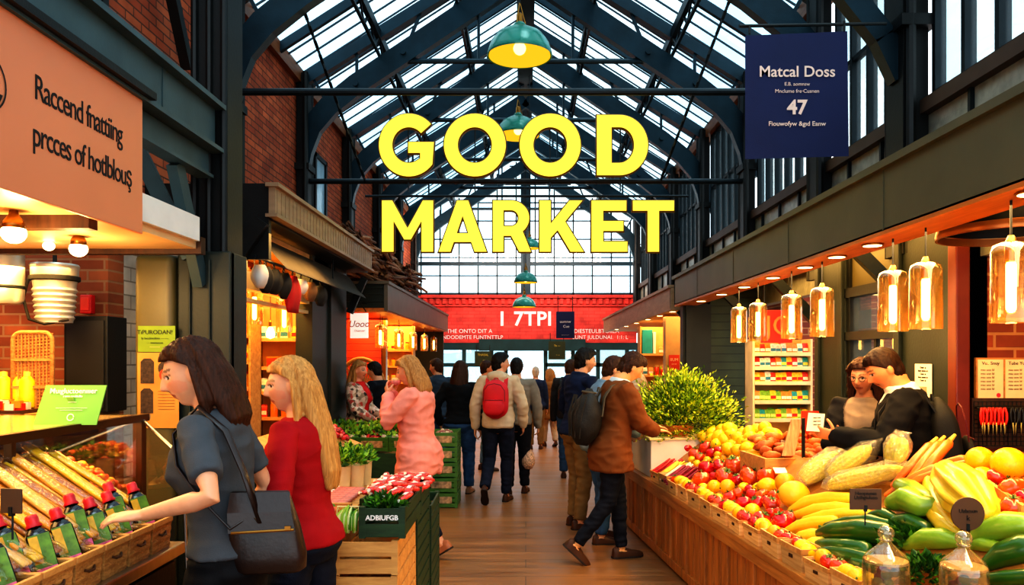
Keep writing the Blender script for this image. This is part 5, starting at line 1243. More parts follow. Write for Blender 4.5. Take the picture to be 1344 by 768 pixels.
car = [((280, 98), (215, 165), (100, 285), 'carrot with the leftmost top in the near bunch'), ((322, 92), (250, 180), (170, 265), 'carrot with the middle top in the near bunch'), ((370, 85), (300, 165), (230, 235), 'carrot with the rightmost top in the near bunch'), ((300, 205), (200, 255), (70, 330), 'carrot lying lowest across the bunch'), ((440, 160), (350, 185), (260, 225), 'carrot pointing right toward the oranges'), ((485, 178), (400, 195), (290, 225), 'second carrot pointing right, below its neighbour'), ((330, 225), (230, 260), (150, 300), 'carrot half hidden under the bunch')]
for a, b, c_, lb in car:
    t_ = veg('carrot', 'orange ' + lb, 'carrot', Q([a, b, c_]), [6.5, 6.5, 3], CR, None, 0, 0, dz=.045)
    ch_ = t_.children[0].data; p0 = ch_.vertices[0].co; MB().tube([p0, p0 + (p0 - ch_.vertices[-1].co).normalized() * .05], [.014, .008], 8).build('carrot_top', mat('carrot_top_yellow', (240, 196, 84), .5, 0, .2, 20), t_, smooth=True)
br = [(525, 165, 66, ORA, 'yellow orange at the back, left of the biggest one'), (665, 182, 80, ORA, 'biggest yellow orange at the back right corner of the counter'), (540, 255, 60, ORA, 'yellow orange below the back pair, beside the fat squash'), (685, 302, 64, TOM[1], 'large red orange tomato below the biggest orange'), (690, 390, 62, TOM[1], 'red tomato at the right edge below the other one'), (600, 318, 42, TOM[0], 'small red tomato left of the large one under the oranges'), (748, 345, 50, TOM[0], 'red tomato cut by the right edge of the view'), (600, 245, 50, TOM[0], 'red tomato in the shade between the oranges')]
for x, y, r, kd, lb in br:
    px, py = cpx(x, y, 1144, 560, 3.69); place(kd, .05, px, py, r / 3.69, lb, dz=.02)
# white divider board
a = on_slope(*cpx(555, 305, 1144, 560, 3.69), .04); b = on_slope(*cpx(735, 435, 1144, 560, 3.69), .04)
dv = thing('divider_board', 'thin pale wooden divider between the squashes and the red tomatoes', 'board', (a + b) / 2); MB().bar(a, b, .02, .09).build('board', M['cratewood'], dv, world=True)
# curly greens near the jars
gl_ = MB(); c = on_slope(*cpx(265, 735, 1144, 560, 3.69), .0); leaf_clump(gl_, c, .10, .10, .09, 700, .035, 3)
tag(gl_.build('curly_kale', [G1, G2, G1], None), 'curly green kale between the two glass jars', 'kale', kind='stuff')
gl_ = MB(); c = on_slope(1205, 700, .0); leaf_clump(gl_, c + V(0, 0, -.03), .16, .10, .06, 500, .05, 3, True); tag(gl_.build('green_leaves', [G1, G1, G2], None), 'dark leaves in the shade under the zucchinis', 'leaves', kind='stuff')

# ---- chip wood punnets along the front edge
pu = thing('chip_punnet', 'x', 'punnet'); w_, l_, h_ = .125, .235, .105; s = MB()
for (x0, y0), (x1, y1) in (((-1, -1), (1, -1)), ((1, -1), (1, 1)), ((1, 1), (-1, 1)), ((-1, 1), (-1, -1))):
    s.add([(x0 * w_ * .44, y0 * l_ * .46, 0), (x1 * w_ * .44, y1 * l_ * .46, 0), (x1 * w_ / 2, y1 * l_ / 2, h_), (x0 * w_ / 2, y0 * l_ / 2, h_), (x0 * w_ * .40, y0 * l_ * .44, .004), (x1 * w_ * .40, y1 * l_ * .44, .004), (x1 * w_ * .46, y1 * l_ * .48, h_), (x0 * w_ * .46, y0 * l_ * .48, h_)], [(0, 1, 2, 3), (5, 4, 7, 6), (3, 2, 6, 7), (0, 4, 5, 1)])
s.box(-w_ * .42, w_ * .42, -l_ * .45, l_ * .45, 0, .005); s.build('punnet_body', woodmat('chip_wood', (206, 156, 92), (244, 206, 142), (1, 1, 20), 3, .6, .2, rv=.3), pu)
r_ = MB()
for (x0, y0), (x1, y1) in (((-1, -1), (1, -1)), ((1, -1), (1, 1)), ((1, 1), (-1, 1)), ((-1, 1), (-1, -1))): r_.bar((x0 * w_ * .5, y0 * l_ * .5, h_ - .012), (x1 * w_ * .5, y1 * l_ * .5, h_ - .012), .006, .024)
r_.build('rim', M['cratewood'], pu); MB().box(-w_ * .5 - .002, -w_ * .45, -.018, .018, h_ * .45, h_ * .6).build('handle_slot', M['wooddark'], pu)
PU = Kind(pu)
for i in range(14):
    u = 4.45 - i * .262
    PU.put(ctr(u, .078, .60), (0, 0, RZC + rnd(-.07, .07)), label='chip wood punnet on the right counter front edge, %s from far end' % ORD[i], group='punnets along the front edge', scale=(1, .94, rnd(.85, 1.1)))
    # fruit showing in it
    for k in range(3):
        q = ctr(u - .075 + k * .075, .085 + rnd(-.012, .012), .60 + .095)
        kd, br_ = ((LEM, .045), (TOM[0], .05), (TOM[2], .05), (ORA, .05))[(i * 2 + k // 2) % 4 if i < 12 else 0]
        if i in (0, 1): continue
        nm_ = kd.root.name.split('.')[0].replace('_', ' ')
        kd.put(q, (rnd(-.5, .5), rnd(-.5, .5), rnd(0, 6)), label='%s inside the front punnet, %s punnet from the far end, %s along' % (nm_, ORD[i], ORD[2 - k]), group='fruit inside the front punnets', scale=.042 / br_)
# striped salad bundles in the first punnets
for i, (u, m1, lb) in enumerate([(4.5, RR, 'red'), (4.36, mat('yel_stalk', (236, 206, 70), .45, 0, .25, 20), 'yellow'), (4.2, mat('white_stalk', (238, 222, 200), .45, 0, .2, 20), 'white'), (4.08, mat('purple_stalk', (150, 40, 60), .45, 0, .3, 20), 'purple')]):
    t_ = thing('vegetable_bundle', 'bundle of %s stalks in the far punnets beside the white planter' % lb, 'vegetables', ctr(u, .12, .69), RZC, 'stalk bundles in the far punnets'); b = MB()
    for k in range(16): o_ = V(rnd(-.05, .07), rnd(-.05, .05), rnd(-.02, .02)); b.tube([o_ + V(-.06, 0, -.03), o_ + V(.02, 0, .02), o_ + V(.10, 0, .08)], [.010, .012, .008], 6, round_ends=True)
    b.build('stalk', m1, t_, smooth=True)
# ---- white planter with the big bush
pl_ = thing('planter', 'big bushy yellow green plant in a white box at the far end of the counter', 'plant', ctr(4.98, .27, .60), RZC)
MB().box(-.22, .34, -.3, .42, 0, .33).build('planter_box', M['white'], pl_, bevel=.006)
MB().box(-.235, .355, -.315, .435, .33, .35).build('rim', M['cream'], pl_, bevel=.004)
MB().lathe([(.10, .35), (.16, .42), (.17, .455), (.15, .455), (.1, .40), (0, .40)], 28, Matrix.Translation((.05, -.12, 0))).build('bowl', mat('terracotta', (206, 120, 52), .6, 0, .15), pl_, smooth='auto')
fo = MB()
for i in range(1500):
    a = rnd(0, 2 * PI); e = rnd(-.22, 1) ; cz = math.sin(max(e, -.1) * PI / 2); cr_ = math.cos(e * PI / 2)
    rr = rnd(.60, 1.0); base = V(.18, .08, .42); tip = base + V(.60 * cr_ * math.cos(a) * rr, .60 * cr_ * math.sin(a) * rr, .49 * cz * rr + rnd(-.03, .04))
    d = (tip - base).normalized()
    for k in range(11):
        p = base.lerp(tip, rnd(.55, 1.06)) + V(rnd(-.03, .03), rnd(-.03, .03), rnd(-.02, .03)); u = (d + V(rnd(-1, 1), rnd(-1, 1), rnd(-.3, 1)) * .8).normalized(); w = u.cross(V(rnd(-1, 1), rnd(-1, 1), rnd(-1, 1))).normalized(); L = rnd(.022, .05)
        fo.mi = random.choice([0, 1, 1, 2, 2, 3]) if (p - base).length > .42 else random.choice([0, 0, 1, 1, 2])
        fo.add([p, p + u * L * .5 + w * L * .2, p + u * L, p + u * L * .5 - w * L * .2], [(0, 1, 2, 3)])
fo.build('foliage', [mat('bush_dark', (62, 98, 16), .5, 0, .3, 12), mat('bush_mid', (138, 172, 24), .5, 0, .3, 12), mat('bush_light', (200, 212, 40), .5, 0, .3, 12), mat('bush_yellow', (226, 226, 66), .5, 0, .2, 12)], pl_)
stt = MB()
for i in range(60):
    a = rnd(0, 2 * PI); e = rnd(.1, 1); tip = V(.12 + .5 * math.cos(e * 1.4) * math.cos(a), .08 + .5 * math.cos(e * 1.4) * math.sin(a), .42 + .5 * math.sin(e * 1.4)); stt.tube([(.12 + rnd(-.05, .05), .05 + rnd(-.05, .05), .36), V(.12, .08, .5).lerp(tip, .5), tip], [.006, .004, .002], 5)
stt.build('stem', M['stem'], pl_)

# ---- price boards, pastry box, red card
pb = on_slope(1040, 597, .0)
t_ = thing('price_board', 'leaning wooden price board on a dark post in front of the pastries', 'sign', (PX(1040, 5.0), 5.0, PZ(618, 5.0)))
b = MB(); b.add([(-.075, -.02, .10), (.005, -.02, .10), (.075, .02, .335), (-.0, .02, .335)], [(0, 1, 2, 3)]); b.add([(-.075, -.01, .10), (.005, -.01, .10), (.075, .03, .335), (-.0, .03, .335)], [(3, 2, 1, 0)])
b.build('board', woodmat('price_board_wood', (176, 96, 50), (238, 196, 140), (14, 2, 2), 2.5), t_); MB().box(.066, .084, .0, .018, -.1, .345).build('post', M['black'], t_)
bx = thing('pastry_box', 'pale wooden box of brown pastries behind the tomatoes', 'box', (PX(1052, 5.1), 5.1, PZ(624, 5.1)), RZC)
q = MB().box(-.27, .26, -.04, -.02, .0, .12).box(-.27, .26, .38, .40, .0, .12).box(-.27, -.25, -.02, .38, 0, .12).box(.24, .26, -.02, .38, 0, .12).box(-.27, .26, -.03, .39, -.25, .01); q.build('box_body', M['cratewood'], bx)
pa = thing('pastry', 'x', 'pastry'); b = MB(); path = []; rad = []
for k in range(9): a = -1.0 + 2.0 * k / 8; path.append((.055 * math.sin(a), .03 - .045 * math.cos(a), .025)); rad.append((.010 + .018 * math.cos(a * 1.1) ** 2) * (1 + .14 * (k % 2)))
b.tube(path, rad, 12, round_ends=True); b.build('crust', mat('pastry_brown', (196, 96, 36), .5, 0, .45, 30, .4, 60, rv=.2), pa, smooth=True)
tp = MB()
for k in (3, 4, 5): tp.ell(V(*path[k]) + V(0, 0, rad[k] * .75), (.012, .006, .006), 8, 6)
tp.build('glaze', mat('pastry_glaze', (232, 150, 66), .25, 0, .3, 30), pa, smooth=True)
PA = Kind(pa); n = 0
for j in range(5):
    for i in range(5):
        p = V(bx.location.x - .18 + i * .1 + rnd(-.02, .02), 5.16 + j * .075, bx.location.z + .07 + j * .025 + rnd(0, .03))
        PA.put(p, (rnd(-.4, .4), rnd(-.4, .4), rnd(0, 6)), label='curved brown pastry in the pale box, row %s from the front, %s from the left' % (ORD[j], ORD[i]), group='brown pastries in the pale box', scale=1.25)
Yc = 5.55
t_ = thing('menu_card', 'plain red card standing upright behind the pastries', 'card', (PX(1063, Yc), Yc, PZ(580, Yc))); MB().box(-.064, .064, -.003, .003, 0, .225).build('card', mat('red_card', (222, 62, 34), .5, 0, .08), t_); MB().bar((0, .002, .1), (0, .07, -.02), .04, .005).build('prop', mat('red_card', (222, 62, 34)), t_)
t_ = thing('table_box', 'dark box that the red card and pastries rest on', 'box', (PX(1070, 5.6), 5.62, .6), RZC); MB().box(-.3, .22, -.1, .2, -.6, PZ(580, 5.55) - .62).build('box_body', M['wooddark'], t_)
t_ = thing('label_card', 'tiny white label card lying right of the shiny tomatoes', 'card', on_slope(1024, 618, .035)); MB().box(-.04, .04, -.03, .03, 0, .004, rotm((0, 0, 0), .5)).build('card', M['paper'], t_)
price_tag(1136, 669, 3.35, .138, .092, 'rectangular brown price tag on a stake between the bananas and zucchinis', -.03, stem=.07, txt=(('Heopiuoss', .78, .022), ('Uzibgiuluso', .58, .022)))
price_tag(1270, 694, 3.05, .134, .118, 'round brown price tag on a stake in front of the fat squash', 0, True, stem=.06, txt=(('Uzbmun', .6, .022), ('k', .36, .03)))
# ---- plastic bags of corn
CBM = glassmat('bag_plastic', (255, 253, 244), .06, .15, (255, 252, 236), .08, .36, 1.6)
corn = mat('corn_kernels', (255, 214, 64), .35, 0, .25, 60, .8, 110, emit=.10)  # kernels carry a faint glow of their own to brighten the cobs
def corn_bag(label, a, b, wpx, up=.0, twist=0., lift=.045, Y=None):
    p = on_slope(*a, lift) if Y is None else P(*a, Y); q = on_slope(*b, lift + up) if Y is None else P(*b, Y); c = (p + q) / 2; t_ = thing('corn_bag', label, 'corn', c); w = wpx * c.y / FO
    d = (q - p).normalized(); sd = d.cross(V(0, 0, 1)).normalized()
    b1 = MB(); nn = sd.cross(d)
    for o_ in (-.46, .46):
        rings = []
        for k in range(40):
            f = k / 39; rr = w * .27 * (max(.02, math.sin(PI * min(1, f * .93 + .07))) ** .45); cc = p - c + sd * w * o_ * .52 + d * (q - p).length * (.02 + .82 * f)
            rings.append([cc + (sd * math.cos(a) + nn * math.sin(a)) * rr * (1 + .07 * math.cos(13 * a) + .04 * math.cos(k * PI)) for a in [x * 2 * PI / 52 for x in range(52)]])
        b1.loft(rings)
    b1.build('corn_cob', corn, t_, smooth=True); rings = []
    for f, k, hh in ((-.05, .8, .04), (.0, 1., .25), (.2, 1.04, .36), (.5, 1.05, .38), (.75, 1.0, .33), (.92, .8, .2), (1.0, .9, .08), (1.06, 1.0, .03)):
        rings.append([p - c + d * (q - p).length * f + sd * (w * .62 * k * math.cos(2 * PI * j / 18) * (1 + .06 * math.sin(j * 5 + f * 20))) + nn * (w * hh * math.sin(2 * PI * j / 18) * (1 + .16 * math.sin(j * 7 + f * 30) + .08 * math.sin(j * 3.3 + f * 57))) for j in range(18)])
    MB().loft(rings).build('bag', CBM, t_, smooth=True)
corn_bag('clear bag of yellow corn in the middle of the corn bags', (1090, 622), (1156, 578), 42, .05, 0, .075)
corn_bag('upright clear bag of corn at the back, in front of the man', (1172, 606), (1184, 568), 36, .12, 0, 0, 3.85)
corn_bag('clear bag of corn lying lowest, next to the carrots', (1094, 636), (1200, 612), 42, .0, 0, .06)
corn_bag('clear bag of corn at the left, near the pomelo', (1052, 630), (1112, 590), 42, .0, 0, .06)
# ---- glass jars with knobs at the near end
def glass_jar(loc, label, s_=1., fruit=0):
    t_ = thing('glass_jar', label, 'jar', loc); r = .087 * s_; h = .285 * s_
    MB().lathe([(r * .95, 0), (r, .01), (r, h * .80), (r * .97, h * .90), (r * .82, h * .97), (r * .5, h * 1.05), (r * .25, h * 1.13), (r * .2, h * 1.17)], 36, cap=False).lathe([(r * .95, .004), (r * .95, h * .8)], 36, cap=False).build('jar_body', glassmat('jar_glass', (246, 244, 226), .09, .07, (236, 226, 190), .03, .6), t_, smooth=True)
    MB().ell((0, 0, h * 1.26), (r * .36, r * .36, r * .34), 18, 12).lathe([(r * .24, h * 1.15), (r * .34, h * 1.17), (r * .24, h * 1.19)], 18, cap=False).build('knob', glassmat('knob_glass', (240, 236, 214), .12, .15, (236, 226, 190), .03, .65), t_, smooth=True)
    b = MB()
    for i in range(26):
        b.mi = i % 3; a = rnd(0, 6.28); q = rnd(0, .68) * r; b.ell((q * math.cos(a), q * math.sin(a), .03 + rnd(0, h * .62)), (r * .26, r * .24, r * .22), 8, 6)
    b.build('contents', [mat('jar_rose', (176, 70, 60), .5, 0, .4, 30), mat('jar_olive', (120, 110, 40), .5, 0, .3, 30), mat('jar_tan', (206, 160, 100), .5, 0, .3, 30)], t_, smooth=True)
    MB().lathe([(r * .93, h * .86), (r * .93, h * .89), (0, h * .89)], 30, cap=False).build('cover_disc', mat('kraft_paper', (206, 170, 120), .7, 0, .15), t_); return t_
glass_jar((PX(1163, 3.0), 3.0, .602), 'knobbed glass jar on the front edge of the counter, left of the two')
wbx = thing('jar_stand', 'low wooden block under the right glass jar', 'block', (PX(1265, 2.8), 2.8, .6)); MB().box(-.09, .09, -.09, .09, 0, .045).build('block', M['countertop'], wbx)
glass_jar((PX(1265, 2.8), 2.8, .646), 'knobbed glass jar with pink contents, right of the two', .95)

# ================================================================ right shop interior: packet shelf, red sign, notices, tool rack, round hood
shelf_unit('shop_shelf', 'tall shelf of small bright packets standing by the green wall', 2.27, 2.87, 7.62, 7.9, (.82, 1.04, 1.22, 1.41, 1.56, 1.70), 1.84, mat('shelf_cream', (226, 206, 170), .5), True)
for li, z in enumerate((1.70, 1.56, 1.41, 1.22, 1.04)):
    fill_shelf(2.30, 2.84, 7.68, z, [PK[2], PK[1], PK[3], PK[0], PK[4]] if li < 3 else [PK[1], PK[3], PK[2], PK[5]], 'on the %s level of the bright packet shelf' % LV[li], .053, 2, .66)
board('shop_sign', 'red sign with big tan letters hanging above the packet shelf', 'sign', 999, 1040, 407, 450, 7.5, mat('sign_red', (206, 34, 28), .5), [('JO', .1, .5, .85)], mat('sign_tan', (206, 120, 62), .5), rods=.42)
nz_ = thing('notice', 'white paper notice on the dark pillar right of the couple', 'notice', (2.715, 5.2, PZ(521, 5.2)), -PI / 2)
MB().box(-.11, .11, -.003, 0, 0, .225).build('sheet', M['paper'], nz_)
for k in range(5): lettering('lıuue mıouı cıe' if k % 2 else 'Oeue· ıu', .022, M['ink'], nz_, Matrix.Translation((0, -.004, .2 - k * .022)))
MB().box(-.05, .05, -.004, -.0035, .02, .07).build('stamp_block', mat('grey_print', (170, 150, 120), .7), nz_)
mf = thing('menu_board', 'framed double menu sheet with handwriting on the brick wall', 'menu', (PX(1322, 4.83), 4.83, PZ(525, 4.83)))
MB().box(-.2, .28, -.004, 0.02, 0, .268).build('frame', M['woodwarm'], mf); sh = MB().box(-.19, -.03, -.008, -.004, .012, .256).box(-.015, .145, -.008, -.004, .012, .256).box(.16, .27, -.008, -.004, .012, .256); sh.build('sheet', mat('menu_paper', (240, 206, 160), .7, 0, .1), mf)
for xx in (-.11, .065):
    lettering('Vu.. Snuy' if xx < 0 else 'Tube Yuıd', .03, M['ink'], mf, Matrix.Translation((xx, -.009, .232)))
    for k in range(6): lettering('mıu uoe bl', .02, mat('brown_ink', (120, 86, 60), .7), mf, Matrix.Translation((xx - .02, -.009, .19 - k * .024)))
MB().tube([(-.06, -.0085, .03), (-.06, -.009, .03)], .014, 12).build('red_seal', mat('seal_red', (206, 40, 60), .6), mf)
tr_ = thing('tool_rack', 'wire rack fixed on the brick wall under the menu sheets', 'rack', (PX(1322, 4.82), 4.82, PZ(585, 4.82))); b = MB()
for k in range(19): b.tube([(-.21 + k * .027, 0, 0), (-.21 + k * .027, 0, .28)], .0025, 5)
for k in range(11): b.tube([(-.21, -.002, k * .028), (.28, -.002, k * .028)], .0025, 5)
b.build('wire_grid', M['steel'], tr_); MB().box(-.22, .29, .005, .03, -.02, .30).build('back_panel', M['wooddark'], tr_); MB().tube([(-.21, -.03, .24), (.28, -.03, .24)], .005, 6).tube([(-.2, 0, .24), (-.2, -.03, .24)], .005, 6).tube([(.27, 0, .24), (.27, -.03, .24)], .005, 6).build('hook_bar', M['steel'], tr_)
def make_snips(nm, m_):
    t_ = thing(nm, 'x', 'scissors'); b = MB()
    for s in (-1, 1): b.tube([(s * .004, 0, 0), (s * .011, 0, -.03), (s * .012, 0, -.07), (s * .006, 0, -.10)], [.006, .008, .008, .006], 8, round_ends=True)
    b.build('handle', m_, t_, smooth=True); MB().tube([(0, 0, -.09), (.001, 0, -.13), (0, 0, -.165)], [.010, .008, .002], 8, flat=.4).build('blade', mat('snip_blade', (190, 176, 110), .4, .4, .2), t_, smooth=True); return Kind(t_)
SN = make_snips('red_scissors', mat('snip_red', (226, 44, 28), .35, 0, .1)); SN2 = make_snips('black_scissors', mat('snip_black', (24, 22, 22), .4))
for i in range(7): SN.put((PX(1288 + i * 5.0, 4.78), 4.775 + .004 * (i % 2), PZ(536, 4.78)), (0, rnd(-.06, .06), rnd(-.4, .4)), label='red handled scissors on the wire rack, %s from the left' % ORD[i], group='red handled scissors on the rack')
for i in range(4): SN2.put((PX(1328 + i * 6, 4.78), 4.775, PZ(536, 4.78)), (0, rnd(-.1, .1), rnd(-.4, .4)), label='black handled scissors on the wire rack, %s from the left' % ORD[i], group='black handled scissors on the rack')
hd_ = thing('round_hood', 'large round black hood with a copper rim under the right canopy', 'hood', (PX(1330, 4.0), 4.0, PZ(311, 4.0)))
MB().lathe([(.36, .0), (.365, .02), (.36, .045)], 48, cap=False).lathe([(.35, 0), (.35, .04)], 48, cap=False).lathe([(.35, 0), (.365, .0)], 48, cap=False).build('rim', mat('copper', (206, 130, 70), .3, .7, .1), hd_, smooth='auto'); MB().lathe([(.355, .045), (.345, .2), (0, .2)], 48, cap=False).build('hood_body', M['black'], hd_, smooth='auto')
MB().tube([(0, 0, .19), (0, 0, 2.50 - hd_.location.z)], .02, 8).build('stem', M['black'], hd_)

# ================================================================ far right stall
fc = thing('far_counter', 'wooden counter of the far right stall behind the white planter', 'counter', (1.55, 9.0, 0)); MB().box(-.28, .3, -1.0, 1.6, 0, .8).build('counter_body', M['woodwarm'], fc); MB().box(-.31, .32, -1.02, 1.62, .8, .84).build('worktop', M['countertop'], fc)
heap_stuff('squash_heap', 'heap of golden yellow fruit on the far right counter behind the bush', 'fruit', (1.52, 8.6, .84), .26, .5, .3, 200, .04, [M['lem'], mat('heap_gold', (246, 170, 60), .4), M['ora']])
heap_stuff('squash_heap', 'second golden fruit heap farther along the far right counter', 'fruit', (1.52, 9.8, .84), .25, .5, .26, 160, .045, [M['lem'], mat('heap_gold', (246, 170, 60), .4)])
shelf_unit('shop_shelf', 'far right shop shelf with a teal cloth behind the bush', 1.98, 2.8, 13.2, 13.5, (.9, 1.35, 1.72), 2.2, M['cratewood'])
fill_shelf(2.3, 2.75, 13.27, 1.72, [PK[2], PK[3], JK[0]], 'on the top level of the far right shelf', .1, 1); fill_shelf(2.02, 2.75, 13.27, 1.35, [PK[4], PK[3], JK[1]], 'on the middle level of the far right shelf', .1, 1)
t_ = thing('folded_cloth', 'teal cloth standing on the top of the far right shelf', 'cloth', (2.14, 13.24, 1.72)); MB().box(-.12, .06, -.03, .05, 0, .42).build('cloth', mat('teal_cloth', (40, 150, 156), .8, 0, .15), t_, bevel=.01); MB().box(.07, .12, -.03, .05, 0, .38).build('white_cloth', M['white'], t_, bevel=.01)
t_ = thing('poster', 'small red poster on the tan pillar behind the bush', 'poster', (2.14, 10.99, PZ(486, 11))); MB().box(-.075, .075, -.004, .004, 0, .22).build('sheet', mat('poster_red2', (214, 60, 36), .5), t_)
lettering('IIUM', .06, M['cream'], t_, Matrix.Translation((0, -.006, .15))); lettering('ulu·un', .03, M['cream'], t_, Matrix.Translation((0, -.006, .09)))
# ================================================================ people
def skinmat():
    t = NT('skin'); vc = t.n('VertexColor', layer_name='Col'); oi = t.n('ObjectInfo')
    nz = t.n('TexNoise', Scale=28.0, Detail=3.0); t.l(t.coord('Object'), nz.inputs['Vector'])
    co = t.mix(.35, vc.outputs['Color'], t.ramp(nz.outputs['Fac'], [(.3, (.82, .78, .76, 1)), (.7, (1.12, 1.08, 1.05, 1))]), 'MULTIPLY')
    b = t.bsdf(Base_Color=co, Roughness=.48); b.inputs['Subsurface Weight'].default_value = .12; b.inputs['Subsurface Radius'].default_value = (.02, .008, .004); b.inputs['Subsurface Scale'].default_value = .3
    return t.m
M['skin'] = skinmat()
def clothmat(nm, c, rough=.85, var=.16, bump=.12, scale=9): return mat(nm, c, rough, 0, var, scale, bump, 220, spec=.25)
def hairmat(nm, a, b):
    m_ = woodmat(nm, a, b, (70, 70, 5), 1.4, .5, .35)
    for nd in m_.node_tree.nodes:
        if nd.type == 'BSDF_PRINCIPLED': nd.inputs['Specular IOR Level'].default_value = .22
    return m_
def ik(a, c, l1, l2, hint):
    d = c - a; L = min(d.length, (l1 + l2) * .998); u = d.normalized(); c = a + u * L
    x = (l1 * l1 - l2 * l2 + L * L) / (2 * L); h = math.sqrt(max(l1 * l1 - x * x, 0)); hp = hint - u * hint.dot(u)
    hp = hp.normalized() if hp.length > 1e-6 else u.orthogonal().normalized()
    return a + u * x + hp * h, c
def smooth01(t): t = max(0., min(1., t)); return t * t * (3 - 2 * t)

TORSO = [(.78, .05, .05, .0), (.82, .135, .10, -.005), (.88, .165, .118, -.01), (.94, .168, .118, -.008), (1.0, .155, .106, .0), (1.07, .138, .096, .004), (1.15, .142, .100, .004), (1.23, .154, .108, .006), (1.31, .164, .112, .002), (1.37, .160, .100, -.006), (1.41, .125, .082, -.012), (1.44, .075, .066, -.010), (1.48, .056, .058, .002), (1.53, .054, .058, .012)]

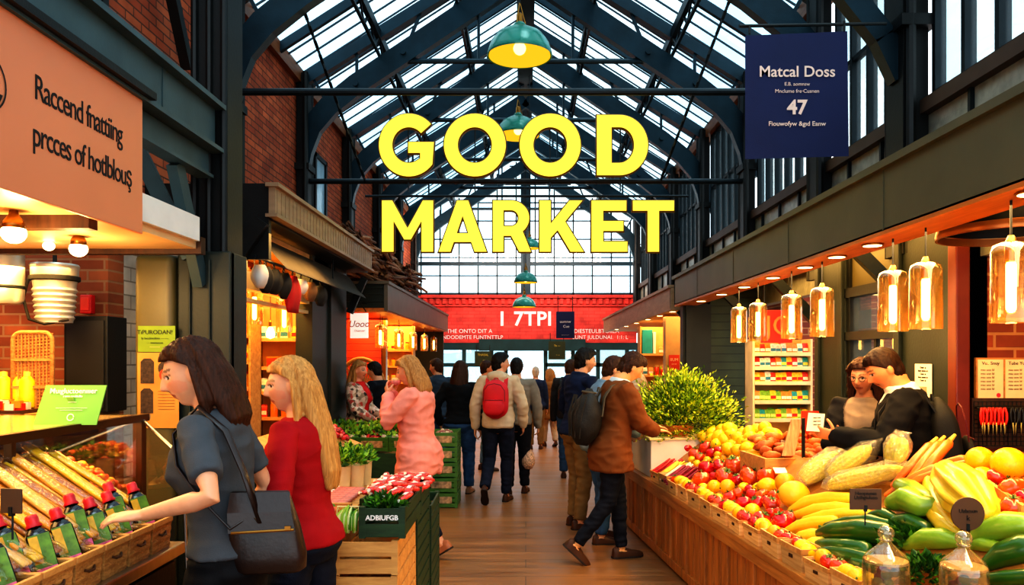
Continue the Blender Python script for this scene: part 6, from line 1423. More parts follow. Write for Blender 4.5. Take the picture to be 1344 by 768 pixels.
def person(name, label, loc, rz, H=1.7, fem=False, w=1., lean=0., twist=0., head=(0, 0, 0), arms=None, legs=None, top=None, over=None, pants=None, shoes=None,
           hair=None, skin=(214, 160, 128), vox=.009, cvox=.011, belly=0., beard=None, group=None, glasses=False, skirt=None, sock=None, curl=.5, roll=0.):
    s = H / 1.70; T = thing(name, label, 'person', (loc[0], loc[1], 0), rz, group); cosl, sinl = math.cos(lean), math.sin(lean)
    def up(p):
        p = Vector(p); t_ = smooth01((p.z - .86) / .26); q = p - V(0, 0, .9)
        a = twist * t_; q = V(q.x * math.cos(a) - q.y * math.sin(a), q.x * math.sin(a) + q.y * math.cos(a), q.z)
        a = lean * t_; q = V(q.x, q.y * math.cos(a) + q.z * math.sin(a), -q.y * math.sin(a) + q.z * math.cos(a))
        return q + V(0, 0, .9)
    sw = (.158 if fem else .182) * w; hipw = 1.06 if fem else .97
    def torso(mb, inf, z0, z1, flare=0., ch=1., sz=1.):
        rr = [q for q in TORSO if z0 - .001 <= q[0] <= z1 + .001]; zs = [q[0] for q in rr]
        def at(z):
            for a, b in zip(TORSO[:-1], TORSO[1:]):
                if a[0] <= z <= b[0]: f = (z - a[0]) / (b[0] - a[0]); return tuple(a[i] * (1 - f) + b[i] * f for i in range(4))
            return TORSO[0] if z < TORSO[0][0] else TORSO[-1]
        if z0 < TORSO[0][0]: lst = [(z0, .165, .115, -.005), ((z0 + .84) / 2, .167, .117, -.005), (.86, .167, .118, -.005)] + [q for q in TORSO if .88 < q[0] <= z1]
        else: lst = [at(z0)] + [q for q in TORSO if z0 + .012 < q[0] < z1 - .012] + [at(z1)]
        rings = []
        for z, rx, ry, oy in lst:
            k = w * (hipw if z < 1.0 else (.93 if fem else 1.05)); fl = flare * max(0, (1.0 - z) / .25)
            rx2 = rx * k + inf + fl; ry2 = ry * (w * .5 + .5) + inf + fl * .7
            ring = []
            for j in range(28):
                a = 2 * PI * j / 28; x = rx2 * math.cos(a); y = ry2 * math.sin(a) + oy
                if fem and y > 0:
                    for sx in (-1, 1): y += .055 * math.exp(-(((x - sx * .075) / .06) ** 2 + ((z - 1.245) / .065) ** 2))
                if belly and y > 0: y += belly * math.exp(-((z - 1.02) / .13) ** 2 - (x / .14) ** 2)
                if y < 0 and z < 1.0: y -= .022 * math.exp(-((z - .88) / .07) ** 2)
                ring.append(up((x, y, z)) * s)
            rings.append(ring)
        mb.loft(rings)
    # joints
    J = {}
    for sd, sx in (('L', -1), ('R', 1)):
        sh = up((sx * sw, -.005, 1.385)) * s
        tgt = (arms or {}).get(sd, dict(w=(sx * .24, .03, .80)))
        wr = Vector(tgt['w']) * s
        if tgt.get('abs'): wr = Vector(tgt['w'])
        hint = Vector(tgt.get('h', (sx * .5, -1, -.1)))
        el, wr = ik(sh, wr, .285 * s, .255 * s, hint)
        hd = Vector(tgt['d']).normalized() if 'd' in tgt else (wr - el).normalized()
        n_ = Vector(tgt.get('n', (-sx, 0, 0))); n_ = (n_ - hd * n_.dot(hd)); n_ = n_.normalized() if n_.length > .05 else hd.orthogonal().normalized()
        J[sd] = (sh, el, wr, hd, n_, tgt.get('curl', curl))
        hp = V(sx * .088 * w, 0, .90) * s; lt = (legs or {}).get(sd, dict(a=(sx * .10, 0, .085)))
        an = Vector(lt['a']) * s; kn, an = ik(hp, an, .415 * s, .405 * s, Vector(lt.get('h', (sx * .08, 1, 0))))
        J['l' + sd] = (hp, kn, an, lt.get('pitch', 0.), lt.get('yaw', -sx * .12))
    # head frame
    hy, hpch, hr = head
    Hm = Matrix.Rotation(hy, 4, 'Z') @ Matrix.Rotation(-hpch, 4, 'X') @ Matrix.Rotation(hr, 4, 'Y')
    piv = V(0, .01, 1.475)
    def hx(p):                                            # head-local (origin at the head centre) -> person space
        q = piv + (Hm @ (Vector(p) + V(0, .022, .112))); return up(q) * s
    hc = hx((0, 0, 0)); ax = [(hx(a) - hc) for a in ((1, 0, 0), (0, 1, 0), (0, 0, 1))]; Bm = Matrix((ax[0], ax[1], ax[2])).transposed(); Bi = Bm.inverted()
    def to_head(p): return Bi @ (p - hc)
    fs = .94 if fem else 1.
    def headfn(d, p):
        x, y, z = d.x * .073 * fs, d.y * .094, d.z * .114
        if d.z < 0:
            k = -d.z; x *= 1 - .30 * k ** 1.6; y = y * (1 - .10 * k) if d.y > 0 else y * (1 - .42 * k ** 1.2)
        if d.y > .2:
            ex = math.exp
            u_ = (.020 - z) / .050; nh = .006 + .026 * max(0, min(1, u_)) if u_ < 1 else .032 * max(0, 1 - (u_ - 1) / .22); nh *= smooth01((.034 - z) / .016); y += nh * ex(-(x / (.0085 + .005 * max(0, min(1, u_)))) ** 2)
            for sx in (-1, 1): y -= .0105 * ex(-((x - sx * .030) / .015) ** 2 - ((z - .008) / .0095) ** 2)
            y += .0085 * ex(-(x / .024) ** 2 - ((z + .052) / .0065) ** 2) + .008 * ex(-(x / .02) ** 2 - ((z + .064) / .006) ** 2) - .004 * ex(-(x / .022) ** 2 - ((z + .058) / .003) ** 2)
            y += .014 * ex(-(x / .024) ** 2 - ((z + .097) / .017) ** 2) + .005 * ex(-(x / .05) ** 2 - ((z - .028) / .009) ** 2)
        return V(x, y, z)
    # ---- body: one continuous surface
    b = MB(); torso(b, 0, .78, 1.53)
    hb_ = MB(); hb_.ell((0, 0, 0), 1, 64, 56, fn=lambda d, p: headfn(d, p) )
    for sx in (-1, 1): hb_.ell((sx * .074 * fs, -.008, -.004), (.010, .020, .031), 12, 10)
    hb_.v = [hx(p) for p in hb_.v]; b.v, b.f, b.m = b.v + hb_.v, b.f + [tuple(i + len(b.v) for i in f) for f in hb_.f], b.m + hb_.m
    b.tube([up((0, -.012, 1.40)) * s, up((0, .0, 1.47)) * s, hx((0, -.018, -.05))], [.060 * s * (.88 if fem else 1.05)] * 2 + [.056 * s * (.86 if fem else 1.05)], 18)
    am = (.86 if fem else 1.) * (w * .5 + .5)
    def hand(mb, wr, d, n, sx, cu):
        side = d.cross(n) * sx; k = s * (.92 if fem else 1.)
        rings = []
        for f, hw, ht in ((-.012, .024, .020), (.01, .027, .018), (.04, .036, .016), (.075, .041, .0145), (.095, .038, .011)):
            c = wr + d * f * k; rings.append([c + side * (hw * k * math.cos(2 * PI * j / 12)) + n * (ht * k * math.sin(2 * PI * j / 12)) for j in range(12)])
        mb.loft(rings)
        for i, (off, L, r) in enumerate(((.029, .070, .0085), (.010, .078, .009), (-.010, .072, .0085), (-.028, .056, .0075))):
            p = wr + d * .088 * k + side * off * k; dd = (d + side * off * 2.2).normalized(); pts = [p - d * .015 * k, p]; a = cu * (.35 + .12 * i)
            for q in (.42, .32, .26):
                dd = (dd * math.cos(a) + n * math.sin(a)).normalized(); p = p + dd * L * q * k; pts.append(p); a = cu * (.75 + .1 * i); 
                dd = (dd - n * 0)
            mb.tube(pts, [r * k, r * k, r * .98 * k, r * .88 * k, r * .7 * k], 8, round_ends=True)
        p = wr + d * .025 * k + side * .026 * k; dd = (d * .55 + side * .75 + n * .35).normalized(); pts = [p - side * .012 * k, p]
        for q in (.034, .028, .022): p = p + dd * q * k; pts.append(p); dd = (dd + d * .5 * (.4 + cu * .2) + n * cu * .5 - side * .15).normalized()
        mb.tube(pts, [.013 * k, .0125 * k, .0105 * k, .0095 * k, .0075 * k], 8, round_ends=True)
    for sd, sx in (('L', -1), ('R', 1)):
        sh, el, wr, hd, n_, cu = J[sd]
        ci = up((sx * sw * .5, -.01, 1.38)) * s
        b.tube([ci, sh, sh.lerp(el, .3), sh.lerp(el, .7), el, el.lerp(wr, .25), el.lerp(wr, .7), wr], [q * s * am for q in (.056, .056, .050, .043, .039, .041, .032, .0255)], 14, round_ends=True)
        hand(b, wr, hd, n_, sx, cu)
        hp, kn, an, pit, yaw = J['l' + sd]
        b.tube([hp + V(0, 0, .02) * s, hp.lerp(kn, .3), hp.lerp(kn, .75), kn, kn.lerp(an, .3), kn.lerp(an, .75), an], [q * s * (w * .4 + .6) * (1.04 if fem else 1.) for q in (.085, .083, .062, .054, .054, .040, .035)], 16, round_ends=True)
        fd = V(math.sin(-yaw), math.cos(yaw), 0); fz = V(0, 0, 1); fr_ = fd * math.cos(pit) - fz * math.sin(pit); fu = fz * math.cos(pit) + fd * math.sin(pit)
        b.tube([an - fr_ * .03 * s - fu * .03 * s, an + fr_ * .05 * s - fu * .045 * s, an + fr_ * .13 * s - fu * .06 * s], [.033 * s, .034 * s, .026 * s], 12, round_ends=True); J['f' + sd] = (an, fr_, fu)
    me = remesh(b, vox * 1., 1)
    # face and skin painting
    ca = me.color_attributes.new('Col', 'FLOAT_COLOR', 'POINT'); sk = np.array(lin(skin)[:3]); lipc = sk * np.array([.80, .42, .40]); dark = np.array([.02, .013, .01])
    brow = (np.array(lin(hair.get('c', (60, 40, 30)))[:3]) * .55 + sk * .3) if hair else dark
    cols = np.ones((len(me.vertices), 4), np.float32)
    for i, v in enumerate(me.vertices):
        q = to_head(v.co); c = sk
        if abs(q.x) < .085 and -.13 < q.z < .13 and q.y > .02:
            ex = abs(q.x) - .030
            if beard and q.z < -.02 and not (abs(q.x) < .022 and -.07 < q.z < -.045): c = sk * (1 - beard) + np.array(lin((60, 44, 36))[:3]) * beard * (1 if q.z < -.03 else .4)
            if (ex / .0145) ** 2 + ((q.z - .008) / .0062) ** 2 < 1: c = np.array([.62, .56, .52]) if abs(ex) > .0058 else dark
            elif (ex / .018) ** 2 + ((q.z - .0135) / .0045) ** 2 < 1: c = sk * .35
            elif abs(q.z - .030 - .004 * (1 - (ex / .02) ** 2)) < .0048 and abs(ex) < .019: c = brow
            elif (q.x / .024) ** 2 + ((q.z + .058) / .0115) ** 2 < 1: c = lipc if abs(q.z + .058) > .0022 else lipc * .4
            elif (abs(q.x) - .042) ** 2 + (q.z + .03) ** 2 < .0006: c = sk * np.array([1.02, .86, .84])
            elif abs(abs(q.x) - .008) < .004 and abs(q.z + .040) < .003: c = sk * .4
        cols[i, :3] = c
    ca.data.foreach_set('color', cols.ravel()); me.materials.clear(); me.materials.append(M['skin'])
    for p in me.polygons: p.use_smooth = True
    body = link('body', me, T)
    def wrinkle(me, amp, fr=(9, 9, 16), seed=0.):
        def f(co, no):
            n1 = noise.noise(V(co.x * fr[0] + seed, co.y * fr[1], co.z * fr[2])); n2 = noise.noise(V(co.x * fr[0] * 2.3, co.y * fr[1] * 2.3 + seed, co.z * fr[2] * 1.7))
            return co + no * amp * (1.0 - 1.6 * abs(n1) + .3 * n2)
        displace(me, f)
    def garment(nm, spec, inf, z0, z1, base_amp):
        g = MB(); torso(g, inf, z0, z1, spec.get('flare', 0.))
        sl = spec.get('sleeve', 1.)
        for sd, sx in (('L', -1), ('R', 1)):
            sh, el, wr, hd, n_, cu = J[sd]; ci = up((sx * sw * .5, -.01, 1.375)) * s
            pts = [ci, sh]; rr = [.060, .064]
            if sl >= .6: pts += [sh.lerp(el, .35), sh.lerp(el, .75), el]; rr += [.062, .056, .053]
            else: pts += [sh.lerp(el, sl * .8), sh.lerp(el, sl * 1.5)]; rr += [.061, .058]
            if sl >= 1.: pts += [el.lerp(wr, .3), el.lerp(wr, .7), el.lerp(wr, .97)]; rr += [.052, .044, .038]
            g.tube(pts, [(q * am + (inf - .012)) * s for q in rr], 14, round_ends=sl >= 1.)
        if spec.get('hood'): g.ell(up((0, -.085, 1.43)) * s, (.105 * s, .06 * s, .07 * s), 16, 10); g.tube([up((sx_ * .085, y_, z_)) * s for sx_, y_, z_ in ((-1, .03, 1.43), (-1.1, -.05, 1.45), (0, -.1, 1.47), (1.1, -.05, 1.45), (1, .03, 1.43))], .03 * s, 10)
        if spec.get('collar'): g.tube([up((.07 * math.cos(a), -.005 + .068 * math.sin(a), 1.452 - .012 * math.sin(a))) * s for a in [k * 2 * PI / 16 for k in range(17)]], .016 * s, 8)
        me = remesh(g, cvox, 3); wrinkle(me, spec.get('amp', base_amp) * s, spec.get('fr', (8, 8, 15)), loc[0] * 7)
        if spec.get('open'):
            bm = bmesh.new(); bm.from_mesh(me); kill = []
            ca_, sa_ = math.cos(-twist), math.sin(-twist)
            for v in bm.verts:
                q = v.co / s
                if q.y > -.02 and abs(q.x * ca_ - q.y * sa_ - 0) < spec['open'] + max(0, (q.z - 1.2)) * .12 and q.z < 1.5 and (q - V(0, 0, q.z)).length < .35 and q.y < .19 and all((v.co - J[k][a_].lerp(J[k][a_ + 1], f_)).length > .085 * s for k in 'LR' for a_ in (0, 1) for f_ in (0, .25, .5, .75, 1)): kill.append(v)
            bmesh.ops.delete(bm, geom=kill, context='VERTS'); bm.to_mesh(me); bm.free()
            for p in me.polygons: p.use_smooth = True
        me.materials.clear()
        for m_ in (spec['m'] if isinstance(spec['m'], (list, tuple)) else [spec['m']]): me.materials.append(m_)
        return link(nm, me, T)
    if top: garment(top.get('n', 'shirt'), top, top.get('inf', .019), top.get('hem', .93), top.get('neck', 1.445), .010)
    if over: garment(over.get('n', 'jacket'), over, over.get('inf', .026), over.get('hem', .80), over.get('neck', 1.44), .012)
    if pants:
        g = MB(); torso(g, .005, .80, pants.get('waist', .985)); lo = pants.get('len', .97)
        for sd in 'LR':
            hp, kn, an, pit, yaw = J['l' + sd]; k = s * (w * .4 + .6) * pants.get('k', 1.)
            pts = [hp + V(0, 0, .02) * s, hp.lerp(kn, .3), hp.lerp(kn, .75), kn, kn.lerp(an, .3), kn.lerp(an, .7), kn.lerp(an, lo)]
            g.tube(pts, [q * k for q in ((.099, .096, .077, .069, .067, .058, .054) if not pants.get('slim') else (.097, .094, .073, .064, .062, .050, .045))], 16, round_ends=False)
        me = remesh(g, cvox, 2); wrinkle(me, .009 * s, (8, 8, 18), loc[1] * 5); me.materials.clear(); me.materials.append(pants['m']); link('trousers', me, T)
    if skirt: pass
    for sd in 'LR':
        an, fr_, fu = J['f' + sd]; sdv = fr_.cross(fu); m_ = shoes or clothmat('shoe_brown', (70, 42, 26), .5)
        up_ = MB(); k = s; rings = []
        for y, hw, hh in ((-.078, .016, .035), (-.070, .028, .068), (-.045, .036, .085), (-.01, .037, .080), (.04, .038, .066), (.09, .043, .050), (.135, .044, .042), (.17, .036, .033), (.188, .020, .022)):
            c = an + fr_ * y * k - fu * .072 * k; rings.append([c + sdv * (hw * k * math.cos(a)) + fu * (hh * k * max(0, math.sin(a)) ** .8 if math.sin(a) > 0 else 0) for a in [j * 2 * PI / 16 for j in range(16)]])
        up_.loft(rings); o = up_.build('shoe', m_, T, smooth='auto')
        sl = MB(); rr = []
        for z in (-.086, -.070): rr.append([an + fr_ * y * k + sdv * x * k + fu * z * k for y, x in ((-.08, -.02), (-.05, -.037), (.03, -.036), (.10, -.046), (.16, -.040), (.192, -.014), (.192, .014), (.16, .040), (.10, .046), (.03, .036), (-.05, .037), (-.08, .02))])
        sl.loft(rr); sl.build('sole', mat('shoe_sole', (46, 32, 24), .7), o)
    # ---- hair
    if hair:
        st = hair.get('style', 'short'); L = hair.get('len', .2); h = MB()
        e = .0 if st == 'short' else .006
        h.ell((0, -.010, .026), (.081 * fs + e, .101 + e, .105 + e), 26, 18); h.ell((0, .022, .070), (.064 * fs, .066, .052), 18, 12)
        h.ell((0, -.045, -.02), (.068 * fs + e, .062 + e, .085 + e), 20, 14)
        if hair.get('vol'): h.ell((0, .02, .075), (.062, .075, .055), 18, 12)
        bo = min(.055, max(0, L - .14) * .4)
        if st != 'short':
            for a in np.linspace(-150, -30, 11):
                x = .074 * math.cos(R(a)); y = -.018 + .078 * math.sin(R(a)); k = 1 + hair.get('spread', .1) * 2
                h.tube([(x * .8, y * .8, .06), (x * 1.08, y * 1.08, -.02), (x * 1.12 * k, y * 1.05 - .005 - bo * .7, -.02 - L * .5), (x * 1.06 * k, y * .96 - .012 - bo, -.02 - L * .85), (x * .98 * k, y * .9 - .01 - bo * 1.05, -.02 - L)], [.03, .034, .034, .030, .018], 10, round_ends=True)
            for sx in (-1, 1):
                h.tube([(sx * .032, .048, .098), (sx * .066, .018, .066), (sx * .082, -.008, .0), (sx * .086, -.018, -.01 - L * .45), (sx * .08, -.02, -.01 - L * .8)], [.022, .024, .024, .026, .016], 10, round_ends=True)
        if hair.get('tail'): pass
        h.v = [hx(p) for p in h.v]
        me = remesh(h, max(cvox * .75, .006), 2)
        hl = hair.get('line', .068)
        def hf(co, no):
            q = to_head(co)
            if st == 'short': ym = -.012 + max(0, q.z + .01) * 1.05 if q.z < hl else 9.
            else: ym = -.002 + max(0, q.z - .03) * 1.5 if q.z < hl else 9.
            if q.y > ym: q.y = ym
            a = math.atan2(q.x, -q.y); amp = hair.get('amp', .006)
            n1 = noise.noise(V(a * 7, q.z * (5 if st != 'short' else 22), 3.3)); n2 = noise.noise(V(a * 26, q.z * (7 if st != 'short' else 40), 7.1))
            r = V(q.x, q.y + .01, q.z * .3 if st != 'short' else q.z)
            r = r.normalized() if r.length > .001 else r
            q += r * amp * (.5 + n1 + 1.1 * n2)
            return hc + Bm @ q
        displace(me, hf); me.materials.clear(); me.materials.append(hair['m']); link('hair', me, T)
    if glasses:
        g = MB()
        for sx in (-1, 1): g.tube([hx((sx * .031 + .020 * math.cos(a), .096, .006 + .017 * math.sin(a))) for a in [k * 2 * PI / 14 for k in range(15)]], .0018 * s, 5); g.tube([hx((sx * .051, .094, .01)), hx((sx * .074, .04, .012)), hx((sx * .078, -.0, .008))], .0016 * s, 5)
        g.tube([hx((-.011, .098, .01)), hx((.011, .098, .01))], .0018 * s, 5); g.build('glasses', M['black'], T)
    T['_s'] = s; PEOPLE[name + str(len(PEOPLE))] = T; INFO[T.name] = dict(J=J, up=up, s=s, T=T, hx=hx, sw=sw)
    return T
PEOPLE, INFO = {}, {}

def shoulder_path(I, sx, x, inf=.035, z0=.95, back=True):
    """points over one shoulder, front waist -> shoulder -> back waist (person space)"""
    u, s = I['up'], I['s']; pts = []
    for z, y in ((z0 + .12, .13 + inf), (1.2, .128 + inf), (1.33, .105 + inf), (1.41, .05 + inf * .6)): pts.append(u((sx * x, y, z)) * s)
    pts.append(u((sx * x * .97, -.005, 1.435 + inf * .7)) * s)
    for z, y in ((1.40, -.085 - inf * .7), (1.30, -.12 - inf), (1.15, -.12 - inf), (z0 + .1, -.11 - inf)): pts.append(u((sx * x, y, z)) * s)
    return pts
def strap(mb, pts, wd, th):
    rings = []
    for i, p in enumerate(pts):
        d = (pts[min(i + 1, len(pts) - 1)] - pts[max(i - 1, 0)]).normalized(); x = V(1, 0, 0); x = (x - d * x.dot(d)).normalized(); n = d.cross(x)
        rings.append([p + x * a * wd / 2 + n * b * th / 2 for a, b in ((-1, -1), (1, -1), (1, 1), (-1, 1))])
    mb.loft(rings)
def backpack(person_, label, m_, w=.30, h=.42, d=.15, zc=1.18, style='box', strap_m=None, yoff=0., both=True):
    I = INFO[person_.name]; u, s = I['up'], I['s']; Mx = wm(person_); c = u((0, -.125 - d * .5 + yoff, zc)) * s
    t_ = thing('backpack', label, 'backpack', Mx @ c, person_.rotation_euler.z); inv = wm(t_).inverted() @ Mx
    a = u((0, 0, 1.3)) - u((0, 0, 1.1)); tilt = -math.atan2(-a.y, a.z) ; TM = Matrix.Rotation(-math.atan2(a.y, a.z), 4, 'X')
    b = MB(); rings = []
    for k in range(13):
        f = k / 12; z = (f - .5) * h; e = 1 - abs(2 * f - 1) ** (5 if style == 'box' else 2.6) * (.75 if style == 'box' else .62); e2 = 1 - max(0, 2 * f - 1) ** 2.2 * (.55 if style == 'box' else .8)
        ring = []
        for j in range(24):
            an = 2 * PI * j / 24; cx, cy = math.cos(an), math.sin(an); p = .55 if style == 'box' else .85
            ring.append(TM @ V(abs(cx) ** p * math.copysign(1, cx) * w / 2 * e * (1 + (.03 * math.sin(5 * an + k) if style != 'box' else 0)), abs(cy) ** p * math.copysign(1, cy) * d / 2 * e * e2 + (.02 if style == 'box' else 0), z))
        rings.append(ring)
    b.loft(rings)
    if style != 'box':
        for q in b.v: q += V(0, 1, 0) * .012 * noise.noise(q * 16) + V(1, 0, 0) * .010 * noise.noise(q * 14 + V(5, 5, 5))
    b.build('bag_body', m_, t_, smooth=True)
    if style == 'box':
        p = MB(); rings = []
        for k in range(9):
            f = k / 8; e = 1 - abs(2 * f - 1) ** 4 * .7; rings.append([TM @ V(math.copysign(abs(math.cos(x)) ** .6, math.cos(x)) * w * .40 * e, -d * .46 - .022 + math.copysign(abs(math.sin(x)) ** .6, math.sin(x)) * .028 * e, -h * .42 + f * h * .42) for x in [j * 2 * PI / 20 for j in range(20)]])
        p.loft(rings); p.build('front_pocket', m_, t_, smooth=True)
        z = MB(); zp = [TM @ V(x, -d * .5 - .004, zz) for x, zz in ((-w * .42, -.02), (-w * .40, h * .22), (-w * .25, h * .36), (0, h * .40), (w * .25, h * .36), (w * .40, h * .22), (w * .42, -.02))]
        z.tube(zp, .004, 6); z.tube([TM @ V(-w * .36, -d * .5 - .034, -h * .02), TM @ V(w * .36, -d * .5 - .034, -h * .02)], .004, 6); z.build('zip', mat('zip_dark', (90, 12, 18), .5), t_)
    else:
        z = MB(); z.tube([TM @ V(.09 * math.cos(x), .05 * math.sin(x), h * .43) for x in [j * 2 * PI / 16 for j in range(17)]], .010, 6); z.build('drawstring', strap_m or M['rope'], t_)
        mb = MB()
        for k in range(7): mb.tube([TM @ V(-w * .5 + w * k / 6 * 1.0, -d * .40 * (1 - ((k - 3) / 4.2) ** 2) - .012, h * .36), TM @ V((-w * .5 + w * k / 6) * .9, -d * .52 * (1 - ((k - 3) / 4.2) ** 2) - .012, 0), TM @ V((-w * .5 + w * k / 6) * .75, -d * .40 * (1 - ((k - 3) / 4.2) ** 2) - .01, -h * .38)], .005, 5)
        mb.build('webbing', mat('net_dark', (52, 46, 38), .8), t_)
    for sx in ((-1, 1) if both else (1,)):
        mb = MB(); pts = shoulder_path(I, sx, .105, .030); strap(mb, pts[1:8], .045 * s, .012); mb.v = [inv @ q for q in mb.v]; mb.build('strap', strap_m or m_, t_)
    MB().tube([TM @ V(-.03, d * .3, h * .46), TM @ V(-.02, d * .3, h * .54), TM @ V(.02, d * .3, h * .54), TM @ V(.03, d * .3, h * .46)], .006, 6).build('handle', strap_m or m_, t_)
    return t_

# ---- clothes and hair colours
cl = clothmat
JD = cl('jeans_dark', (26, 32, 50), .8, .25, .15, 14); JB = cl('jeans_blue', (52, 84, 124), .8, .25, .15, 14); JL = cl('jeans_light', (92, 128, 160), .8, .2, .15, 14); BKC = cl('trousers_black', (18, 18, 22), .8)
KH = cl('khaki', (128, 100, 62), .8); BRS = cl('shoe_brown', (78, 46, 28), .45, .2, .05); BLS = cl('shoe_black', (24, 20, 18), .45)
HD = hairmat('hair_dark', (34, 18, 10), (84, 46, 28)); HB = hairmat('hair_brown', (36, 20, 10), (80, 46, 26)); HBL = hairmat('hair_blonde', (146, 92, 42), (222, 166, 96)); HBK = hairmat('hair_black', (10, 8, 8), (34, 26, 22)); HG = hairmat('hair_grey', (166, 150, 130), (222, 210, 194)); HS = hairmat('hair_darkblonde', (130, 84, 44), (206, 150, 88))
# 1 near woman in grey tee, reaching to the sauce bottles (faces left)
W1 = person('person', 'woman in a grey T-shirt with dark bobbed hair reaching toward the sauce bottles', (-1.09, 2.80), R(88), 1.72, True, .95, R(7), 0, (R(20), R(9), 0),
    arms=dict(L=dict(w=(-.265, .17, 1.115), h=(-.5, -1, -.3), n=(.2, .2, -1), d=(-.10, .95, -.08), curl=.35), R=dict(w=(.20, .06, .90), h=(.6, -1, 0))), legs=dict(L=dict(a=(-.09, .16, .085)), R=dict(a=(.09, -.20, .13), pitch=.35)),
    top=dict(m=cl('tee_grey', (74, 78, 84), .9, .12), sleeve=.48, hem=.94, n='t_shirt', flare=.012, amp=.006, inf=.016), pants=dict(m=BKC, slim=1, waist=.95), shoes=BLS, hair=dict(style='bob', m=HD, c=(40, 24, 16), len=.20, spread=.10, amp=.006), skin=(222, 164, 128), vox=.0052, cvox=.008)
# 2 near woman in red
W2 = person('person', 'woman in a red long-sleeved top with very long blonde hair, seen from behind', (-.955, 3.30), R(78), 1.64, True, .95, R(3), 0, (R(30), R(3), 0),
    arms=dict(L=dict(w=(-.20, .20, 1.06), h=(-.6, -1, -.3), n=(1, 0, -.3)), R=dict(w=(.12, .26, 1.04), h=(.6, -1, -.3))), legs=dict(L=dict(a=(-.09, .12, .085)), R=dict(a=(.09, -.14, .10), pitch=.2)),
    top=dict(m=cl('top_red', (160, 16, 24), .85, .15), sleeve=1., hem=.89, n='long_sleeved_top', inf=.018, amp=.007), pants=dict(m=cl('jeans_navy', (22, 28, 44), .8, .2, .15, 14), slim=1), shoes=BLS, hair=dict(style='long', m=HBL, c=(150, 100, 50), len=.44, spread=.02, amp=.006), skin=(224, 168, 134), vox=.006, cvox=.008)
# shoulder bag of woman 1
bg_ = thing('shoulder_bag', 'dark brown leather shoulder bag hanging behind the woman in the grey T-shirt', 'bag', (PX(346, 2.72), 2.70, PZ(748, 2.72)), R(8))
b = MB(); rings = []
for z, hw, hd_ in ((0, .105, .040), (.012, .125, .052), (.06, .132, .056), (.16, .122, .046), (.24, .108, .030), (.275, .100, .016), (.285, .096, .008)): rings.append([(math.copysign(abs(math.cos(a)) ** .55, math.cos(a)) * hw + (.03 - z * .12), math.copysign(abs(math.sin(a)) ** .7, math.sin(a)) * hd_, z) for a in [j * 2 * PI / 28 for j in range(28)]])
b.loft(rings)
for q in b.v: q += V(0, 1, 0) * .008 * noise.noise(q * 13)
LE = mat('leather_brown', (40, 24, 20), .38, 0, .25, 9, .12, 60, coat=.2); b.build('bag_body', LE, bg_, smooth=True)
f = MB(); f.loft([[(-.10 + .0, -.062, .15), (.125, -.062, .15), (.125, -.056, .15), (-.10, -.056, .15)], [(-.105, -.056, .22), (.11, -.056, .22), (.11, -.048, .22), (-.105, -.048, .22)], [(-.10, -.03, .285), (.10, -.03, .285), (.10, -.02, .285), (-.10, -.02, .285)]]); f.build('flap', LE, bg_)
MB().tube([(-.09, -.062, .152), (.12, -.062, .158)], .005, 6).cbox((.10, -.066, .165), (.02, .008, .014)).build('zip', M['brass'], bg_)
I1 = INFO[W1.name]; Mx = wm(W1); inv = wm(bg_).inverted(); sp = [V(-.07, 0, .275)] + [inv @ (Mx @ (I1['up'](q) * I1['s'])) for q in ((-.15, -.19, 1.05), (-.135, -.15, 1.22), (-.125, -.10, 1.37), (-.118, -.01, 1.465), (-.125, .085, 1.38), (-.155, .07, 1.27), (-.17, .0, 1.16), (-.17, -.09, 1.04))] + [V(.08, 0, .27)]
mb = MB(); mb.tube(sp, .013, 8, flat=.4); mb.build('strap', LE, bg_, smooth=True)
# 3 pink woman eating
W3 = person('person', 'woman in a pink tunic with blonde hair eating from both hands beside the crates', (-.87, 6.2), R(80), 1.66, True, 1.12, R(3), 0, (R(2), R(12), 0),
    arms=dict(L=dict(w=(-.075, .235, 1.375), h=(-.5, .1, -1), d=(.25, .35, .8), n=(.6, -.8, 0), curl=.9), R=dict(w=(.075, .25, 1.37), h=(.5, .1, -1), d=(-.25, .35, .8), n=(-.6, -.8, 0), curl=.9)), legs=dict(L=dict(a=(-.09, .22, .09)), R=dict(a=(.09, -.16, .13), pitch=.55)),
    top=dict(m=cl('tunic_pink', (236, 148, 132), .9, .12), sleeve=1., hem=.74, n='tunic', inf=.024, flare=.05, amp=.014), pants=dict(m=JD, slim=1, len=.86), shoes=mat('flat_tan', (168, 98, 62), .45), hair=dict(style='bob', m=HS, c=(130, 90, 50), len=.19, spread=.16, amp=.008), skin=(230, 166, 132), vox=.0065, cvox=.010, belly=.03)
p = wm(W3) @ (V(0, .20, 1.47) * (1.66 / 1.7)); sn = thing('sandwich', 'pink and cream snack held at the mouth of the woman in pink', 'food', wm(W3) @ INFO[W3.name]['hx']((0, .128, -.055)))
MB().ell((0, 0, 0), (.045, .04, .03), 14, 10).build('filling', mat('snack_pink', (226, 130, 120), .5, 0, .3, 40), sn, smooth=True); MB().ell((0, 0, .016), (.04, .036, .02), 14, 8).build('bread', mat('snack_bread', (236, 190, 130), .7, 0, .2, 30), sn, smooth=True)
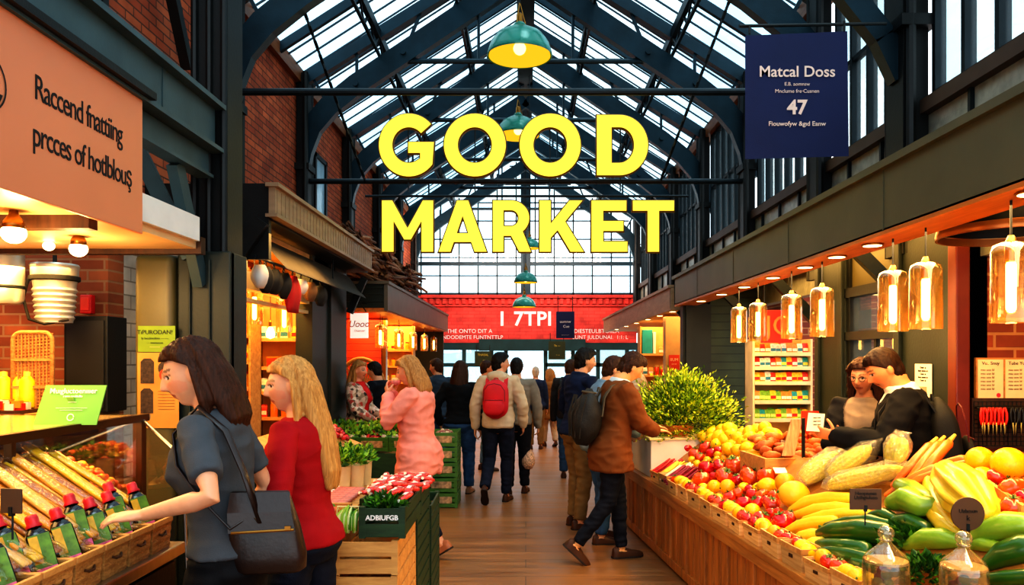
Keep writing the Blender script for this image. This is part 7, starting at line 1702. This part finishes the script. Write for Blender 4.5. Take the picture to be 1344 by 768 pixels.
# 4 floral woman, 5 dark one behind her
FL = NT('floral_cloth'); vv = FL.coord('Object', (26, 26, 26)); vo = FL.n('TexVoronoi', Scale=1.0); FL.l(vv, vo.inputs['Vector'])
FL.bsdf(Base_Color=FL.ramp(vo.outputs['Color'], [(.15, lin((54, 40, 36))), (.4, lin((196, 160, 132))), (.6, lin((236, 214, 196))), (.85, lin((196, 80, 66)))]), Roughness=.85); FL = FL.m
W4 = person('person', 'blonde woman in a patterned jacket over a red top behind the green crates', (-2.03, 9.2), R(-105), 1.60, True, 1.0, 0, 0, (R(-10), 0, 0),
    arms=dict(L=dict(w=(-.1, .28, 1.0), h=(-.6, -1, -.3)), R=dict(w=(.12, .26, .98), h=(.6, -1, -.3))), top=dict(m=cl('top_red2', (210, 36, 34)), sleeve=.45, hem=.92, n='red_top'), over=dict(m=FL, sleeve=1., hem=.84, open=.055, inf=.026), pants=dict(m=JD), hair=dict(style='long', m=HS, c=(120, 80, 50), len=.26, amp=.006), skin=(234, 160, 124), vox=.009, cvox=.012)
W5 = person('person', 'person in black clothes with black hair standing just behind the patterned jacket woman', (-1.86, 9.75), R(70), 1.60, False, .95, R(4), 0, (0, R(8), 0), top=dict(m=cl('sweater_black2', (22, 24, 34)), sleeve=1., hem=.88, n='sweater'), arms=dict(L=dict(w=(-.16, .26, 1.3), h=(-.5, -.6, -1)), R=dict(w=(.15, .22, 1.1))), pants=dict(m=BKC), hair=dict(m=HBK, c=(20, 16, 14)), skin=(214, 156, 120), vox=.010, cvox=.013)
# 6 man in blue, 7 woman in black sweater, 8 man facing right
W6 = person('person', 'man in a slate blue shirt with short brown hair, seen past the pink woman', (-1.22, 10.6), R(12), 1.63, False, 1., 0, 0, (R(55), R(4), 0), top=dict(m=cl('shirt_slate', (52, 66, 82)), sleeve=1., hem=.88, collar=1), pants=dict(m=JB), hair=dict(m=HB, c=(70, 40, 24)), skin=(220, 156, 118), vox=.010, cvox=.013)
W7 = person('person', 'woman in a black sweater and blue jeans with long brown hair, seen from behind', (-.80, 9.25), R(-4), 1.60, True, 1.12, 0, 0, (0, R(2), 0), arms=dict(L=dict(w=(-.27, .08, .90), h=(-1, -.8, 0)), R=dict(w=(.26, .02, .84), h=(1, -.6, 0))), legs=dict(L=dict(a=(-.09, .04, .085)), R=dict(a=(.11, .06, .085))), top=dict(m=cl('sweater_black', (20, 22, 26)), sleeve=1., hem=.92, n='sweater', inf=.02), pants=dict(m=JB, k=1.06), shoes=mat('sneaker_tan', (150, 110, 80), .6), hair=dict(style='long', m=HB, c=(70, 44, 30), len=.20, spread=.08), vox=.009, cvox=.011)
W8 = person('person', 'man whose lit face looks right, standing behind the red backpack man', (-.60, 11.2), R(-70), 1.60, False, 1., 0, 0, (R(-5), 0, 0), top=dict(m=cl('shirt_tan', (150, 120, 92)), sleeve=1., hem=.88), pants=dict(m=JL), hair=dict(m=HD, c=(60, 34, 20)), skin=(232, 150, 106), vox=.010, cvox=.013, beard=.3)
# 9 red backpack, 10 grey sweater with net bag
W9 = person('person', 'man in a beige hoodie walking away with a red backpack, head turned right', (-.315, 8.75), R(-8), 1.70, False, 1.0, R(2), 0, (R(-62), R(0), 0), arms=dict(L=dict(w=(-.27, .0, .86), h=(-1, -.7, 0)), R=dict(w=(.27, .12, .88), h=(1, -1, 0))), legs=dict(L=dict(a=(-.10, -.30, .20), pitch=.85, h=(-.05, 1, 0)), R=dict(a=(.085, .05, .085))),
    top=dict(m=cl('hoodie_beige', (204, 182, 152), .9, .12), sleeve=1., hem=.86, n='hoodie', hood=1, inf=.022), pants=dict(m=JD), shoes=BRS, hair=dict(m=HBK, c=(24, 18, 16), vol=1), skin=(224, 160, 120), vox=.008, cvox=.010)
backpack(W9, 'bright red backpack with a front pocket on the man in the beige hoodie', mat('bag_red', (206, 16, 34), .6, 0, .12, 6, .15, 90), .29, .44, .15, 1.18)
W10 = person('person', 'man in a grey sweater walking beside the red backpack man, holding a net bag', (-.115, 9.25), R(-3), 1.64, False, 1.05, 0, 0, (R(-5), R(6), 0), arms=dict(L=dict(w=(-.26, .05, .84), h=(-1, -.8, 0)), R=dict(w=(.27, .06, .86), h=(1, -.8, 0), curl=1.2)), legs=dict(L=dict(a=(-.09, .0, .085)), R=dict(a=(.10, .10, .085))), top=dict(m=cl('sweater_grey', (134, 126, 114)), sleeve=1., hem=.88, n='sweater', inf=.02), pants=dict(m=cl('trousers_navy', (26, 28, 38))), shoes=BRS, hair=dict(m=HBK, c=(30, 22, 18)), vox=.009, cvox=.011)
nb_ = thing('net_bag', 'pale net bag held by the man in the grey sweater', 'bag', (PX(693, 9.25) , 9.3, PZ(617, 9.25))); b = MB(); b.lathe([(.0, 0), (.05, .01), (.085, .07), (.085, .13), (.06, .20), (.03, .26), (.018, .30)], 20); b.build('bag_body', mat('net_pale', (206, 168, 140), .7, 0, .6, 60, .5, 60), nb_, smooth=True); MB().tube([(0, 0, .29), (-.03, 0, .36), (0, 0, .42), (.03, 0, .36), (0, 0, .29)], .007, 6).build('handle', mat('net_pale', (206, 168, 140)), nb_)
# 11-13 far people
W11 = person('person', 'white-haired person in navy walking away in the far doorway light', (.18, 13.8), 0, 1.48, True, 1.05, 0, 0, (0, 0, 0), top=dict(m=cl('coat_navy', (34, 48, 78)), sleeve=1., hem=.80), pants=dict(m=KH), hair=dict(m=HG, c=(200, 190, 180), vol=1), vox=.012, cvox=.014)
W12 = person('person', 'woman in a tan coat standing far off near the doors', (.46, 14.2), R(20), 1.44, True, 1.05, 0, 0, (0, 0, 0), legs=dict(L=dict(a=(-.10, .12, .085)), R=dict(a=(.08, -.1, .12), pitch=.3)), top=dict(m=cl('shirt_cream', (220, 200, 170)), sleeve=1., hem=.9), over=dict(m=cl('coat_tan', (150, 104, 58)), sleeve=1., hem=.62, open=0, inf=.03, flare=.05, n='coat'), pants=dict(m=cl('trousers_pale', (190, 170, 150))), hair=dict(style='bob', m=HS, c=(150, 120, 90), len=.14), vox=.012, cvox=.014)
W13 = person('person', 'person in jeans with a dark backpack, partly behind the navy shirt man', (.60, 10.4), R(-10), 1.62, False, 1., 0, 0, (R(-20), R(6), 0), legs=dict(L=dict(a=(-.10, .1, .085)), R=dict(a=(.1, -.04, .085))), top=dict(m=cl('jacket_char', (44, 40, 40)), sleeve=1., hem=.88), pants=dict(m=JB), shoes=BRS, hair=dict(m=HB, c=(70, 40, 24)), vox=.010, cvox=.013)
backpack(W13, 'black backpack worn by the person in jeans behind the navy shirt man', mat('bag_black', (26, 24, 26), .7, 0, .2, 6, .1, 90), .28, .42, .14, 1.18, 'box', mat('bag_black', (26, 24, 26)))
# 14 navy man, 15 denim, 16 brown jacket, 17 behind plant
W14 = person('person', 'tall man in a navy shirt and khaki trousers looking right, hands low', (.505, 7.45), R(-62), 1.74, False, 1.02, R(4), 0, (R(-14), R(4), 0), arms=dict(L=dict(w=(-.20, .20, .96), h=(-1, -.9, 0)), R=dict(w=(.14, .26, .95), h=(1, -1, 0))), legs=dict(L=dict(a=(-.10, .02, .085)), R=dict(a=(.10, -.04, .085))), top=dict(m=cl('shirt_navy', (22, 34, 62)), sleeve=1., hem=.89, collar=1, inf=.018), pants=dict(m=KH), shoes=BRS, hair=dict(m=HBK, c=(30, 22, 18), vol=1), skin=(220, 160, 122), vox=.008, cvox=.010, beard=.25)
W15 = person('person', 'person in a pale denim shirt between the navy man and the brown jacket', (.66, 6.85), R(-75), 1.67, False, 1.0, R(8), 0, (R(-5), R(8), 0), arms=dict(L=dict(w=(-.12, .3, .98), h=(-1, -.9, 0)), R=dict(w=(.15, .3, 1.0), h=(1, -1, 0))), legs=dict(L=dict(a=(-.10, .08, .085)), R=dict(a=(.10, -.02, .085))), top=dict(m=cl('denim_pale', (116, 142, 162)), sleeve=1., hem=.84, collar=1, inf=.02), pants=dict(m=JB), shoes=BRS, hair=dict(m=HB, c=(90, 60, 30), vol=1), skin=(226, 166, 124), vox=.009, cvox=.011)
W16 = person('person', 'person in a brown jacket with short dark hair touching the white planter', (.70, 6.2), R(-80), 1.72, False, .98, R(8), 0, (R(4), R(24), 0), arms=dict(R=dict(w=(-.02, .36, 1.04), h=(.9, -.6, -.5), d=(-.1, 1, -.05), n=(0, .1, -1), curl=.3), L=dict(w=(-.14, .36, 1.07), h=(-.8, -.8, -.6), d=(.05, 1, -.1), n=(0, 0, -1), curl=.3)), legs=dict(L=dict(a=(-.07, .10, .085)), R=dict(a=(.07, -.30, .165), pitch=.75)),
    top=dict(m=cl('shirt_paleblue', (196, 206, 210)), sleeve=.45, hem=.95, collar=1, n='shirt'), over=dict(m=cl('jacket_brown', (118, 68, 32), .85, .14), sleeve=1., hem=.74, open=.04, inf=.028, flare=.035), pants=dict(m=cl('jeans_ink', (20, 24, 36), .8, .2, .15, 14), slim=1), shoes=BRS, hair=dict(m=HB, c=(60, 34, 20), vol=1, line=.055, amp=.008), skin=(232, 170, 112), vox=.0065, cvox=.009)
backpack(W16, 'black net drawstring backpack hanging on the person in the brown jacket', mat('bag_charcoal', (34, 32, 30), .7, 0, .3, 14, .3, 60), .34, .46, .25, 1.13, 'sack', mat('strap_grey', (96, 84, 66), .8))
W17 = person('person', 'dark-haired man in a pale shirt bending over the far counter behind the bush', (1.72, 11.0), R(80), 1.66, False, 1., R(14), 0, (0, R(22), 0), arms=dict(L=dict(w=(-.12, .36, 1.02), h=(-1, -.8, -.4)), R=dict(w=(.12, .36, 1.02), h=(1, -.8, -.4))), top=dict(m=cl('shirt_pale', (204, 190, 170)), sleeve=1., hem=.88), pants=dict(m=JD), hair=dict(m=HD, c=(40, 26, 20)), skin=(228, 150, 106), vox=.010, cvox=.013)
# 18-19 the couple behind the counter
W18 = person('person', 'woman with glasses and wavy dark hair in a dark jacket reading beside the man', (PX(1137, 5.0), 5.02, 0), R(150), 1.635, True, 1., R(2), 0, (R(-14), R(6), 0), arms=dict(L=dict(w=(-.14, .24, 1.05), h=(-.8, -.8, -.6)), R=dict(w=(.02, .30, 1.13), h=(.9, -.5, -.6), n=(-.3, 0, 1), curl=.7)), top=dict(m=cl('sweater_taupe', (150, 128, 108)), sleeve=.45, hem=.90, n='sweater', inf=.015), over=dict(m=cl('jacket_dark', (34, 32, 34)), sleeve=1., hem=.84, open=.10, inf=.024), pants=dict(m=JD), hair=dict(style='long', m=HD, c=(40, 24, 18), len=.26, spread=.14, amp=.010), skin=(226, 158, 116), vox=.007, cvox=.010, glasses=True)
W19 = person('person', 'man with cropped brown hair in a black jacket and white collar, looking down', (PX(1198, 4.5), 4.48, 0), R(70), 1.73, False, 1.03, R(8), 0, (R(14), R(22), 0), arms=dict(L=dict(w=(-.20, .42, 1.17), h=(-.7, -.4, -1), d=(-.1, 1, .25), n=(.9, -.1, .5), curl=.8), R=dict(w=(.12, .36, 1.13), h=(.9, -.5, -1), n=(-1, 0, .3), curl=.8)), top=dict(m=cl('shirt_white', (240, 234, 224)), sleeve=.45, hem=.95, neck=1.468, collar=1, n='shirt'), over=dict(m=cl('jacket_black', (22, 21, 24)), sleeve=1., hem=.82, inf=.026, open=.03, neck=1.43), pants=dict(m=JD), hair=dict(m=hairmat('hair_cropped', (24, 13, 8), (58, 33, 19)), c=(50, 30, 20), vol=0, line=.062, amp=.003), skin=(226, 146, 98), vox=.006, cvox=.009, beard=.06)
backpack(W19, 'black backpack on the man in the black jacket behind the counter', mat('bag_black2', (20, 19, 21), .75, 0, .2, 6, .1, 90), .32, .48, .16, 1.14, 'box', mat('bag_black2', (20, 19, 21)))
q = wm(W19) @ (INFO[W19.name]['J']['L'][2] + INFO[W19.name]['J']['L'][3] * .11)
t_ = thing('paper_sheet', 'folded white paper held up in the hand of the couple', 'paper', q + V(-.02, -.02, .01), R(20)); MB().add([(-.07, 0, 0), (.05, 0, -.01), (.075, .01, .095), (-.05, .005, .105)], [(0, 1, 2, 3)]).build('sheet', M['paper'], t_)
for k in range(3): lettering('mıuı oeuı' , .014, M['ink'], t_, Matrix.Translation((.005, -.003, .075 - k * .02)))
for T_ in PEOPLE.values():
    if '_s' in T_: del T_['_s']
# ================================================================ camera, light, world
cam = bpy.data.cameras.new('camera'); co_ = bpy.data.objects.new('camera', cam); C.objects.link(co_)
co_.location = (0, 0, CH); co_.rotation_euler = (PI / 2, 0, 0)
cam.sensor_width = 36; cam.lens = 36 * FO / 1344; cam.sensor_fit = 'HORIZONTAL'
cam.shift_x = -(VX - 672) / 1344; cam.shift_y = (VY - 384) / 1344; cam.clip_end = 2000; cam.clip_start = .02
SC.camera = co_

wd = bpy.data.worlds.new('sky'); SC.world = wd; wd.use_nodes = True
nt = wd.node_tree; bg = nt.nodes['Background']
tc = nt.nodes.new('ShaderNodeTexCoord'); nz = nt.nodes.new('ShaderNodeTexNoise'); nz.inputs['Scale'].default_value = 3.2; nz.inputs['Detail'].default_value = 5
cr = nt.nodes.new('ShaderNodeValToRGB'); e = cr.color_ramp.elements
e[0].position = .38; e[0].color = (.60, .82, .95, 1); e[1].position = .6; e[1].color = (1, 1, 1, 1)
nt.links.new(tc.outputs['Generated'], nz.inputs['Vector']); nt.links.new(nz.outputs['Fac'], cr.inputs['Fac']); nt.links.new(cr.outputs['Color'], bg.inputs['Color'])
bg.inputs['Strength'].default_value = 1.9

def area(name, loc, size, power, col, rot=(0, 0, 0), spread=None):
    l = bpy.data.lights.new(name, 'AREA'); l.energy = power; l.color = lin(col)[:3]; l.shape = 'RECTANGLE'; l.size, l.size_y = size
    o = bpy.data.objects.new(name, l); C.objects.link(o); o.location = loc; o.rotation_euler = rot; return o
def point(name, loc, power, col, r=.05):
    l = bpy.data.lights.new(name, 'POINT'); l.energy = power; l.color = lin(col)[:3]; l.shadow_soft_size = r
    o = bpy.data.objects.new(name, l); C.objects.link(o); o.location = loc; return o
WARM = (255, 198, 112); WARM2 = (255, 212, 142)
SC.view_settings.view_transform = 'Standard'
try: SC.view_settings.look = 'High Contrast'
except Exception: pass
SC.view_settings.exposure = 0.02
SC.cycles.use_denoising = True
SC.cycles.max_bounces = 8; SC.cycles.transparent_max_bounces = 24; SC.cycles.caustics_reflective = False; SC.cycles.caustics_refractive = False
SC.cycles.sample_clamp_indirect = 6.0
# lamps of shop interiors, canopies and pendants, plus one added fill on the band
area('stall_left_lamp', (-2.6, 2.9, 2.2), (1.2, 2.4), 50, WARM2)
area('stall_left_back_lamp', (-3.2, 4.4, 2.2), (1.0, .5), 24, WARM)
point('spot_left', (-2.2, 3.3, 2.1), 10, WARM2); point('spot_left2', (-2.35, 4.0, 2.08), 6, WARM2)
area('shop_left_lamp', (-3.0, 7.1, 2.6), (1.4, 1.8), 150, WARM)
area('shop_left_front_lamp', (-1.85, 6.7, 2.6), (.3, 1.8), 14, WARM)
area('stall_far_lamp', (-2.4, 13.5, 2.25), (.8, 5.0), 120, WARM)
area('canopy_right_lamp', (2.0, 4.4, 2.28), (.3, 6.0), 110, WARM2)
area('canopy_right_back_lamp', (2.5, 6.0, 2.5), (.5, 5.0), 50, WARM)
area('canopy_right_far_lamp', (2.3, 13.0, 2.25), (.7, 6.0), 70, WARM2)
for px, Y in [(970, 7.1), (1039, 5.7), (1079, 5.14), (1172, 4.15), (1215, 3.8), (1327, 3.14)]: point('tube_glow', (PX(px, Y), Y, 1.76), 5, WARM)
area('band_lamp', (0, 17.2, 4.6), (4.5, .4), 150, (255, 226, 206), (R(58), 0, 0))  # added fill with no fitting behind it, brightens the red band wall
area('case_lamp', (-2.3, 3.6, 1.325), (.6, .3), 10, WARM2)
area('alcove_lamp', (3.3, 4.0, 2.45), (.8, .8), 16, WARM)
sun = bpy.data.lights.new('sun', 'SUN'); sun.energy = 1.2; sun.angle = R(25); sun.color = (1, .97, .93); so = bpy.data.objects.new('sun', sun); C.objects.link(so); so.rotation_euler = (R(18), R(12), 0)
